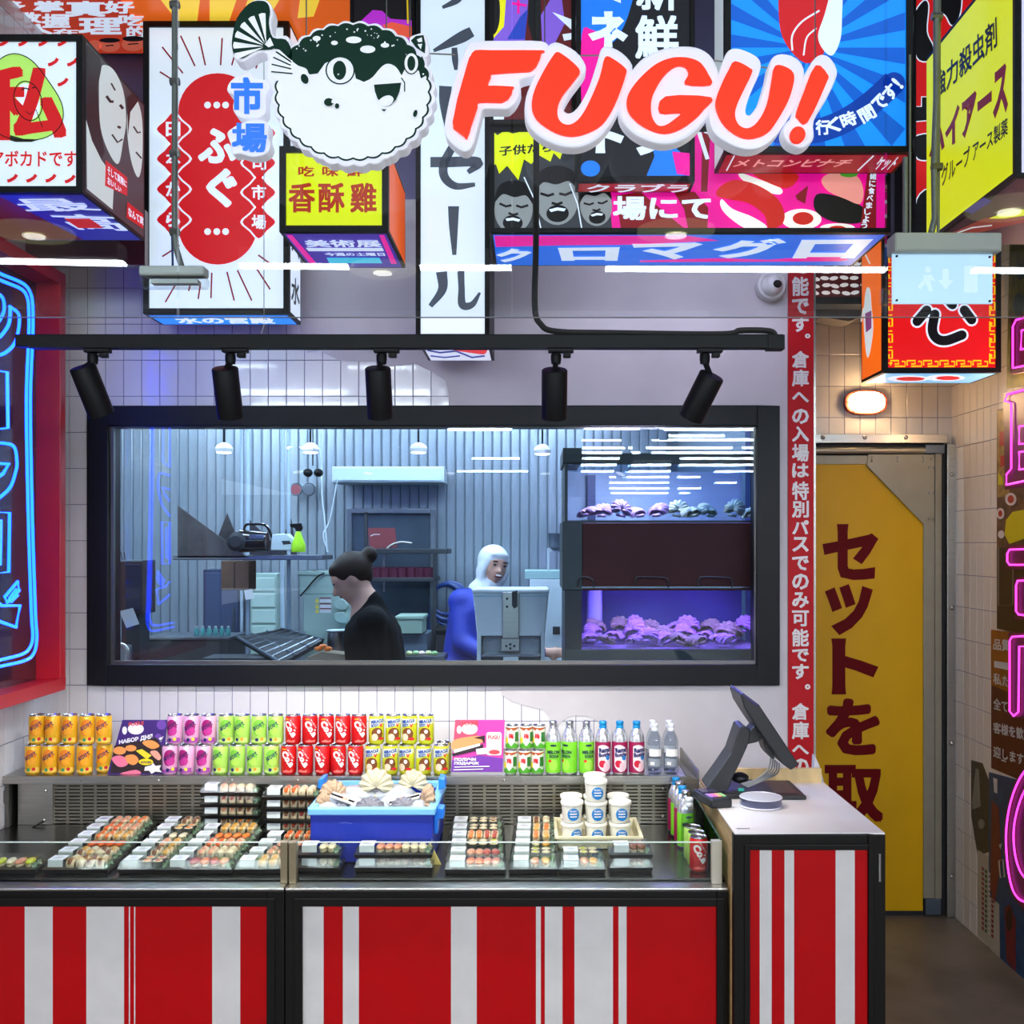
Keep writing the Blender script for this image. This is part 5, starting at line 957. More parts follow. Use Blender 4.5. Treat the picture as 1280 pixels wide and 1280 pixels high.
# ================================================================== cans and bottles
ALU = M('aluminium', (206, 206, 208), .25, 1.0)
class Wrap(MB):                         # print bent around a can, u to the right, v up from its base
    def __init__(s, r, lift=.0006): super().__init__(); s.r = r; s.l = lift
    def pt(s, u, v): a = u / s.r; q = s.r + s.l; return Vector((q * math.sin(a), -q * math.cos(a), v))
    def disc(s, cu, cv, ru, rv, n=12, tilt=0.0):
        vs = []; fs = []
        for i in range(n + 1):
            t = -1 + 2 * i / n; h = math.sqrt(max(0, 1 - t * t)) * rv; u = cu + t * ru
            vs += [s.pt(u, cv - h + tilt * t), s.pt(u, cv + h + tilt * t)]
        fs = [(2 * i, 2 * i + 2, 2 * i + 3, 2 * i + 1) for i in range(n)]; return s.add(vs, fs)
    def band(s, u0, u1, f0, f1, n=16):
        vs = []
        for i in range(n + 1): u = u0 + (u1 - u0) * i / n; vs += [s.pt(u, f0(u)), s.pt(u, f1(u))]
        return s.add(vs, [(2 * i, 2 * i + 2, 2 * i + 3, 2 * i + 1) for i in range(n)])
    def text(s, t, u0, v0, w, h, rot=0.0, bold=.03):
        v, f, sz = glyph(t, bold); c, q = math.cos(rot), math.sin(rot)
        N = LAY.get((t, bold), len(v)); l0 = s.l; out = []
        for i, (a, b) in enumerate(v):
            s.l = l0 + 2.5e-5 * (i // N); out.append(s.pt(u0 + (a - .5) * w * c - (b - .5) * h * q, v0 + (a - .5) * w * q + (b - .5) * h * c))
        s.l = l0; return s.add(out, f)
    def obj(s, name, mat, parent): return super().obj(name, mat, parent, smooth=None)
NAVY = M('ink_navy', (30, 32, 92), .4); INKW = M('ink_white', (236, 234, 232), .4); INKR = M('ink_red', (206, 30, 34), .4); INKG = M('ink_green', (60, 150, 96), .4); INKP = M('ink_purple', (130, 40, 130), .4)
def can_base(name, r, h, body):
    t = thing(name, 'x', 'drink can', (0, 0, 0))
    MB().lathe([(r * .8, 0), (r * .86, .002), (r, .008), (r, h - .012), (r * .9, h - .004)], (0, 0, 0), 24).obj('can_body', body, t, smooth=True)
    ld_ = MB().lathe([(r * .9, h - .0045), (r * .92, h - .001), (r * .9, h), (r * .84, h - .001), (r * .8, h - .004)], (0, 0, 0), 24).obj('lid', ALU, t, smooth=True)
    MB().box(-.004, .004, -r * .55, r * .1, h - .0035, h - .002).obj('pull_tab', ALU, ld_)
    return t
CR, CH = .0282, .106
def fruit_can(name, body, blob, blob2, dots):
    t = can_base(name, CR, CH, body)
    Wrap(CR).disc(-.002, .062, .021, .029, tilt=.003).obj('fruit_print', blob, t)
    Wrap(CR, .0009).disc(.003, .05, .016, .016).obj('fruit_print', blob2, t)
    Wrap(CR, .0012).band(-.03, .03, lambda u: .009, lambda u: .022 + .004 * math.sin(u * 90)).obj('base_print', dots[0], t)
    Wrap(CR, .0022).text('はじけて', 0, .068, .044, .015, .55, .05).obj('lettering', NAVY, t)
    w_ = Wrap(CR, .002); w_.disc(-.006, .019, .006, .006); w_.obj('badge', dots[1], t)
    w_ = Wrap(CR, .002); w_.disc(.011, .021, .006, .006); w_.obj('badge', dots[2], t)
    return t
protos = {}
protos['orange'] = fruit_can('orange_soda_can', M('can_orange', (246, 186, 40), .28, .15, noise=.12, scale=30), M('p_or1', (240, 134, 22), .35), M('p_or2', (248, 168, 30), .35), (M('p_or3', (250, 206, 90), .35), INKG, INKR))
protos['grape'] = fruit_can('grape_soda_can', M('can_pink', (236, 178, 212), .28, .15, noise=.06, scale=30), M('p_gr1', (156, 18, 106), .35), M('p_gr2', (190, 50, 140), .35), (M('p_gr3', (160, 70, 160), .35), NAVY, M('p_gr4', (214, 206, 60), .4)))
protos['lime'] = fruit_can('lime_soda_can', M('can_lime', (176, 222, 100), .28, .15, noise=.06, scale=30), M('p_li1', (120, 192, 60), .35), M('p_li2', (166, 214, 82), .35), (M('p_li3', (190, 228, 120), .35), NAVY, M('p_li4', (240, 150, 40), .4)))
t = can_base('cola_can', CR, CH, M('can_red', (206, 22, 26), .28, .15)); Wrap(CR, .0012).text('Cola', .001, .058, .062, .024, -1.0, .06).obj('lettering', INKW, t)
Wrap(CR, .0012).text('サンガリア', .0105, .075, .04, .006, -1.0, .03).obj('lettering', INKW, t); Wrap(CR, .001).band(-.02, -.004, lambda u: .09, lambda u: .095, 4).obj('corner_print', M('p_co', (250, 150, 30), .4), t); Wrap(CR, .001).band(-.018, .016, lambda u: .01, lambda u: .017 - .002 * math.sin(u * 300), 14).obj('corner_print', M('p_co2', (236, 110, 100), .4), t); protos['cola'] = t
t = can_base('energy_drink_can', CR, CH, M('can_yellow', (204, 206, 40), .28, .15, noise=.08, scale=25)); Wrap(CR, .001).band(-.034, .034, lambda u: .068 + u * .3, lambda u: .094).obj('top_print', M('p_en0', (210, 216, 190), .35), t)
Wrap(CR, .002).text('MIRACLE', 0, .085, .046, .012, .15, .05).obj('lettering', M('ink_blue', (24, 66, 150), .4), t); Wrap(CR, .002).text('BODY', -.009, .071, .026, .011, .15, .05).obj('lettering', M('ink_blue', (24, 66, 150), .4), t); Wrap(CR, .0022).text('V', .012, .07, .013, .014, 0, .06).obj('lettering', INKR, t)
Wrap(CR, .0012).disc(-.001, .04, .021, .022).obj('fruit_print', M('p_en1', (112, 62, 24), .35), t); Wrap(CR, .0018).disc(.004, .048, .006, .007).obj('fruit_print', INKW, t); Wrap(CR, .0016).disc(-.01, .028, .012, .013).obj('fruit_print', M('p_en2', (214, 190, 160), .35), t); Wrap(CR, .0022).disc(.014, .022, .01, .005).obj('badge', INKR, t); protos['energy'] = t
UR, UH = .0232, .088
t = can_base('plum_drink_can', UR, UH, M('can_plum', (222, 224, 206), .28, .15)); Wrap(UR, .0008).band(-.036, .036, lambda u: .006, lambda u: .026 + .008 * math.cos(u * 120), 24).obj('leaf_print', M('p_um1', (74, 156, 40), .35), t); Wrap(UR, .0012).disc(-.018, .034, .009, .011).obj('fruit_print', M('p_um2', (226, 206, 40), .35), t); Wrap(UR, .0008).band(-.036, .036, lambda u: .072 - .004 * math.cos(u * 100), lambda u: .08, 24).obj('top_print', M('p_um3', (170, 84, 40), .35), t)
Wrap(UR, .0016).band(-.011, .011, lambda u: .014 + abs(u) * 1.2, lambda u: .076 - abs(u) * 1.2, 10).obj('diamond_print', INKW, t); Wrap(UR, .0024).text('梅', 0, .05, .017, .02, 0, .04).obj('lettering', INKR, t); Wrap(UR, .0014).band(.014, .03, lambda u: .03, lambda u: .064, 8).obj('leaf_print', M('p_um4', (40, 110, 40), .35), t); protos['plum'] = t

BR_, BH_ = .0282, .19
def bottle_base(name, sleeve, capm, r=BR_, h=BH_, top=.115, body=None):
    t = thing(name, 'x', 'bottle', (0, 0, 0)); body = body or M('bottle_alu', (222, 224, 228), .22, .75)
    MB().lathe([(r * .82, 0), (r * .95, .003), (r, .01), (r, top + .012), (r * .93, top + .025), (r * .7, top + .04), (r * .48, top + .05), (r * .44, h - .026)], (0, 0, 0), 24).obj('bottle_body', body, t, smooth=True)
    if sleeve: MB().lathe([(r + .0003, .008), (r + .0005, .012), (r + .0005, top), (r + .0002, top + .003)], (0, 0, 0), 24).obj('sleeve', sleeve, t, smooth=True)
    MB().lathe([(r * .46, h - .028), (r * .5, h - .026), (r * .5, h - .018), (r * .44, h - .016), (r * .44, h - .014), (r * .5, h - .012), (r * .5, h - .002), (r * .44, h)], (0, 0, 0), 18).obj('cap', capm, t, smooth=True)
    return t
def melon_bottle():
    t = bottle_base('melon_soda_bottle', M('sl_melon', (118, 200, 44), .3, noise=.1, scale=20), ALU)
    Wrap(BR_, .0016).text('MELON', 0, .082, .045, .013, 0, .05).obj('lettering', M('ink_dark', (20, 44, 60), .4), t); Wrap(BR_, .0016).text('SODA', .003, .067, .034, .011, 0, .05).obj('lettering', M('ink_dark', (20, 44, 60), .4), t)
    Wrap(BR_, .0012).disc(0, .036, .016, .02).obj('fruit_print', M('p_me', (150, 214, 70), .35), t); Wrap(BR_, .0012).disc(-.012, .05, .006, .005).obj('badge', INKR, t); Wrap(BR_, .0012).disc(0, .106, .012, .004).obj('badge', M('ink_dark', (20, 44, 60), .4), t); return t
protos['melon'] = melon_bottle()
t = bottle_base('ramune_bottle', M('sl_ramune', (150, 26, 76), .3, noise=.1, scale=20), M('cap_blue', (22, 140, 204), .3, .3))
Wrap(BR_, .001).band(-.022, .026, lambda u: .012 + 30 * (u - .004) ** 2, lambda u: .108 - 20 * (u + .004) ** 2, 14).obj('swirl_print', M('p_ra', (226, 214, 220), .35), t); Wrap(BR_, .002).text('Ramu', .002, .09, .04, .018, .12, .06).obj('lettering', NAVY, t); Wrap(BR_, .002).text('Bottle', .002, .073, .042, .015, .12, .06).obj('lettering', NAVY, t)
Wrap(BR_, .0022).disc(.013, .062, .008, .008).obj('badge', M('p_ra2', (40, 120, 190), .35), t); Wrap(BR_, .0016).disc(-.006, .04, .013, .013).obj('fruit_print', M('p_ra3', (196, 30, 60), .35), t); Wrap(BR_, .0018).disc(.006, .03, .009, .016).obj('fruit_print', M('p_ra4', (236, 190, 200), .35), t); protos['ramune'] = t
t = bottle_base('water_bottle', None, M('cap_pale', (214, 218, 224), .3), .026, .182, .1, glass('bottle_clear', (236, 241, 245), 1.4, .03))
Wrap(.026, .0006).band(-.024, .024, lambda u: .066, lambda u: .092, 14).obj('label', INKW, t); Wrap(.026, .0006).band(-.03, .03, lambda u: .03, lambda u: .058, 14).obj('label', M('p_wa', (150, 158, 168), .35, .2), t); Wrap(.026, .0012).band(-.018, -.004, lambda u: .036, lambda u: .046, 5).obj('label', INKW, t); Wrap(.026, .0012).text('WATER', 0, .078, .03, .006, 0, .03) if 0 else None; protos['water'] = t
used = {}
def place(kind, x, y, z, label, group, rot=0.0):
    pr_ = protos[kind]
    if kind in used: o = copy_tree(pr_, (x, y, z), rot, label)
    else: o = pr_; o.location = (x, y, z); o.rotation_euler = (0, 0, rot); o['label'] = label; used[kind] = 1
    o['group'] = group; return o
desc = dict(orange='orange soda can', grape='pink grape soda can', lime='pale green lime soda can', cola='red cola can', energy='yellow energy drink can')
CANY = SY + .042; cy_up = SY + .05
rowsC = dict(orange=([41.6, 62.8, 83.4, 106, 130.7], [46.3, 66.6, 87.6, 109, 129.8]), grape=([212.7, 233.8, 254.8], [219, 240, 261]), lime=([276, 297, 318.5, 339.7], [283, 303, 324, 345]), cola=([361, 382, 403.5, 423, 444.7], [366.5, 387.5, 408, 428.8, 448.8]), energy=([466, 488, 508.5, 529.5, 551.6], [470.6, 491.6, 512, 532.9]))
rr_ = random.Random(5)
for kd, (lo_, up_) in rowsC.items():
    for i, px in enumerate(lo_):
        dy = .03 if (kd, i) == ('orange', 4) else 0; yy = CANY + dy
        place(kd, (px - CX) / F * yy, yy, SZ, '%s, lower row, %s from the left' % (desc[kd], ORD[i]), desc[kd] + 's on the shelf', rr_.uniform(-.3, .3))
    for i, px in enumerate(up_):
        yy = cy_up; place(kd, (px - CX) / F * yy, yy, SZ + CH + .0005, '%s, upper row, %s from the left' % (desc[kd], ORD[i]), desc[kd] + 's on the shelf', rr_.uniform(-.3, .3))
# a second can stands behind the last energy can
place('energy', X(553.5, SK) * 1.02, CANY + .06, SZ, 'yellow energy drink can half hidden behind the last of its row', 'yellow energy drink cans on the shelf')
for i, px in enumerate((638.5, 656, 672)): place('plum', (px - CX) / F * CANY, CANY, SZ, 'small plum drink can, lower row, %s from the left' % ORD[i], 'plum drink cans on the shelf', rr_.uniform(-.3, .2))
for i, px in enumerate((640.3, 657.8, 674)): place('plum', (px - CX) / F * (CANY + .004), CANY + .004, SZ + UH + .0005, 'small plum drink can, upper row, %s from the left' % ORD[i], 'plum drink cans on the shelf', rr_.uniform(-.3, .2))
for i, px in enumerate((691.5, 712, 733)): place('melon', (px - CX) / F * CANY, CANY, SZ, 'green melon soda bottle on the shelf, %s from the left' % ORD[i], 'melon soda bottles on the shelf', (.0, -.6, .25)[i])
for i, px in enumerate((753.7, 774.7, 795.7)): place('ramune', (px - CX) / F * CANY, CANY, SZ, 'crimson sleeved bottle with blue cap on the shelf, %s from the left' % ORD[i], 'crimson bottles on the shelf', (.1, 0, .25)[i])
for i, (px, dy) in enumerate(((818.4, 0), (839, 0))): place('water', (px - CX) / F * (CANY + dy), CANY + dy, SZ, ('clear water bottle at the front, nearer the crimson bottles', 'clear water bottle at the front, at the end of the shelf')[i], 'clear water bottles on the shelf')
for i, (px, dy) in enumerate(((816, .07), (836.5, .07))): place('water', (px - CX) / F * (CANY + dy), CANY + dy, SZ, ('clear water bottle behind, nearer the crimson bottles', 'clear water bottle behind, at the end of the shelf')[i], 'clear water bottles on the shelf')
# row of drinks down the right end of the case
ex0 = .512; yr = [3.40, 3.465, 3.53, 3.60, 3.665, 3.735, 3.80]
o = place('cola', X(876, 407), 3.36, DECK, 'single red cola can in the front corner of the case', 'drinks at the end of the case')
for i, (kd, lab) in enumerate((('lime', 'pale green can just behind the single cola can'), ('lime', 'second pale green can behind the single cola can'), ('water', 'clear bottle in the end row of the case'), ('melon', 'green melon bottle in the middle of the end row'), ('ramune', 'crimson bottle with blue cap in the end row'), ('melon', 'rearmost green melon bottle of the end row'), ('ramune', 'crimson bottle with blue cap at the rear of the end row'))):
    place(kd, ex0 - .002 * i, yr[i] + .015, DECK, lab, 'drinks at the end of the case', .3)

# ---- price posters leaning on the shelf
def poster_board(name, label, q, bgm, items):
    yb = SY + .03; t = thing(name, label, 'poster', tuple(hit(sum(p[0] for p in q) / 4, q[2][1], ('Y', yb))))
    MB().prism([hit(x, y, ('Y', yb)) for x, y in q], (0, .004, 0)).obj('board', bgm, t); show(('Y', yb), items, t, .0008, .0005)
PV = M('pv', (62, 34, 112), .4); PW = M('pw', (232, 230, 232), .4)
poster_board('promo_poster', 'purple poster with sushi pictures between orange and pink cans', [(153, 900), (209, 900), (203, 968), (134, 968)], PV, [
    ('circles', M('pv2', (106, 66, 160), .4), [('p', ell(202, 906, 6)), ('p', ell(198, 921, 4))]), ('photo_field', M('pdark', (44, 30, 34), .4), [('p', [(143, 932), (196, 922), (203, 935), (202, 966), (138, 966)])]),
    ('fish_logo', PW, [('p', ell(170, 911, 10, 7)), ('p', ell(156, 913, 3, 5))]), ('lettering', M('pred', (200, 70, 80), .4), [('t', 'FUGU!', [(161, 903), (180, 901), (180, 906), (161, 908)], .05)]), ('lettering', PW, [('t', 'НАБОР ДНЯ', [(149, 925), (191, 917), (191, 924), (149, 931)], .05), ('t', '%', [(199, 922), (205, 920), (205, 926), (199, 928)], .05)]),
    ('picture_piece', M('ppink', (236, 120, 150), .4), [('p', smooth_closed([(140, 948), (150, 944), (161, 950), (158, 957), (148, 958)], 3)), ('p', smooth_closed([(150, 967), (170, 962), (176, 967)], 3))]), ('picture_piece', M('porange', (240, 150, 80), .4), [('p', smooth_closed([(157, 945), (168, 943), (174, 950), (168, 956), (160, 953)], 3)), ('p', ell(150, 938, 8, 5)), ('p', ell(164, 935, 7, 4)), ('p', smooth_closed([(178, 928), (190, 925), (200, 932), (190, 936)], 3))]), ('picture_piece', M('pyel', (226, 210, 50), .4), [('p', [(170, 938), (178, 936), (190, 944), (184, 949)])]), ('picture_piece', M('psalm', (236, 160, 140), .4), [('p', smooth_closed([(188, 940), (196, 938), (202, 946), (198, 950)], 3))]),
    ('price_burst', M('pyel2', (244, 216, 30), .4), [('p', ell(183, 952, 9, 4))]), ('price_burst', PW, [('p', [(182, 958), (190, 956), (192, 953), (195, 957), (202, 956), (200, 961), (203, 965), (195, 964), (190, 967), (187, 963), (181, 963)])]), ('lettering', NAVY, [('t', 'БУКУВИ', (177, 951, 190, 954), .03)])])
poster_board('promo_poster', 'pink and violet poster with sushi and a can beside plum cans', [(569, 900), (631, 900), (628, 965), (564, 965)], M('pmag', (206, 62, 158), .4), [
    ('field', M('pcoral', (232, 74, 104), .4), [('p', [(569, 900), (598, 900), (596, 920), (575, 930), (567, 930)])]), ('field', M('pviolet', (116, 56, 162), .4), [('p', [(565, 950), (600, 944), (629, 948), (628, 965), (564, 965)])]), ('fish_logo', PW, [('p', ell(587, 911, 10, 7)), ('p', ell(574, 912, 3, 5)), ('p', rrect(608, 915, 627, 944, 3))]), ('lettering', M('pred', (200, 70, 80), .4), [('t', 'FUGU!', [(578, 902), (598, 902), (598, 906), (578, 907)], .05), ('t', 'FUGU', (610, 919, 625, 924), .05), ('p', ell(618, 940, 7, 3))]),
    ('picture_piece', M('psush', (240, 150, 96), .4), [('p', smooth_closed([(566, 926), (584, 921), (602, 920), (603, 928), (584, 934), (567, 938)], 3))]), ('picture_piece', M('pdark', (44, 30, 34), .4), [('p', [(565, 942), (604, 930), (604, 936), (566, 945)]), ('p', [(592, 922), (606, 919), (606, 930), (602, 924)])]), ('picture_piece', PW, [('p', [(567, 937), (584, 933), (600, 929), (600, 932), (568, 941)]), ('p', [(595, 936), (611, 934), (610, 942), (596, 943)])]),
    ('lettering', PW, [('t', 'ПОЛУЧИ', (568, 947, 595, 951), .06), ('t', 'ПОДАРОК', (568, 952, 599, 956), .06), ('s', [(568, 958.5), (612, 957.5)], 1.2), ('s', [(567, 962), (604, 961)], 1.2), ('t', '2-1', (597, 936, 609, 941), .04)])])

# ================================================================== sushi trays
TRAY = M('tray_black', (22, 22, 22), .3); LABEL = M('sticker', (216, 222, 226), .5); INK = M('sticker_ink', (120, 124, 130), .5); RICE = M('rice_white', (216, 194, 158), .6, noise=.12, scale=160); NORI = M('nori', (34, 40, 30), .6, noise=.3, scale=90); GARN = M('garnish', (130, 156, 128), .5, noise=.5, scale=90)
TOPS = dict(salmon=M('t_salmon', (236, 122, 40), .35, noise=.2, scale=80), sauce=M('t_sauce', (128, 72, 34), .35, noise=.5, scale=90), pink=M('t_pink', (226, 150, 116), .4, noise=.25, scale=70), roe=M('t_roe', (238, 92, 12), .3, noise=.3, scale=120), gold=M('t_gold', (222, 162, 66), .45, noise=.35, scale=80), white=M('t_white', (226, 212, 176), .5, noise=.25, scale=60), plum=M('t_plum', (180, 60, 44), .35, noise=.3, scale=80), green=M('t_green', (196, 202, 40), .4, noise=.2, scale=60))
def piece_mesh(kind, top):
    b = MB()
    if kind == 'maki':                  # slice of roll standing on its side, topping over it
        q = Matrix.Rotation(math.pi / 2, 3, 'Y'); b.cur = 0; b.lathe([(.0005, -.0115), (.014, -.0115), (.016, -.009), (.016, .009), (.014, .0115), (.0005, .0115)], (0, 0, .016), 12, q)
        b.cur = 1; b.ball((0, 0, .022), .0122, .0178, .0125, 10, 6); b.cur = 2; b.lathe([(.006, -.0119), (.006, .0119)], (0, 0, .015), 8, q)
    elif kind == 'round':               # slice lying flat: nori wall, rice face, filling
        b.cur = 2; b.lathe([(.014, 0), (.0165, .002), (.0165, .024), (.015, .026)], (0, 0, 0), 14); b.cur = 0; b.lathe([(.0148, .0255), (.013, .0275)], (0, 0, 0), 14); b.cur = 1; b.ball((0, 0, .026), .0085, .0085, .005, 8, 5)
    else:                               # nigiri
        b.cur = 0; b.ball((0, 0, .011), .0125, .027, .0115, 10, 6); b.cur = 1; b.ball((0, 0, .02), .0138, .03, .0085, 10, 6); b.cur = 2
        b.box(-.0139, .0139, -.003, .003, .004, .0245) if kind == 'band' else None
    me = bpy.data.meshes.new('sushi_piece'); me.from_pydata(b.v, [], b.f)
    for m_ in (RICE, TOPS[top], NORI): me.materials.append(m_)
    me.polygons.foreach_set('material_index', b.mi); me.polygons.foreach_set('use_smooth', [True] * len(me.polygons))
    bm = bmesh.new(); bm.from_mesh(me); bmesh.ops.recalc_face_normals(bm, faces=bm.faces); bm.to_mesh(me); bm.free(); return me
_pm = {}
def pmesh(k, t_):
    if (k, t_) not in _pm: _pm[(k, t_)] = piece_mesh(k, t_)
    return _pm[(k, t_)]
def tray_parts(Wd, Dd, Ht):
    b = MB(); b.hexa([(0, 0, 0), (Wd, 0, 0), (Wd, Dd, 0), (0, Dd, 0)], [(-.004, -.004, .012), (Wd + .004, -.004, .012), (Wd + .004, Dd + .004, .012), (-.004, Dd + .004, .012)])
    l = MB(); a = [(-.003, -.003, .0125), (Wd + .003, -.003, .0125), (Wd + .003, Dd + .003, .0125), (-.003, Dd + .003, .0125)]; c = [(.006, .006, Ht), (Wd - .006, .006, Ht), (Wd - .006, Dd - .006, Ht), (.006, Dd - .006, Ht)]
    l.add(a + c, [(4, 5, 6, 7), (0, 1, 5, 4), (1, 2, 6, 5), (2, 3, 7, 6), (3, 0, 4, 7)])
    s_ = MB(); lw = .046
    s_.add([(.012, .0035, Ht * .45), (.012 + lw, .0035, Ht * .45), (.012 + lw, .0055, Ht + .0006), (.012, .0055, Ht + .0006), (.012 + lw, Dd * .62, Ht + .0008), (.012, Dd * .62, Ht + .0008)], [(0, 1, 2, 3), (3, 2, 4, 5)])
    i_ = MB()
    for j, (u0, u1) in enumerate(((.012, .04), (.012, .046), (.016, .034))): i_.add([(.012 + u0 * .9, .016 + j * .012, Ht + .0016), (.012 + u1 * .9, .016 + j * .012, Ht + .0016), (.012 + u1 * .9, .019 + j * .012, Ht + .0016), (.012 + u0 * .9, .019 + j * .012, Ht + .0016)], [(0, 1, 2, 3)])
    return b, l, s_, i_
_tp = {}
def sushi_box(x, y, z, Wd, style, label, group, Dd=.088, Ht=.039, tilt=0.0, rot=0.0):
    key = (round(Wd, 3), round(Dd, 3)); t = thing('sushi_tray', label, 'sushi tray', (x, y, z), group); t.rotation_euler = (tilt, 0, rot)
    if key not in _tp:
        ms = []
        for b, nm, m_, sm in zip(tray_parts(Wd, Dd, Ht), ('tray', 'lid', 'price_label', 'label_print'), (TRAY, PLASTIC, LABEL, INK), (0, 0, 0, 0)):
            me = bpy.data.meshes.new(nm); me.from_pydata(b.v, [], b.f); me.materials.append(m_); ms.append((nm, me))
        _tp[key] = ms
    for nm, me in _tp[key]:
        o = bpy.data.objects.new(nm, me); COL.objects.link(o); o.parent = lb_ if nm == 'label_print' else t
        if nm == 'price_label': lb_ = o
    kind, tops = style; n = max(2, int((Wd - .078) / (.0245 if kind != 'round' else .033))); rg = random.Random(int(x * 1000) * 7 + int(y * 977))
    rows_ = 2 if kind in ('maki', 'round') else 1
    for r in range(rows_):
        for i in range(n):
            o = bpy.data.objects.new('sushi_piece', pmesh(kind, tops[(i + r) % len(tops)] if len(tops) > 2 else tops[i * len(tops) // n])); COL.objects.link(o); o.parent = t
            o.location = (.061 + (i + .5) * ((Wd - .078) / n) + rg.uniform(-.001, .001), (.026 + r * .036) if rows_ == 2 else Dd / 2, .005); o.rotation_euler = (0, 0, rg.uniform(-.12, .12))
    for i in range(2):
        o = bpy.data.objects.new('garnish', garn_me); COL.objects.link(o); o.parent = t; o.location = (Wd - .014, .025 + .035 * i, .006); o.rotation_euler = (0, 0, i * 1.3)
    return t
gb = MB(); gb.ball((0, 0, .006), .006, .012, .006, 8, 5); gb.box(-.009, .009, -.001, .001, 0, .018)
garn_me = bpy.data.meshes.new('garnish'); garn_me.from_pydata(gb.v, [], gb.f); garn_me.materials.append(GARN)
FY = 3.317
styles = {'A': [('maki', ['sauce', 'white', 'sauce']), ('maki', ['sauce', 'gold', 'white']), ('nigiri', ['roe']), ('maki', ['salmon', 'gold']), ('maki', ['roe', 'pink']), ('maki', ['pink', 'salmon'])],
          'B': [('round', ['salmon', 'plum']), ('maki', ['sauce', 'gold']), ('maki', ['pink', 'gold']), ('band', ['white']), ('round', ['gold', 'salmon']), ('maki', ['sauce'])],
          'C': [('nigiri', ['plum', 'salmon', 'plum', 'pink']), ('maki', ['pink', 'white']), ('maki', ['roe', 'pink']), ('nigiri', ['salmon']), ('maki', ['gold'])],
          'D': [('maki', ['gold', 'sauce']), ('maki', ['pink', 'salmon']), ('nigiri', ['pink']), ('maki', ['roe', 'salmon'])],
          'E': [('nigiri', ['salmon', 'pink']), ('nigiri', ['pink', 'plum']), ('round', ['white', 'green']), ('maki', ['salmon', 'plum']), ('round', ['white']), ('round', ['white', 'sauce'])],
          'F': [('nigiri', ['pink', 'gold']), ('round', ['green', 'white']), ('band', ['white', 'gold']), ('maki', ['salmon', 'gold']), ('maki', ['gold', 'salmon']), ('maki', ['sauce', 'white'])]}
def column(cid, cname, pf, pr, Wd, n, gap=.0925):
    for i in range(n):
        y = FY + gap * i; kf, kr = F / FY, F / (FY + gap * (n - 1) + 1e-6); xf, xr = (pf - CX) / kf, (pr - CX) / kr
        x = xf + (xr - xf) * (i / max(1, n - 1)); w_ = ('at the front', 'second from the front', 'third from the front', 'fourth from the front', 'fifth from the front', 'sixth from the front')[i]
        if i == n - 1 and n > 2: w_ = 'at the back'
        sushi_box(x, y, DECK + .003 + .001 * i, Wd, styles[cid][i % len(styles[cid])], 'sushi tray %s of the %s' % (w_, cname), 'sushi trays in the cases', tilt=.0, rot=random.uniform(-.015, .015))
column('A', 'widest column in the left case', 54, 114, .198, 6)
column('B', 'narrow column second from the left', 148, 201, .146, 6)
column('C', 'column ending below the tall tray stack', 207, 250, .2, 5)
column('D', 'column beside the middle glass post', 294, 329, .175, 4)
column('E', 'first column right of the blue tub', 557, 563, .182, 6)
column('F', 'narrow column between the blue tub and cups', 637, 643, .146, 6)
column('F', 'short column in front of the white cups', 700, 700, .138, 2, .0925)
sushi_box(X(-38, F / FY), FY, DECK + .003, .2, ('nigiri', ['green', 'white', 'pink']), 'sushi tray cut off by the left picture edge', 'sushi trays in the cases')
def stack(px, k, Wd, n, sty, nm, z0=0.0):
    for i in range(n): sushi_box((px - CX) / k, F / k, DECK + .003 + .0405 * i, Wd, sty[i % len(sty)], 'sushi tray in the %s, %s from the bottom' % (nm, ORD[i]), 'stacked sushi trays', rot=random.uniform(-.02, .02))
stack(251, 354, .2, 4, [('maki', ['sauce', 'salmon']), ('maki', ['pink', 'sauce']), ('maki', ['plum', 'sauce']), ('maki', ['pink', 'white'])], 'stack behind the third column')
stack(329, 360, .19, 4, [('maki', ['plum']), ('maki', ['sauce', 'plum']), ('maki', ['sauce']), ('maki', ['roe', 'white'])], 'tall stack left of the blue tub')
stack(372, 405, .128, 2, [('nigiri', ['white']), ('nigiri', ['white'])], 'low pair beside the glass post')
stack(444, 405, .235, 2, [('nigiri', ['sauce']), ('nigiri', ['pink', 'white'])], 'low wide pair by the blue tub')
stack(763, 405, .128, 2, [('nigiri', ['sauce']), ('band', ['sauce'])], 'low dark pair by the cups')
cs = MB().prism([hit(x, y, ('Y', 3.42)) for x, y in ((533, 1059), (538, 1055), (553, 1085), (547, 1090))], (.0, .003, .004)); tag(cs.obj('chopstick_sachet', M('sachet', (226, 204, 120), .5, noise=.2, scale=60)), 'yellow printed paper sachet leaning between trays', 'sachet')

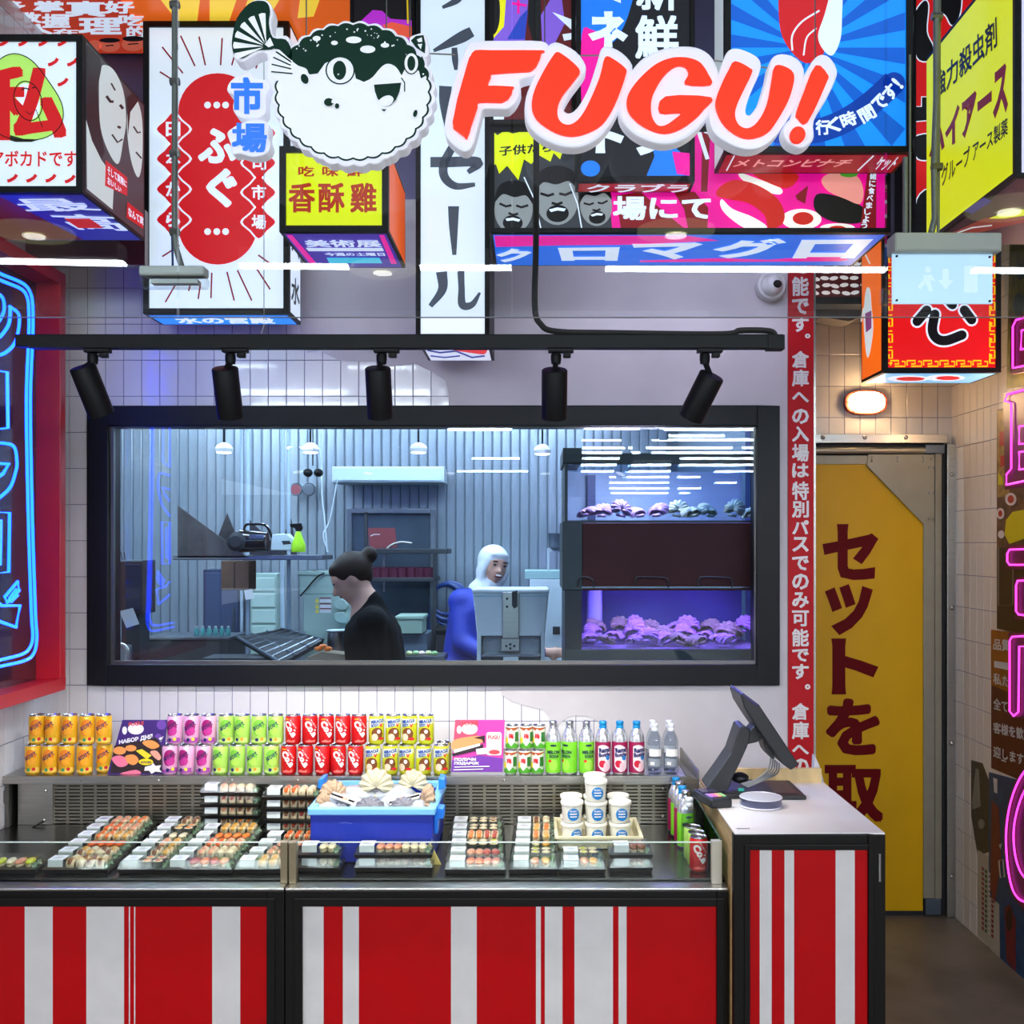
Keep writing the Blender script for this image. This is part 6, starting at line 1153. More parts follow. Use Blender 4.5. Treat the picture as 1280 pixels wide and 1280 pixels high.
# ---- blue tub with scallop shells
def shell_mesh(name, m1, m2):
    b = MB(); n, m_ = 64, 8; vs = []; 
    for i in range(m_ + 1):
        r = i / m_
        for j in range(n + 1):
            a = math.radians(-118 + 236 * j / n); rr_s = r * (1 + .04 * math.cos(a * 14)) * (.5 + .06 * math.cos(a))
            hgt = .2 * math.sin(math.pi * min(1, .12 + r * .88)) ** .8 + .03 * math.cos(a * 14) * r
            vs.append((rr_s * math.sin(a) * 1.0, -hgt, .5 * 0 + rr_s * math.cos(a) * 1.0 + .0))
    vs = [(x, y, z + .28) for x, y, z in vs]
    fs = [(i * (n + 1) + j, i * (n + 1) + j + 1, (i + 1) * (n + 1) + j + 1, (i + 1) * (n + 1) + j) for i in range(m_) for j in range(n)]
    b.add(vs, fs); b.add([(x, -y * .55, z) for x, y, z in vs], [f[::-1] for f in fs])
    b.cur = 1; b.box(-.2, .2, -.06, .05, -.02, .06)
    me = bpy.data.meshes.new(name); me.from_pydata(b.v, [], b.f); me.materials.append(m1); me.materials.append(m2); me.polygons.foreach_set('material_index', b.mi)
    me.polygons.foreach_set('use_smooth', [True] * len(me.polygons)); return me
SHW = M('shell_cream', (190, 182, 150), .55, noise=.15, scale=9); SHB = M('shell_brown', (176, 148, 118), .55, noise=.3, scale=12); SHG = M('shell_grey', (112, 112, 118), .5, noise=.3, scale=7); SHP = M('shell_pink', (206, 150, 190), .5, noise=.25, scale=8)
shm = {k: shell_mesh('scallop_' + k, m_, m_) for k, m_ in (('cream', SHW), ('brown', SHB), ('grey', SHG), ('pink', SHP))}
def shell(kind, loc, s_, rot, label, group):
    o = bpy.data.objects.new('scallop_shell' if 'tub' in group else 'scallop', shm[kind]); COL.objects.link(o); o.location = loc; o.scale = (s_, s_, s_); o.rotation_euler = rot; return tag(o, label, 'scallop', group)
tk = 393.6; ty_ = Yk(tk); x0_, x1_ = X(388, tk), X(541, tk); tz = Z(1010, tk); tyb = ty_ + .4
tub = thing('insulated_tub', 'blue insulated tub with pale blue rim holding scallop shells', 'tub', ((x0_ + x1_) / 2, ty_ + .2, DECK))
TBL = M('tub_blue', (18, 44, 160), .4, noise=.05); TPL = M('tub_rim', (120, 186, 236), .4)
b = MB(); w_ = .014
for xa_, xb_, ya_, yb_ in ((x0_, x1_, ty_, ty_ + w_), (x0_, x1_, tyb - w_, tyb), (x0_, x0_ + w_, ty_ + w_, tyb - w_), (x1_ - w_, x1_, ty_ + w_, tyb - w_)): b.box(xa_, xb_, ya_, yb_, DECK + .004, tz - .02)
b.box(x0_, x1_, ty_, tyb, DECK + .002, DECK + .012); b.obj('tub_body', TBL, tub, bevel=.004)
ring_b = MB()
for xa_, xb_, ya_, yb_ in ((x0_ - .008, x1_ + .008, ty_ - .008, ty_ + .016), (x0_ - .008, x1_ + .008, tyb - .016, tyb + .006), (x0_ - .008, x0_ + .016, ty_ + .016, tyb - .016), (x1_ - .016, x1_ + .008, ty_ + .016, tyb - .016)): ring_b.box(xa_, xb_, ya_, yb_, tz - .022, tz)
ring_b.obj('rim', TPL, tub, bevel=.004)
MB().box(x0_ + w_, x1_ - w_, ty_ + w_, tyb - w_, DECK + .012, tz - .075).obj('inner_liner', TPL, tub)
HB = M('latch_blue', (30, 122, 224), .4)
MB().prism([P(540, 1014, tk, .05), P(553, 1016, tk, .05), P(553, 1028, tk, .05), P(546, 1030, tk, .05), P(545, 1048, tk, .05), P(541, 1048, tk, .05)], (0, .06, 0)).obj('latch', HB, tub, bevel=.003)
MB().prism([P(541, 990, tk, .2), P(549, 992, tk, .2), P(550, 1003, tk, .2), P(541, 1006, tk, .2)], (0, .08, 0)).obj('latch', HB, tub, bevel=.003)
MB().prism([P(389, 990, tk, .2), P(382, 992, tk, .2), P(381, 1003, tk, .2), P(388, 1006, tk, .2)], (0, .08, 0)).obj('latch', HB, tub, bevel=.003)
p = Print(('Y', ty_), .0008); p.stroke([(425, 1029), (432, 1028), (440, 1029.5)], 1.2); p.obj('scuff', M('scuff', (70, 90, 190), .5), tub)
ICE = M('ice_bag', (172, 178, 184), .3, noise=.15, scale=20, bump=.5)
for i, (px, py, k_, sx) in enumerate(((430, 1000, 372, .07), (462, 1003, 380, .075), (500, 998, 372, .075), (522, 1000, 380, .05), (445, 988, 360, .08), (490, 985, 358, .085), (408, 1005, 385, .045))):
    c_ = P(px, py, k_); c_.z = tz - .035
    o = MB().ball(c_, sx, .06, .035, 12, 7).obj('ice_bag', ICE, None, smooth='all'); tag(o, ('ice bag at the left front of the tub', 'ice bag in the front middle of the tub', 'ice bag behind the right dark shell', 'ice bag in the right front corner of the tub', 'ice bag behind the brown shell', 'ice bag below the two cream shells', 'small ice bag in the left corner of the tub')[i], 'ice bag', 'ice bags in the blue tub')
for kd, px, py, k_, s_, rot, lab in (('cream', 470, 985, 362, .115, (-.25, 0, .05), 'largest cream scallop shell standing up in the tub'), ('cream', 516, 985, 358, .1, (-.2, 0, -.1), 'cream scallop shell standing at the right of the tub'), ('brown', 415, 990, 372, .095, (-.2, .2, .5), 'brown ribbed shell standing at the left of the tub'), ('brown', 405, 996, 382, .08, (0, -.5, 1.2), 'thin brown shell edge in the left corner'), ('cream', 400, 1002, 388, .065, (-.6, -.3, .3), 'small cream shell lying in the left corner'), ('grey', 460, 1008, 388, .1, (-.9, 0, 0), 'dark grey shell lying at the front middle of the tub'), ('grey', 507, 1008, 386, .095, (-.9, 0, .2), 'dark shell lying at the right front of the tub'), ('brown', 534, 1000, 380, .105, (-.1, .35, -1.2), 'brown shell seen edge on at the right of the tub'), ('grey', 420, 1009, 388, .08, (-1.1, 0, 0), 'pale grey shell lying at the left front of the tub')):
    c_ = P(px, py, k_); c_.z = tz - .035 if 'lying' not in lab else tz - .045; shell(kd, c_, s_, rot, lab, 'scallop shells in the blue tub')
for i, (x, y, k_) in enumerate(((432, 992, 378), (507, 992, 378))):
    pk = thing('fish_packet', ('clear packet with black stripes at the left of the tub', 'clear packet with black stripes at the right of the tub')[i], 'packet', tuple(P(x, y, k_)), 'packets in the blue tub')
    q = P(x, y, k_); q.z = tz - .01
    MB().box(q.x - .05, q.x + .05, q.y - .03, q.y + .03, q.z, q.z + .008, Matrix.Rotation(.35 - .6 * i, 3, 'Y')).obj('wrap', M('packet', (206, 204, 196), .3, noise=.15, scale=40), pk, bevel=.003)
    for j in (-1, 1): MB().box(q.x + .03 * j - .02, q.x + .03 * j + .02, q.y - .02, q.y - .012, q.z + .005, q.z + .012, Matrix.Rotation(.35 - .6 * i, 3, 'Y'), q).obj('black_stripe', BLACKM, pk)
    MB().ball(q + Vector((-.01, -.012, .008)), .018, .014, .006, 10, 6).obj('fillet', TOPS['pink'], pk)

# ---- cream crate with paper cups
cx0, cx1, cya, cyb = X(698, 375), X(799, 375), 3.59, 3.83
cr = thing('cream_crate', 'cream plastic crate holding the white paper cups', 'crate', ((cx0 + cx1) / 2, 3.7, DECK)); CRM = M('crate_cream', (226, 220, 182), .45)
b = MB(); zt = DECK + .042
for q in (([(cx0, cya), (cx1, cya), (cx1, cya + .006), (cx0, cya + .006)]), ([(cx0, cyb - .006), (cx1, cyb - .006), (cx1, cyb), (cx0, cyb)]), ([(cx0, cya), (cx0 + .006, cya), (cx0 + .006, cyb), (cx0, cyb)]), ([(cx1 - .006, cya), (cx1, cya), (cx1, cyb), (cx1 - .006, cyb)])):
    b.hexa([(x, y, DECK + .002) for x, y in q], [(x + (x - (cx0 + cx1) / 2) * .06, y + (y - 3.71) * .05, zt) for x, y in q])
b.box(cx0, cx1, cya, cyb, DECK + .002, DECK + .007); b.obj('crate_body', CRM, cr)
rb_ = MB(); ring(rb_, cx0 - .012, cx1 + .012, 0, 0, cx0 - .002, cx1 + .002, 0, 0, 0, 0) if 0 else None
for xa_, xb_, ya_, yb_ in ((cx0 - .012, cx1 + .012, cya - .01, cya), (cx0 - .012, cx1 + .012, cyb, cyb + .01), (cx0 - .012, cx0 - .004, cya, cyb), (cx1 + .004, cx1 + .012, cya, cyb)): rb_.box(xa_, xb_, ya_, yb_, zt - .006, zt + .001)
rb_.obj('crate_rim', CRM, cr)
CUP = M('cup_white', (232, 230, 216), .5); STK = M('cup_blue', (10, 116, 188), .4)
ur, uh = .0365, .07
def make_cup():
    t = thing('paper_cup', 'x', 'cup', (0, 0, 0), 'white paper cups with blue stickers')
    MB().lathe([(ur * .82, 0), (ur * .84, .002), (ur * .97, uh - .012), (ur * .98, uh - .008)], (0, 0, 0), 28).obj('cup_body', CUP, t, smooth=True)
    MB().lathe([(ur * 1.0, uh - .012), (ur * 1.06, uh - .01), (ur * 1.06, uh - .003), (ur * 1.02, uh), (ur * .95, uh), (ur * .93, uh - .003)], (0, 0, 0), 28).obj('lid', CUP, t, smooth=True)
    w1 = Wrap(ur * .95, .001); w1.disc(.004, .03, .0205, .0205, 14); so_ = w1.obj('sticker', STK, t)
    w2 = Wrap(ur * .95, .0022)
    for j, (s_, v_) in enumerate((('фугу', .041), ('свежие', .032), ('рыбы', .023))): w2.text('FUGU', .004, .041, .022, .006, 0, .03) if j == 0 else w2.band(-.009 + .001 * j, .017 - .001 * j, lambda u, v_=v_: v_ - .0018, lambda u, v_=v_: v_ + .0018, 8)
    w2.obj('sticker_print', INKW, so_); return t
cup0 = make_cup(); first_cup = [True]
def cup(x, y, z, lab, rot=0):
    if first_cup[0]: o = cup0; o.location = (x, y, z); o.rotation_euler = (0, 0, rot); o['label'] = lab; first_cup[0] = False
    else: o = copy_tree(cup0, (x, y, z), rot, lab)
cz = DECK + .008
for r_, (yy, rn) in enumerate(((3.645, 'front'), (3.735, 'rear'))):
    for lv in range(3):
        for i, px in enumerate((715, 745, 775)):
            if lv == 2 and i != 1: continue
            lab = 'white paper cup, %s row, %s layer, %s' % (rn, ('bottom', 'middle', 'top')[lv], ('left', 'centre', 'right')[i])
            cup((px - CX) / F * 3.645, yy, cz + lv * (uh + .0008), lab, (.35 if (i == 0 and lv == 0) else .0) if r_ == 0 else .3)
# ================================================================== kitchen behind the window
KB = 180.0; KY = Yk(KB); KL = -3.3; KC = 2.95
struct(MB().box(KL, EX - .08, DOORY + .1, KY + .1, -.06, 0), 'floor_kitchen', M('kitchen_floor', (96, 100, 108), .4, noise=.1), 'grey kitchen floor')
struct(MB().box(KL, EX - .08, MAINY + .12, KY + .1, KC, KC + .05), 'ceiling_kitchen', M('kitchen_ceiling', (150, 164, 178), .6, noise=.05), 'pale kitchen ceiling')
struct(MB().box(KL - .05, KL, MAINY + .12, KY + .1, 0, KC), 'wall_kitchen_left', M('kitchen_wall', (116, 134, 154), .35, .4, noise=.1), 'blue grey kitchen side wall')
struct(MB().box(EX - .14, EX - .08, DOORY, KY + .1, 0, KC), 'wall_kitchen_right', M('kitchen_wall', (116, 134, 154), .35, .4, noise=.1), 'blue grey kitchen right wall')
kw = struct(MB().box(KL, EX - .08, KY, KY + .1, 0, KC), 'wall_kitchen_back', M('kitchen_groove', (86, 98, 110), .4, .4), 'ribbed metal kitchen back wall')
pw = .064; smm = MB(); smm.prism([(-pw / 2 + .0015, 0, 0), (-pw / 2 + .008, -.006, 0), (pw / 2 - .008, -.006, 0), (pw / 2 - .0015, 0, 0)], (0, 0, KC - .05))
slat_me = bpy.data.meshes.new('slat'); slat_me.from_pydata(smm.v, [], smm.f); slat_me.materials.append(M('slat_metal', (150, 162, 172), .28, .5, noise=.16, scale=5, stretch=(3, 1, .6)))
for i in range(int((EX - .15 - KL) / pw)):
    o = bpy.data.objects.new('slat', slat_me); COL.objects.link(o); o.parent = kw; o.location = Vector((KL + pw * (i + .5), KY, .02)) - wloc(kw)
# unseen ceiling strips added to light the kitchen, then its round lamps
def added_klamp(lab, x0, x1, y):
    t = thing('added_kitchen_lamp', lab, 'lamp', ((x0 + x1) / 2, y, 2.85), 'added lamps in the kitchen')
    MB().box(x0, x1, y - .05, y + .05, 2.85, 2.87).obj('diffuser', M('added_kitchen_glow', (224, 238, 255), .4, emis=KITCHEN), t); MB().box(x0, x1, y - .06, y + .06, 2.87, KC).obj('lamp_body', WHITE, t)
added_klamp('added unseen kitchen lamp near the window, left', -2.6, -1.0, 5.1); added_klamp('added unseen kitchen lamp near the window, middle', -.7, .5, 5.1); added_klamp('added unseen kitchen lamp at the back, left', -2.9, -1.4, 6.4); added_klamp('added unseen kitchen lamp at the back, middle', -1.0, .6, 6.4)
for (px, py), lab in zip(((280, 561), (388, 561), (523, 561), (678, 563)), ('leftmost round kitchen lamp', 'round kitchen lamp by the white pipes', 'round kitchen lamp above the long white hood', 'round kitchen lamp beside the fish tanks')):
    q = P(px, py, 225); t = thing('round_lamp', lab, 'lamp', tuple(q), 'round lamps in the kitchen')
    MB().lathe([(.045, -.02), (.05, 0), (.04, .02), (.012, .035)], q, 20).obj('shade', WHITE, t, smooth=True); MB().lathe([(.038, -.024), (.042, -.019)], q, 18).obj('bulb', M('round_glow', (255, 252, 244), .4, emis=9.0), t)
    MB().tube([q + Vector((0, 0, .03)), Vector((q.x, q.y, KC))], .006, 6).obj('stem', BLACKM, t)
KS = M('kitchen_steel', (134, 140, 148), .3, 1.0, noise=.1); KW = M('kitchen_white', (202, 216, 222), .4, noise=.03); KG = M('machine_green', (158, 184, 174), .45, noise=.04); KD = M('kitchen_dark', (36, 40, 46), .5, noise=.15); PAPER = M('paper', (222, 226, 228), .6)
def kbox(t, nm, m_, x0, y0, x1, y1, k, d, dy=0.0, bevel=.004): 
    return MB().box(X(x0, k), X(x1, k), Yk(k) + dy, Yk(k) + dy + d, Z(y1, k), Z(y0, k)).obj(nm, m_, t, bevel=bevel)
def kthing(name, label, cat, px, py, k, group=None): return thing(name, label, cat, tuple(P(px, py, k)), group)
# worktable below the view
wt = kthing('worktable', 'steel kitchen worktable just below the window', 'table', 400, 850, 265)
MB().box(-2.2, -.92, 4.75, 5.45, 1.02, 1.06).obj('table_top', KS, wt, bevel=.004)
for x in (-2.15, -.97):
    for y in (4.8, 5.4): MB().box(x - .02, x + .02, y - .02, y + .02, 0, 1.02).obj('leg', KS, wt)
# hood / cabinet on the wall
t = kthing('wall_cabinet', 'long pale wall cabinet high on the ribbed wall', 'cabinet', 485, 603, 190); kbox(t, 'cabinet_body', KW, 415, 583, 555, 603, 190, .3); kbox(t, 'cabinet_front', M('cab_front', (186, 206, 220), .3), 417, 585, 553, 601, 190, .01, -.011)
# pipes
for i, (x, y0, y1, k, r, lab) in enumerate(((310, 500, 826, 232, .013, 'thick white pipe in front of the shelf'), (302, 500, 660, 215, .009, 'thin pipe left of the thick white pipe'), (361, 500, 806, 228, .011, 'white pipe beside the green spray bottle'), (353, 500, 800, 210, .012, 'grey pipe behind the spray bottle'))):
    tag(MB().tube([P(x, 400, k) if P(x, 400, k).z < KC else Vector((X(x, k), Yk(k), KC)), Vector((X(x, k), Yk(k), 0))], r, 10).obj('pipe', M('pipe_pale', (186, 206, 222), .35, .2), smooth=True), lab, 'pipe', 'vertical pipes in the kitchen')
# shelf with triangular plates
SKK = 238.0
t = kthing('wall_shelf', 'steel wall shelf with triangular end plates', 'shelf', 310, 700, SKK)
kbox(t, 'shelf_board', KS, 216, 694, 404, 700, SKK, .28)
for x0, x1, y0 in ((222, 308, 632), (312, 358, 650)): MB().slab([(x0, y0), (x0, 697), (x1 + 2, 697)], SKK - 3 * (x0 > 300), .006).obj('end_plate', M('plate_brown', (88, 86, 88), .3, .7, noise=.2), t)
for x0, x1, y0 in ((262, 306, 641), (342, 372, 648)): MB().slab([(x0 + 22, y0), (x0, 697), (x1, 697), ], 228, .006).obj('back_plate', M('plate_brown', (88, 86, 88), .3, .7, noise=.2), t)
# boombox
t = kthing('boombox', 'rounded black boombox with a carrying handle on the shelf', 'boombox', 312, 692, 244)
q0, q1 = P(297, 676, 244, .05), P(331, 677, 244, .05)
MB().tube([q0, q0.lerp(q1, .5), q1], [.06, .056, .05], 20).obj('case', M('boom_black', (16, 16, 18), .2, coat=.5), t, smooth=True); MB().lathe([(.045, -.002), (.05, .0), (.03, .008)], P(296, 677, 244, -.012), 18, rx90).obj('speaker', KD, t)
MB().tube([Vector(p) for p in smooth_open([P(302, 672, 244, .04), P(304, 657, 244, .04), P(314, 655, 244, .04), P(330, 657, 244, .04), P(338, 672, 244, .04)])], .007, 8).obj('handle', M('boom_black', (16, 16, 18), .2), t, smooth=True); kbox(t, 'cassette_door', KS, 312, 668, 330, 674, 244, .005, -.01)
# scale box, spray bottle, papers
t = kthing('label_printer', 'small pale grey device next to the boombox', 'device', 352, 690, 243); MB().slab([(338, 688), (340, 668), (358, 667), (372, 682), (372, 688)], 243, .1).obj('shell', KW, t, bevel=.004); MB().slab([(352, 676), (362, 676), (364, 680), (354, 681)], 244, .003).obj('display', KD, t)
t = kthing('spray_bottle', 'bright yellow green spray bottle with black trigger', 'bottle', 373, 691, 245)
MB().lathe([(.034, 0), (.036, .004), (.036, .035), (.014, .095), (.012, .105)], P(373, 690, 245), 18).obj('bottle_body', M('spray_green', (170, 232, 40), .35, emis=.12, sample=False), t, smooth=True); MB().slab([(362, 655), (376, 654), (378, 660), (376, 664), (370, 664), (368, 660), (363, 659)], 245, .02).obj('trigger_head', BLACKM, t, bevel=.002)
t = kthing('cardboard_box', 'brown cardboard box hanging below the shelf', 'box', 294, 738, 240); kbox(t, 'box_body', M('cardboard', (104, 78, 62), .7, noise=.1), 276, 701, 311, 738, 240, .15); kbox(t, 'seam', KD, 292.5, 702, 293.5, 737, 240, .002, -.002, 0)
tag(MB().slab([(305, 738), (315, 736), (317, 748), (307, 750)], 240.3, .004).obj('paper_note', PAPER), 'small white note below the cardboard box', 'note'); tag(MB().slab([(149, 764), (166, 760), (174, 780), (158, 785)], 264, .002).obj('paper_note', PAPER), 'larger white note hanging under the loudspeaker', 'note')
# loudspeaker left
t = kthing('loudspeaker', 'dark wooden loudspeaker cabinet at the left of the window', 'loudspeaker', 160, 768, 262); kbox(t, 'cabinet', M('speaker_brown', (54, 42, 44), .5, noise=.1), 144, 702, 178, 768, 262, .18); kbox(t, 'grille', M('speaker_navy', (36, 32, 62), .6), 157, 705, 176, 764, 262, .006, -.007); MB().prism([P(144, 702, 262), P(178, 702, 262), P(178, 702, 262, .18), P(144, 702, 262, .18)], (0, 0, .006)).obj('top', KS, t)
for x in (148, 152): MB().tube([P(x, 702, 262, .05), P(x - 2, 690, 262, .05)], .002, 5).obj('antenna', BLACKM, t)
MB().box(X(150, 262), X(172, 262), Yk(262) + .02, Yk(262) + .16, 1.06, Z(768, 262)).obj('stand', KD, t)
t = kthing('tap', 'curved steel tap at the bottom left of the window', 'tap', 150, 826, 275); MB().tube([Vector(p) for p in smooth_open([P(138, 812, 275), P(144, 806, 275), P(154, 807, 275), P(159, 815, 275), P(159, 830, 275)])], .012, 10).obj('spout', STEEL, t, smooth=True); kbox(t, 'plate', KS, 136, 806, 164, 868, 268, .02)
# green machine
GK = 238.0
t = kthing('rice_machine', 'pale green rice machine with warning stickers', 'machine', 405, 800, GK)
kbox(t, 'hopper', KG, 374, 716, 432, 743, GK, .3); kbox(t, 'hopper_lid', KG, 372, 714, 434, 719, GK, .31, -.005); kbox(t, 'body', KG, 379, 743, 433, 790, GK, .28); kbox(t, 'base', KG, 381, 788, 420, 830, GK, .28)
for y in (750, 757, 763): MB().slab([(393.5, y + 3), (396.5, y - 3), (399, y + 3)], GK + .6, .001).obj('warning_sticker', M('warn', (226, 206, 80), .5), t); kbox(t, 'caption_sticker', PAPER, 400, y - 3, 414, y + 3, GK, .001, -.0015, 0); kbox(t, 'caption_bar', M('cap_red', (130, 50, 60), .5), 400, y - 3, 414, y - 1.5, GK, .001, -.0025, 0)
for y in (752, 768): MB().slab(smooth_closed([(418, y), (428, y - 3), (434, y + 4), (432, y + 11), (420, y + 9)], 3), GK + 3, .06).obj('nozzle', KG, t, bevel=.004)
MB().tube([Vector(p) for p in smooth_open([P(376, 745, GK, -.01), P(382, 738, GK, -.01), P(396, 722, GK, -.01), P(406, 716, GK, -.01)])], .004, 6).obj('power_cable', BLACKM, t)
t = kthing('steel_pot', 'tall steel container in front of the green machine', 'pot', 421, 816, 248); MB().lathe([(.045, 0), (.047, .003), (.047, .1), (.055, .103), (.055, .108)], P(421, 815, 248), 20).obj('pot', KS, t, smooth=True); MB().lathe([(.05, .108), (.05, .112)], P(421, 815, 248), 20).obj('lid', KW, t)
t = kthing('bucket', 'turquoise plastic bucket beside the steel container', 'bucket', 438, 808, 243); MB().lathe([(.038, 0), (.045, .08), (.049, .083), (.049, .09)], P(438, 808, 243), 20).obj('bucket', M('bucket_aqua', (90, 168, 178), .45), t, smooth=True)
# cabinets and sink at the left
t = kthing('tall_cabinet', 'dark blue cabinet below the cardboard box', 'cabinet', 276, 1030, 196); kbox(t, 'cabinet_body', M('cab_navy', (30, 46, 78), .4, noise=.1), 254, 712, 300, 1033, 196, .25); kbox(t, 'cabinet_door', M('cab_navy2', (40, 58, 92), .4, noise=.1), 256, 716, 298, 1020, 196, .01, -.011); MB().tube([P(293, 760, 196, -.02), P(293, 790, 196, -.02)], .006, 6).obj('door_handle', KS, t)
t = kthing('drawer_unit', 'pale mint drawer unit behind the thick white pipe', 'cabinet', 330, 1040, 201); kbox(t, 'unit_body', KG, 313, 717, 346, 1031, 201, .22)
for y in (722, 742, 762, 782): kbox(t, 'drawer', M('drawer_mint', (172, 196, 188), .4), 315, y, 344, y + 17, 201, .008, -.009)
t = kthing('sink_unit', 'dark sink unit at the lower left of the kitchen', 'sink', 232, 1090, 235); kbox(t, 'sink_body', KD, 182, 798, 286, 1090, 235, .3); kbox(t, 'sink_rim', KS, 180, 796, 288, 800, 235, .31, -.006)
for i in range(6): 
    q_ = P(240 + 8 * i, 796, 235, .08); tb_ = thing('small_bottle', 'small teal bottle on the dark sink, %s from the left' % ORD[i], 'bottle', tuple(q_), 'teal bottles on the sink'); MB().lathe([(.013, 0), (.014, .03), (.006, .042)], q_, 10).obj('bottle_body', M('teal_bottle', (70, 150, 150), .3), tb_, smooth=True); MB().lathe([(.007, .042), (.007, .052)], q_, 8).obj('cap', KW, tb_)
for i, (x, m_) in enumerate(((371, M('gauge_red', (150, 66, 76), .4)), (387, M('gauge_grey', (86, 96, 108), .4)))):
    t = kthing('wall_gauge', ('round reddish gauge on the back wall', 'round grey gauge beside the reddish one')[i], 'gauge', x, 612, 183); MB().lathe([(.04, 0), (.045, .02), (.038, .03)], P(x, 612, 183), 20, rx90).obj('gauge_ring', KS, t, smooth=True); MB().lathe([(.036, .029), (.03, .032)], P(x, 612, 183), 20, rx90).obj('gauge_dial', m_, t)
t = kthing('twin_spotlight', 'pair of small black spotlights above the white cables', 'spotlight', 391, 590, 200); MB().tube([P(391, 582, 200), Vector((X(391, 200), Yk(200), KC))], .004, 6).obj('stem', BLACKM, t)
for x in (385, 398): MB().ball(P(x, 591, 200), .03, .04, .026, 12, 8).obj('lamp_head', BLACKM, t, smooth='all')
# tray conveyor
t = kthing('tray_rack', 'dark sloping rack of black moulds below the shelf', 'rack', 345, 826, 255)
A, B_, C_, D_ = P(296, 796, 240, .0), P(352, 786, 232, .0), P(404, 800, 250, 0), P(352, 829, 266, 0)
MB().prism([A, B_, C_, D_], (0, 0, -.02)).obj('rack_board', KD, t)
for i in range(7):
    u = (i + .5) / 7
    a_, b_ = A.lerp(D_, u), B_.lerp(C_, u); MB().tube([a_ + Vector((0, 0, .004)), b_ + Vector((0, 0, .004))], .004, 5).obj('divider', KS, t)
for i in range(2): a_, b_ = A.lerp(B_, .33 + .33 * i), D_.lerp(C_, .33 + .33 * i); MB().tube([a_ + Vector((0, 0, .004)), b_ + Vector((0, 0, .004))], .004, 5).obj('divider', KS, t)
MB().tube([A, D_], .008, 6).obj('rail', KS, t); MB().tube([B_, C_], .008, 6).obj('rail', KS, t)
MB().box(-1.6, -1.3, 5.2, 5.4, 1.06, 1.2).obj('rack_stand', KD, t)
t = kthing('chopping_board', 'wooden board with orange salmon pieces', 'board', 410, 826, 262); MB().slab([(384, 822), (402, 815), (438, 819), (440, 830), (388, 832)], 262, .12).obj('board', M('board_wood', (150, 136, 112), .6), t)
for i, x in enumerate((396, 402, 408)): MB().ball(P(x, 812 - (i % 2) * 3, 262, .04), .022, .02, .012, 8, 5).obj('salmon_slice', TOPS['salmon'], t)
# strip door at the back
t = thing('door_2', 'dark glazed doorway with splashes in the kitchen back wall', None, tuple(P(490, 830, 184)), kind='structure')
ring(MB(), X(434, 184), X(545, 184), .02, Z(636, 184), X(440, 184), X(538, 184), .02, Z(642, 184), Yk(184) - .02, Yk(184) + .03).obj('door_frame', KS, t, bevel=.004); MB().box(X(440, 184), X(538, 184), Yk(184), Yk(184) + .02, .02, Z(642, 184)).obj('door_panel', M('door_dark', (66, 78, 92), .2, .3, noise=.3, scale=4), t)
rp = Print(('Y', Yk(184)), .002); rp.poly([(460, 660), (494, 660), (496, 684), (462, 686)]); rp.obj('red_notice', M('notice_red', (120, 46, 54), .5), t); rp = Print(('Y', Yk(184)), .003); rp.text('Кас', [(464, 666), (476, 665), (476, 671), (464, 672)], .02) if 0 else rp.stroke([(463, 670), (468, 668), (475, 668)], 1); rp.obj('notice_mark', PAPER, t)
MB().tube([Vector(p) for p in smooth_open([P(480, 740, 188), P(480, 700, 188), P(486, 684, 188), P(500, 678, 188), P(515, 679, 188)])], .008, 8).obj('flexible_tap', STEEL, t, smooth=True)
# background shelves with pots behind the woman
t = kthing('storage_rack', 'dark storage rack with red tubs against the back wall', 'rack', 500, 760, 196); kbox(t, 'shelf', KD, 455, 686, 560, 692, 196, .3); kbox(t, 'shelf', KD, 455, 722, 545, 727, 196, .3); kbox(t, 'upright', KD, 455, 640, 459, 900, 196, .03); kbox(t, 'upright', KD, 541, 690, 545, 900, 196, .03)
for i in range(7): MB().lathe([(.035, 0), (.04, .06), (.03, .065)], P(468 + i * 11, 722, 196, .1), 12).obj('red_tub', M('tub_red', (104, 44, 66), .4), t)
# crates and bins
t = kthing('bin', 'grey blue plastic bin behind the woman', 'bin', 515, 828, 205); kbox(t, 'bin_body', M('bin_blue', (84, 102, 120), .5), 498, 792, 534, 900, 205, .3); t2 = kthing('vegetable_tray', 'tray of pale vegetables right of the woman', 'tray', 517, 826, 232); kbox(t2, 'tray', KS, 502, 820, 556, 828, 232, .2)
for i in range(5): MB().ball(P(510 + i * 8, 818, 232, .06 + .02 * (i % 2)), .02, .03, .014, 8, 5).obj('vegetable', M('veg%d' % (i % 3), ((206, 214, 150), (150, 190, 130), (226, 200, 190))[i % 3], .5), t2)
t = kthing('box', 'pale green box on the grey blue bin', 'box', 512, 792, 207); kbox(t, 'box_body', M('box_mint', (150, 176, 160), .5), 496, 772, 528, 792, 207, .25); kbox(t, 'box_flap', M('box_mint', (150, 176, 160), .5), 494, 770, 530, 774, 207, .27, -.01)
t = kthing('black_crate', 'black crate beside the hanging blue hose', 'crate', 562, 828, 205); kbox(t, 'crate_body', KD, 546, 790, 578, 900, 205, .3); kbox(t, 'crate_rim', BLACKM, 544, 787, 580, 792, 205, .32, -.01)
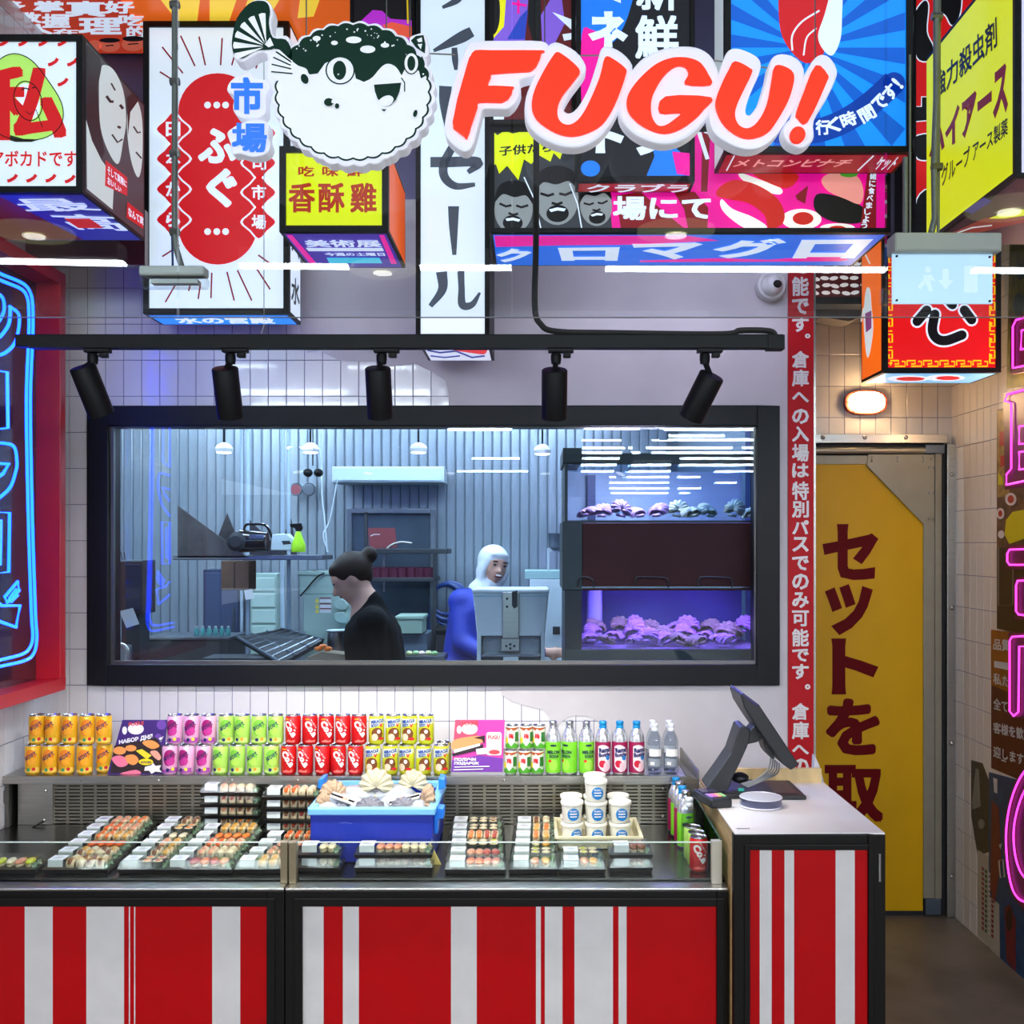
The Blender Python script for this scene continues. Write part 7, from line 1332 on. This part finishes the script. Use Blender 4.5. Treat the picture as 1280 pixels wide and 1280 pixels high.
# hose coil
t = kthing('hose_coil', 'coil of blue hose hanging on the back wall', 'hose', 558, 790, 184); hb = M('hose_blue', (52, 84, 160), .35)
for i, (cx_, cy_, rx_, ry_) in enumerate(((558, 752, 20, 22), (560, 754, 23, 24), (556, 750, 17, 18), (562, 756, 24, 28))): MB().tube([P(x, y, 184, .02 * i) for x, y in ell(cx_, cy_, rx_, ry_, 0, 28)], .011, 7, True).obj('hose_loop', hb, t, smooth=True)
MB().tube([Vector(p) for p in smooth_open([P(538, 760, 184), P(536, 790, 184), P(534, 820, 184), P(534, 850, 184)])], .011, 7).obj('hose_end', hb, t, smooth=True)
# hanging cables
for i, pts in enumerate(([(404, 446), (402, 600), (406, 650), (409, 690)], [(422, 598), (412, 650), (404, 668), (410, 690)])): tag(MB().tube([Vector(p) for p in smooth_open([P(x, y, 195 - 4 * i) for x, y in pts])], .005, 5).obj('hanging_cable', KW, smooth=True), ('white cable hanging straight left of the wall cabinet', 'white cable curving down from the wall cabinet')[i], 'cable')
# white machine in front
WMK = 268.0
t = kthing('dispensing_machine', 'white tapered machine with steel plate near the window', 'machine', 640, 828, WMK); WM = M('machine_white', (216, 224, 226), .35, noise=.02)
MB().hexa([P(591, 742, WMK), P(686, 742, WMK), P(686, 742, WMK, .25), P(591, 742, WMK, .25)][::-1], [P(596, 792, WMK), P(681, 792, WMK), P(681, 792, WMK, .24), P(596, 792, WMK, .24)][::-1]).obj('hopper', WM, t, bevel=.008)
kbox(t, 'hopper_lid', WM, 590, 736, 687, 743, WMK, .26, -.006, .01); kbox(t, 'band', M('band_blue', (176, 206, 214), .35), 592, 744, 685, 746, WMK, .005, -.004, 0)
ring(MB(), X(596, WMK), X(681, WMK), .0, Z(790, WMK), X(601, WMK), X(676, WMK), .02, Z(795, WMK), Yk(WMK), Yk(WMK) + .23).obj('lower_frame', WM, t, bevel=.004); kbox(t, 'inner_panel', KS, 601, 796, 676, 820, WMK, .01, .12); kbox(t, 'tray_bar', KS, 601, 818, 676, 822, WMK, .1, .0)
kbox(t, 'steel_plate', STEEL, 628, 740, 649, 798, WMK, .006, -.02); kbox(t, 'steel_bracket', STEEL, 626, 798, 650, 814, WMK, .012, -.02)
for x, y in ((634, 748), (634, 758), (633, 807), (638, 805), (643, 807), (638, 810), (611, 802), (666, 802)): MB().ball(P(x, y, WMK, -.022 if 625 < x < 650 else .118), .006, .004, .006, 8, 4).obj('bolt', KD if 625 < x < 650 else KW, t)
MB().slab([(640, 740), (647, 738), (647, 758), (643, 761), (640, 757)], WMK + 1.6, .008).obj('latch', KD, t); kbox(t, 'rating_sticker', PAPER, 629, 821, 648, 828, WMK, .002, -.004, 0); kbox(t, 'dark_gap', KD, 601, 822, 676, 850, WMK, .01, .02, 0)
# machine behind, right
t = kthing('mixing_machine', 'pale machine with a funnel left of the fish tanks', 'machine', 680, 800, 203); kbox(t, 'top_plate', M('mint_top', (160, 196, 196), .4), 656, 713, 712, 724, 203, .3); kbox(t, 'machine_body', KW, 662, 724, 712, 1035, 203, .28); kbox(t, 'arm', KW, 684, 686, 687, 714, 203, .03); kbox(t, 'arm_top', KW, 684, 685, 700, 690, 203, .03)
MB().lathe([(.02, 0), (.045, .02), (.05, .1), (.054, .105)], P(695, 688, 203), 16).obj('funnel', M('funnel_grey', (92, 104, 116), .3), t, smooth=True); kbox(t, 'control_panel', KD, 691, 783, 700, 793, 203, .005, -.006)

# ------------------------------------------------------------------ people
def person_mesh(name, mb, mat, parent, voxel=.012, smooth_it=6):
    me = bpy.data.meshes.new(name); me.from_pydata(mb.v, [], mb.f); bm = bmesh.new(); bm.from_mesh(me); bmesh.ops.remove_doubles(bm, verts=bm.verts, dist=1e-6); bmesh.ops.recalc_face_normals(bm, faces=bm.faces); bm.to_mesh(me); bm.free()
    o = bpy.data.objects.new(name, me); COL.objects.link(o); r = o.modifiers.new('r', 'REMESH'); r.mode = 'VOXEL'; r.voxel_size = voxel; s = o.modifiers.new('s', 'SMOOTH'); s.iterations = smooth_it; s.factor = .5
    dg = bpy.context.evaluated_depsgraph_get(); me2 = bpy.data.meshes.new_from_object(o.evaluated_get(dg)); bpy.data.objects.remove(o)
    me2.materials.clear(); me2.materials.append(mat); me2.polygons.foreach_set('use_smooth', [True] * len(me2.polygons)); off = wloc(parent); me2.transform(Matrix.Translation(-off))
    o = bpy.data.objects.new(name, me2); COL.objects.link(o); o.parent = parent; WL[o.name] = off; return o
SKIN = M('skin', (206, 158, 136), .5, noise=.06, scale=12); HAIR = M('hair_brown', (38, 26, 18), .55, spec=.2, noise=.3, scale=60, stretch=(1, 1, 6)); SHIRT = M('shirt_black', (10, 11, 15), .8, noise=.15, spec=.1); HOOD = M('hood_white', (206, 212, 216), .7, noise=.05); BLUEC = M('coverall_blue', (18, 42, 158), .6, noise=.08); LIPS = M('lips', (150, 66, 64), .5); EYE = M('eye_dark', (24, 20, 20), .3); TEETH = M('teeth', (230, 226, 218), .4)
def head_bits(mb, c, s, fwd, up_):
    """skull, jaw, nose, ears around centre c; fwd and up_ are unit vectors"""
    f = Vector(fwd).normalized(); u = Vector(up_); u = (u - f * u.dot(f)).normalized(); r = u.cross(f); m3 = Matrix((r, -f, u)).transposed()
    T = lambda x, y, z: c + r * (x * s) + f * (y * s) + u * (z * s)
    mb.ball(T(0, -.08, .1), .72 * s, .9 * s, .82 * s, 16, 12, m3); mb.ball(T(0, .2, -.3), .56 * s, .6 * s, .72 * s, 14, 10, m3); mb.ball(T(0, .42, -.82), .26 * s, .26 * s, .2 * s, 10, 8, m3)
    mb.capsule(T(0, .72, .0), .1 * s, T(0, .92, -.28), .15 * s, 8); mb.ball(T(.71, -.05, -.1), .1 * s, .18 * s, .26 * s, 8, 6, m3); mb.ball(T(-.71, -.05, -.1), .1 * s, .18 * s, .26 * s, 8, 6, m3)
    mb.ball(T(.3, .6, .17), .26 * s, .14 * s, .08 * s, 8, 6, m3); mb.ball(T(-.3, .6, .17), .26 * s, .14 * s, .08 * s, 8, 6, m3); mb.ball(T(.38, .45, -.28), .2 * s, .2 * s, .2 * s, 8, 6, m3); mb.ball(T(-.38, .45, -.28), .2 * s, .2 * s, .2 * s, 8, 6, m3)
    return T, m3
def hand(mb, wrist, d, palm_n, s=1.0, curl=.5):
    d = Vector(d).normalized(); n = Vector(palm_n); n = (n - d * n.dot(d)).normalized(); sd = d.cross(n)
    pc = wrist + d * .055 * s; m3 = Matrix((sd, d, n)).transposed(); mb.ball(pc, .04 * s, .052 * s, .017 * s, 12, 8, m3); mb.capsule(wrist, .026 * s, pc, .03 * s, 10)
    for i, (off, L) in enumerate(((-.03, .07), (-.01, .08), (.01, .075), (.03, .058))):
        b0 = pc + sd * off * s + d * .04 * s; d1 = (d + n * curl * .5).normalized(); b1 = b0 + d1 * L * .45 * s; d2 = (d + n * curl * 1.4).normalized(); b2 = b1 + d2 * L * .33 * s; b3 = b2 + (d + n * curl * 2.4).normalized() * L * .25 * s
        for a_, b_, r_ in ((b0, b1, .0095), (b1, b2, .0085), (b2, b3, .0078)): mb.capsule(a_, r_ * s, b_, r_ * s * .93, 7)
    t0 = pc - sd * .03 * s - d * .02 * s; t1 = t0 + (d * .5 - sd * .8 + n * .5 * curl).normalized() * .035 * s; t2 = t1 + (d * .8 - sd * .3 + n * curl).normalized() * .03 * s
    mb.capsule(t0, .013 * s, t1, .0105 * s, 7); mb.capsule(t1, .0105 * s, t2, .009 * s, 7)

# woman in black, bending over her work, facing left
PKK = 262.0
wp = lambda x, y, dy=0.0: P(x, y, PKK, dy)
wm = thing('person', 'person in black top with brown hair in a bun, bending over work', 'person', (X(475, PKK), Yk(PKK), 0))
hc = wp(438, 722); hs = .112
b = MB(); fwd, upv = Vector((-.86, -.12, -.5)), Vector((-.45, 0, .87))
T, m3 = head_bits(b, hc, hs, fwd, upv)
nk = wp(458, 752); chest = wp(466, 795); pel = wp(480, 905); shL, shR = wp(470, 775, -.15), wp(462, 772, .16)
b.capsule(hc + Vector((.03, 0, -.03)), .06, nk, .06); b.capsule(nk, .07, chest, .13)
b.capsule(chest + Vector((0, -.06, 0)), .12, pel + Vector((0, -.05, 0)), .13); b.capsule(chest + Vector((0, .06, 0)), .12, pel + Vector((0, .05, 0)), .13)
b.capsule(shL, .062, shR, .062)
for s_, sh_p in ((-1, shL), (1, shR)):
    el_ = sh_p + Vector((.03, .02 * s_, -.27)); wr = el_ + Vector((-.23, -.03 * s_ - .02, -.0)); b.capsule(sh_p, .055, el_, .042); b.capsule(el_, .04, wr, .027); hand(b, wr, (-1, 0, -.15), (0, 0, -1), 1.0, .5)
    hp = pel + Vector((0, .09 * s_, -.02)); kn = hp + Vector((-.02, 0, -.42)); an = Vector((kn.x + .03, kn.y, .08)); b.capsule(hp, .085, kn, .06); b.capsule(kn, .058, an, .038); b.capsule(an, .04, an + Vector((-.15, 0, -.045)), .032)
person_mesh('body', b, SKIN, wm)
c = MB(); c.capsule(nk + Vector((.015, 0, -.012)), .073, chest, .143); c.capsule(chest + Vector((0, -.062, 0)), .133, pel + Vector((0, -.052, 0)), .143); c.capsule(chest + Vector((0, .062, 0)), .133, pel + Vector((0, .052, 0)), .143); c.capsule(shL, .074, shR, .074)
for s_, sh_p in ((-1, shL), (1, shR)): el_ = sh_p + Vector((.03, .02 * s_, -.27)); c.capsule(sh_p, .069, el_, .056)
person_mesh('black_top', c, SHIRT, wm)
c = MB()
for s_ in (-1, 1): hp = pel + Vector((0, .09 * s_, -.02)); kn = hp + Vector((-.02, 0, -.42)); an = Vector((kn.x + .03, kn.y, .1)); c.capsule(hp, .1, kn, .075); c.capsule(kn, .073, an, .055)
person_mesh('trousers', c, KD, wm, .016)
c = MB(); c.ball(T(0, -.2, .22), .8 * hs, .92 * hs, .84 * hs, 18, 12, m3); c.ball(T(0, .32, .55), .6 * hs, .4 * hs, .34 * hs, 14, 10, m3); c.ball(T(0, -.62, -.1), .5 * hs, .35 * hs, .5 * hs, 12, 8, m3); c.ball(T(0, -1.2, .45), .36 * hs, .34 * hs, .36 * hs, 14, 10, m3); c.capsule(T(0, -.8, .4), .25 * hs, T(0, -1.1, .45), .2 * hs)
person_mesh('hair', c, HAIR, wm, .009, 3)
for s_ in (-1, 1): MB().ball(T(.3 * s_, .74, .08), .09 * hs, .05 * hs, .045 * hs, 8, 6, m3).obj('eye', EYE, wm)
MB().ball(T(0, .74, -.52), .2 * hs, .06 * hs, .06 * hs, 8, 6, m3).obj('mouth', LIPS, wm)

# man in blue coverall with white hood, smiling
MK_ = 214.0
mp = lambda x, y, dy=0.0: P(x, y, MK_, dy)
mn = thing('person', 'smiling person in blue coverall and white hood behind the white machine', 'person', (X(588, MK_), Yk(MK_), 0))
hc = mp(617, 706); hs = .108; b = MB(); fwd, upv = Vector((.45, -.86, -.12)), Vector((.16, 0, .98))
T, m3 = head_bits(b, hc, hs, fwd, upv)
nk = mp(605, 734); chest = mp(596, 768); pel = mp(584, 838); shL, shR = mp(578, 752, -.06), mp(622, 756, .08)
b.capsule(hc + Vector((-.01, .02, -.04)), .06, nk, .06); b.capsule(nk, .07, chest, .13); b.capsule(chest, .15, pel, .14); b.capsule(shL, .065, shR, .065)
kneeL = mp(592, 800, -.36)
for s_, hp in ((-1, pel + Vector((-.06, -.06, 0))), (1, pel + Vector((.08, .06, 0)))):
    kn = hp + Vector((.02, -.08, -.4)); an = Vector((kn.x, kn.y + .08, .08)); b.capsule(hp, .09, kn, .062); b.capsule(kn, .06, an, .04); b.capsule(an, .042, an + Vector((.03, -.15, -.045)), .034)
elL = mp(580, 800, -.16); wrL = mp(612, 812, -.26); elR = mp(648, 800, -.05); wrR = mp(682, 813, -.12)
b.capsule(shL, .056, elL, .044); b.capsule(elL, .042, wrL, .028); hand(b, wrL, (1, -.2, -.1), (0, -.3, -1), 1.0, .4); b.capsule(shR, .056, elR, .044); b.capsule(elR, .042, wrR, .028); hand(b, wrR, (1, -.1, .0), (0, 1, -.4), 1.0, .7)
person_mesh('body', b, SKIN, mn)
c = MB(); c.capsule(nk + Vector((0, 0, -.05)), .085, chest, .147); c.capsule(chest, .167, pel, .158); c.capsule(shL, .083, shR, .08); c.capsule(shL, .075, elL, .062); c.capsule(elL, .06, wrL + Vector((-.02, 0, 0)), .044); c.capsule(shR, .075, elR, .06); c.capsule(elR, .058, wrR + Vector((-.03, 0, 0)), .042)
for s_, hp in ((-1, pel + Vector((-.06, -.06, 0))), (1, pel + Vector((.08, .06, 0)))):
    kn = hp + Vector((.02, -.08, -.4)); an = Vector((kn.x, kn.y + .08, .1)); c.capsule(hp, .11, kn, .08); c.capsule(kn, .078, an, .06)
person_mesh('blue_coverall', c, BLUEC, mn, .014)
c = MB(); c.ball(T(0, -.17, .24), .86 * hs, .92 * hs, .86 * hs, 18, 12, m3); c.ball(T(.66, .0, -.35), .2 * hs, .5 * hs, .75 * hs, 12, 8, m3); c.ball(T(-.66, .0, -.35), .2 * hs, .5 * hs, .75 * hs, 12, 8, m3); c.ball(T(0, -.5, -.45), .72 * hs, .55 * hs, .8 * hs, 14, 10, m3); c.capsule(T(0, -.1, -1.0), .7 * hs, nk + Vector((0, 0, -.03)), .1); c.ball(T(0, .5, .62), .58 * hs, .3 * hs, .2 * hs, 12, 8, m3)
person_mesh('white_hood', c, HOOD, mn, .01, 4)
for s_ in (-1, 1):
    MB().ball(T(.3 * s_, .76, .06), .1 * hs, .06 * hs, .05 * hs, 8, 6, m3).obj('eye', EYE, mn); MB().ball(T(.3 * s_, .78, .26), .18 * hs, .05 * hs, .04 * hs, 8, 6, m3).obj('eyebrow', HAIR, mn)
MB().ball(T(0, .8, -.5), .26 * hs, .07 * hs, .1 * hs, 10, 6, m3).obj('mouth', LIPS, mn); MB().ball(T(0, .84, -.47), .2 * hs, .05 * hs, .05 * hs, 10, 6, m3).obj('teeth', TEETH, mn)

# ------------------------------------------------------------------ fish tanks
AK = 297.0; ay = Yk(AK); ax0, ax1 = X(706, AK), EX - .17; ad = .5
TKD = M('tank_dark', (44, 50, 50), .4, noise=.1)
tank = thing('fish_tank', 'double decker fish tank with dark frame and violet light', 'fish tank', ((ax0 + ax1) / 2, ay + ad / 2, 0))
MB().box(ax0 - .01, X(728, AK), ay - .01, ay + ad, Z(738, AK), Z(652, AK)).obj('side_panel', TKD, tank, bevel=.003)
MB().box(X(728, AK), ax1, ay - .012, ay + .03, Z(738, AK), Z(654, AK)).obj('reflection_band', M('tank_reflection_brown', (92, 42, 40), .45, noise=.12, scale=3, spec=.15), tank, bevel=.003)  # brown reflection of counters opposite put into the colour of this metal band
MB().box(ax0, ax1, ay, ay + ad, Z(653, AK), Z(650.5, AK)).obj('upper_floor', TKD, tank)
MB().box(ax0, ax1, ay - .005, ay + ad, 0, Z(812, AK)).obj('base_cabinet', TKD, tank, bevel=.003)
MB().box(ax0 - .008, ax1, ay + .02, ay + .05, Z(580, AK), Z(566, AK)).obj('upper_hood', TKD, tank); MB().box(ax0 - .008, X(727, AK), ay - .006, ay + ad, Z(578, AK), Z(560, AK)).obj('hood_end', TKD, tank)
MB().box(ax0, X(727, AK), ay, ay + ad, Z(812, AK), Z(738, AK)).obj('lower_pillar', M('tank_pillar', (34, 32, 40), .3), tank)
MB().box(ax0, ax0 + .012, ay, ay + ad, Z(651, AK), Z(580, AK)).obj('corner_post', TKD, tank)
WATERG = glass('tank_glass', (214, 228, 240), 1.4)
MB().box(ax0 + .012, ax1, ay, ay + .006, Z(651, AK), Z(580, AK)).obj('tank_glass', WATERG, tank); MB().box(X(727, AK), ax1, ay, ay + .006, Z(812, AK), Z(738, AK)).obj('tank_glass', WATERG, tank)
MB().box(ax0 + .012, ax1, ay + ad - .01, ay + ad, Z(651, AK), Z(580, AK)).obj('back_panel', M('tank_back', (206, 208, 216), .5, noise=.08, scale=3), tank); MB().box(X(727, AK), ax1, ay + ad - .01, ay + ad, Z(812, AK), Z(738, AK)).obj('back_panel', M('tank_back2', (84, 80, 130), .4, noise=.3, scale=5), tank)
MB().box(X(727, AK), ax1, ay + .006, ay + ad, Z(813, AK), Z(811, AK)).obj('gravel', M('gravel', (150, 120, 150), .7, noise=.4, scale=80, bump=.6), tank)
for x0, x1 in ((722, 742), (793, 835), (872, 914)): MB().tube([Vector(p) for p in smooth_open([P(x0, 733, AK, -.02), P(x0 + 1, 724, AK, -.03), P(x0 + 6, 721, AK, -.03), P(x1 - 6, 722, AK, -.03), P(x1 - 1, 726, AK, -.03), P(x1, 734, AK, -.02)])], .004, 6).obj('handle', M('handle_reflection', (110, 96, 94), .35, .6), tank, smooth=True)  # arcs from the same reflection, modelled as wire handles
MB().box(X(727, AK), ax1, ay - .014, ay - .011, Z(735, AK), Z(733, AK)).obj('trim_line', KS, tank)
MB().lathe([(.035, 0), (.035, Z(740, AK) - Z(811, AK))], P(748, 811, AK, .3), 20).obj('filter_column', M('filter_white', (200, 196, 230), .4), tank, smooth=True)
MB().box(X(741, AK), X(752, AK), ay + ad - .05, ay + ad - .012, Z(650, AK), Z(585, AK)).obj('overflow_box', M('overflow', (96, 92, 120), .4), tank)
MB().box(X(727, AK), ax1, ay + .06, ay + .12, Z(733, AK), Z(729, AK)).obj('violet_lamp', M('violet_glow', (176, 128, 255), .4, emis=70.0), tank)
MB().box(X(840, AK), ax1, ay + .08, ay + .11, Z(576, AK), Z(573, AK)).obj('blue_lamp', M('blue_glow', (90, 160, 255), .4, emis=40.0), tank); MB().box(X(735, AK), X(838, AK), ay + .08, ay + .14, Z(576, AK), Z(573, AK)).obj('white_lamp', M('tank_white_glow', (236, 226, 255), .4, emis=120.0), tank)
sg = random.Random(11); zl = Z(811, AK); n_ = 0
for r_ in range(3):
    for i in range(9):
        x = 740 + i * 22.5 + sg.uniform(-5, 5) + r_ * 5; lay = sg.random(); y = ay + .06 + r_ * .1 + sg.uniform(-.02, .02); s_ = sg.uniform(.085, .11)
        lab = 'scallop in the lower tank, %s row, %s from the left' % (('front', 'middle', 'rear')[r_], ORD[i])
        shell('pink' if sg.random() < .7 else 'brown', (X(x, F / y), y, zl + .018 + r_ * .012 + sg.uniform(0, .012)), s_, (-1.25 + sg.uniform(-.25, .75), sg.uniform(-.4, .4), sg.uniform(-.9, .9)), lab, 'scallops in the lower tank')
for i, x in enumerate((730, 752, 776, 801, 820, 846, 868, 889, 915, 940)):
    y = ay + .1 + .05 * (i % 2); shell('pink' if i < 5 else 'cream', (X(x, F / y), y, Z(650, AK) + .02), .095, (-1.15 + .35 * (i % 3), .2 * ((i % 3) - 1), .4 * ((i % 4) - 1.5)), 'scallop in the upper tank, %s from the left' % ORD[i], 'scallops in the upper tank')
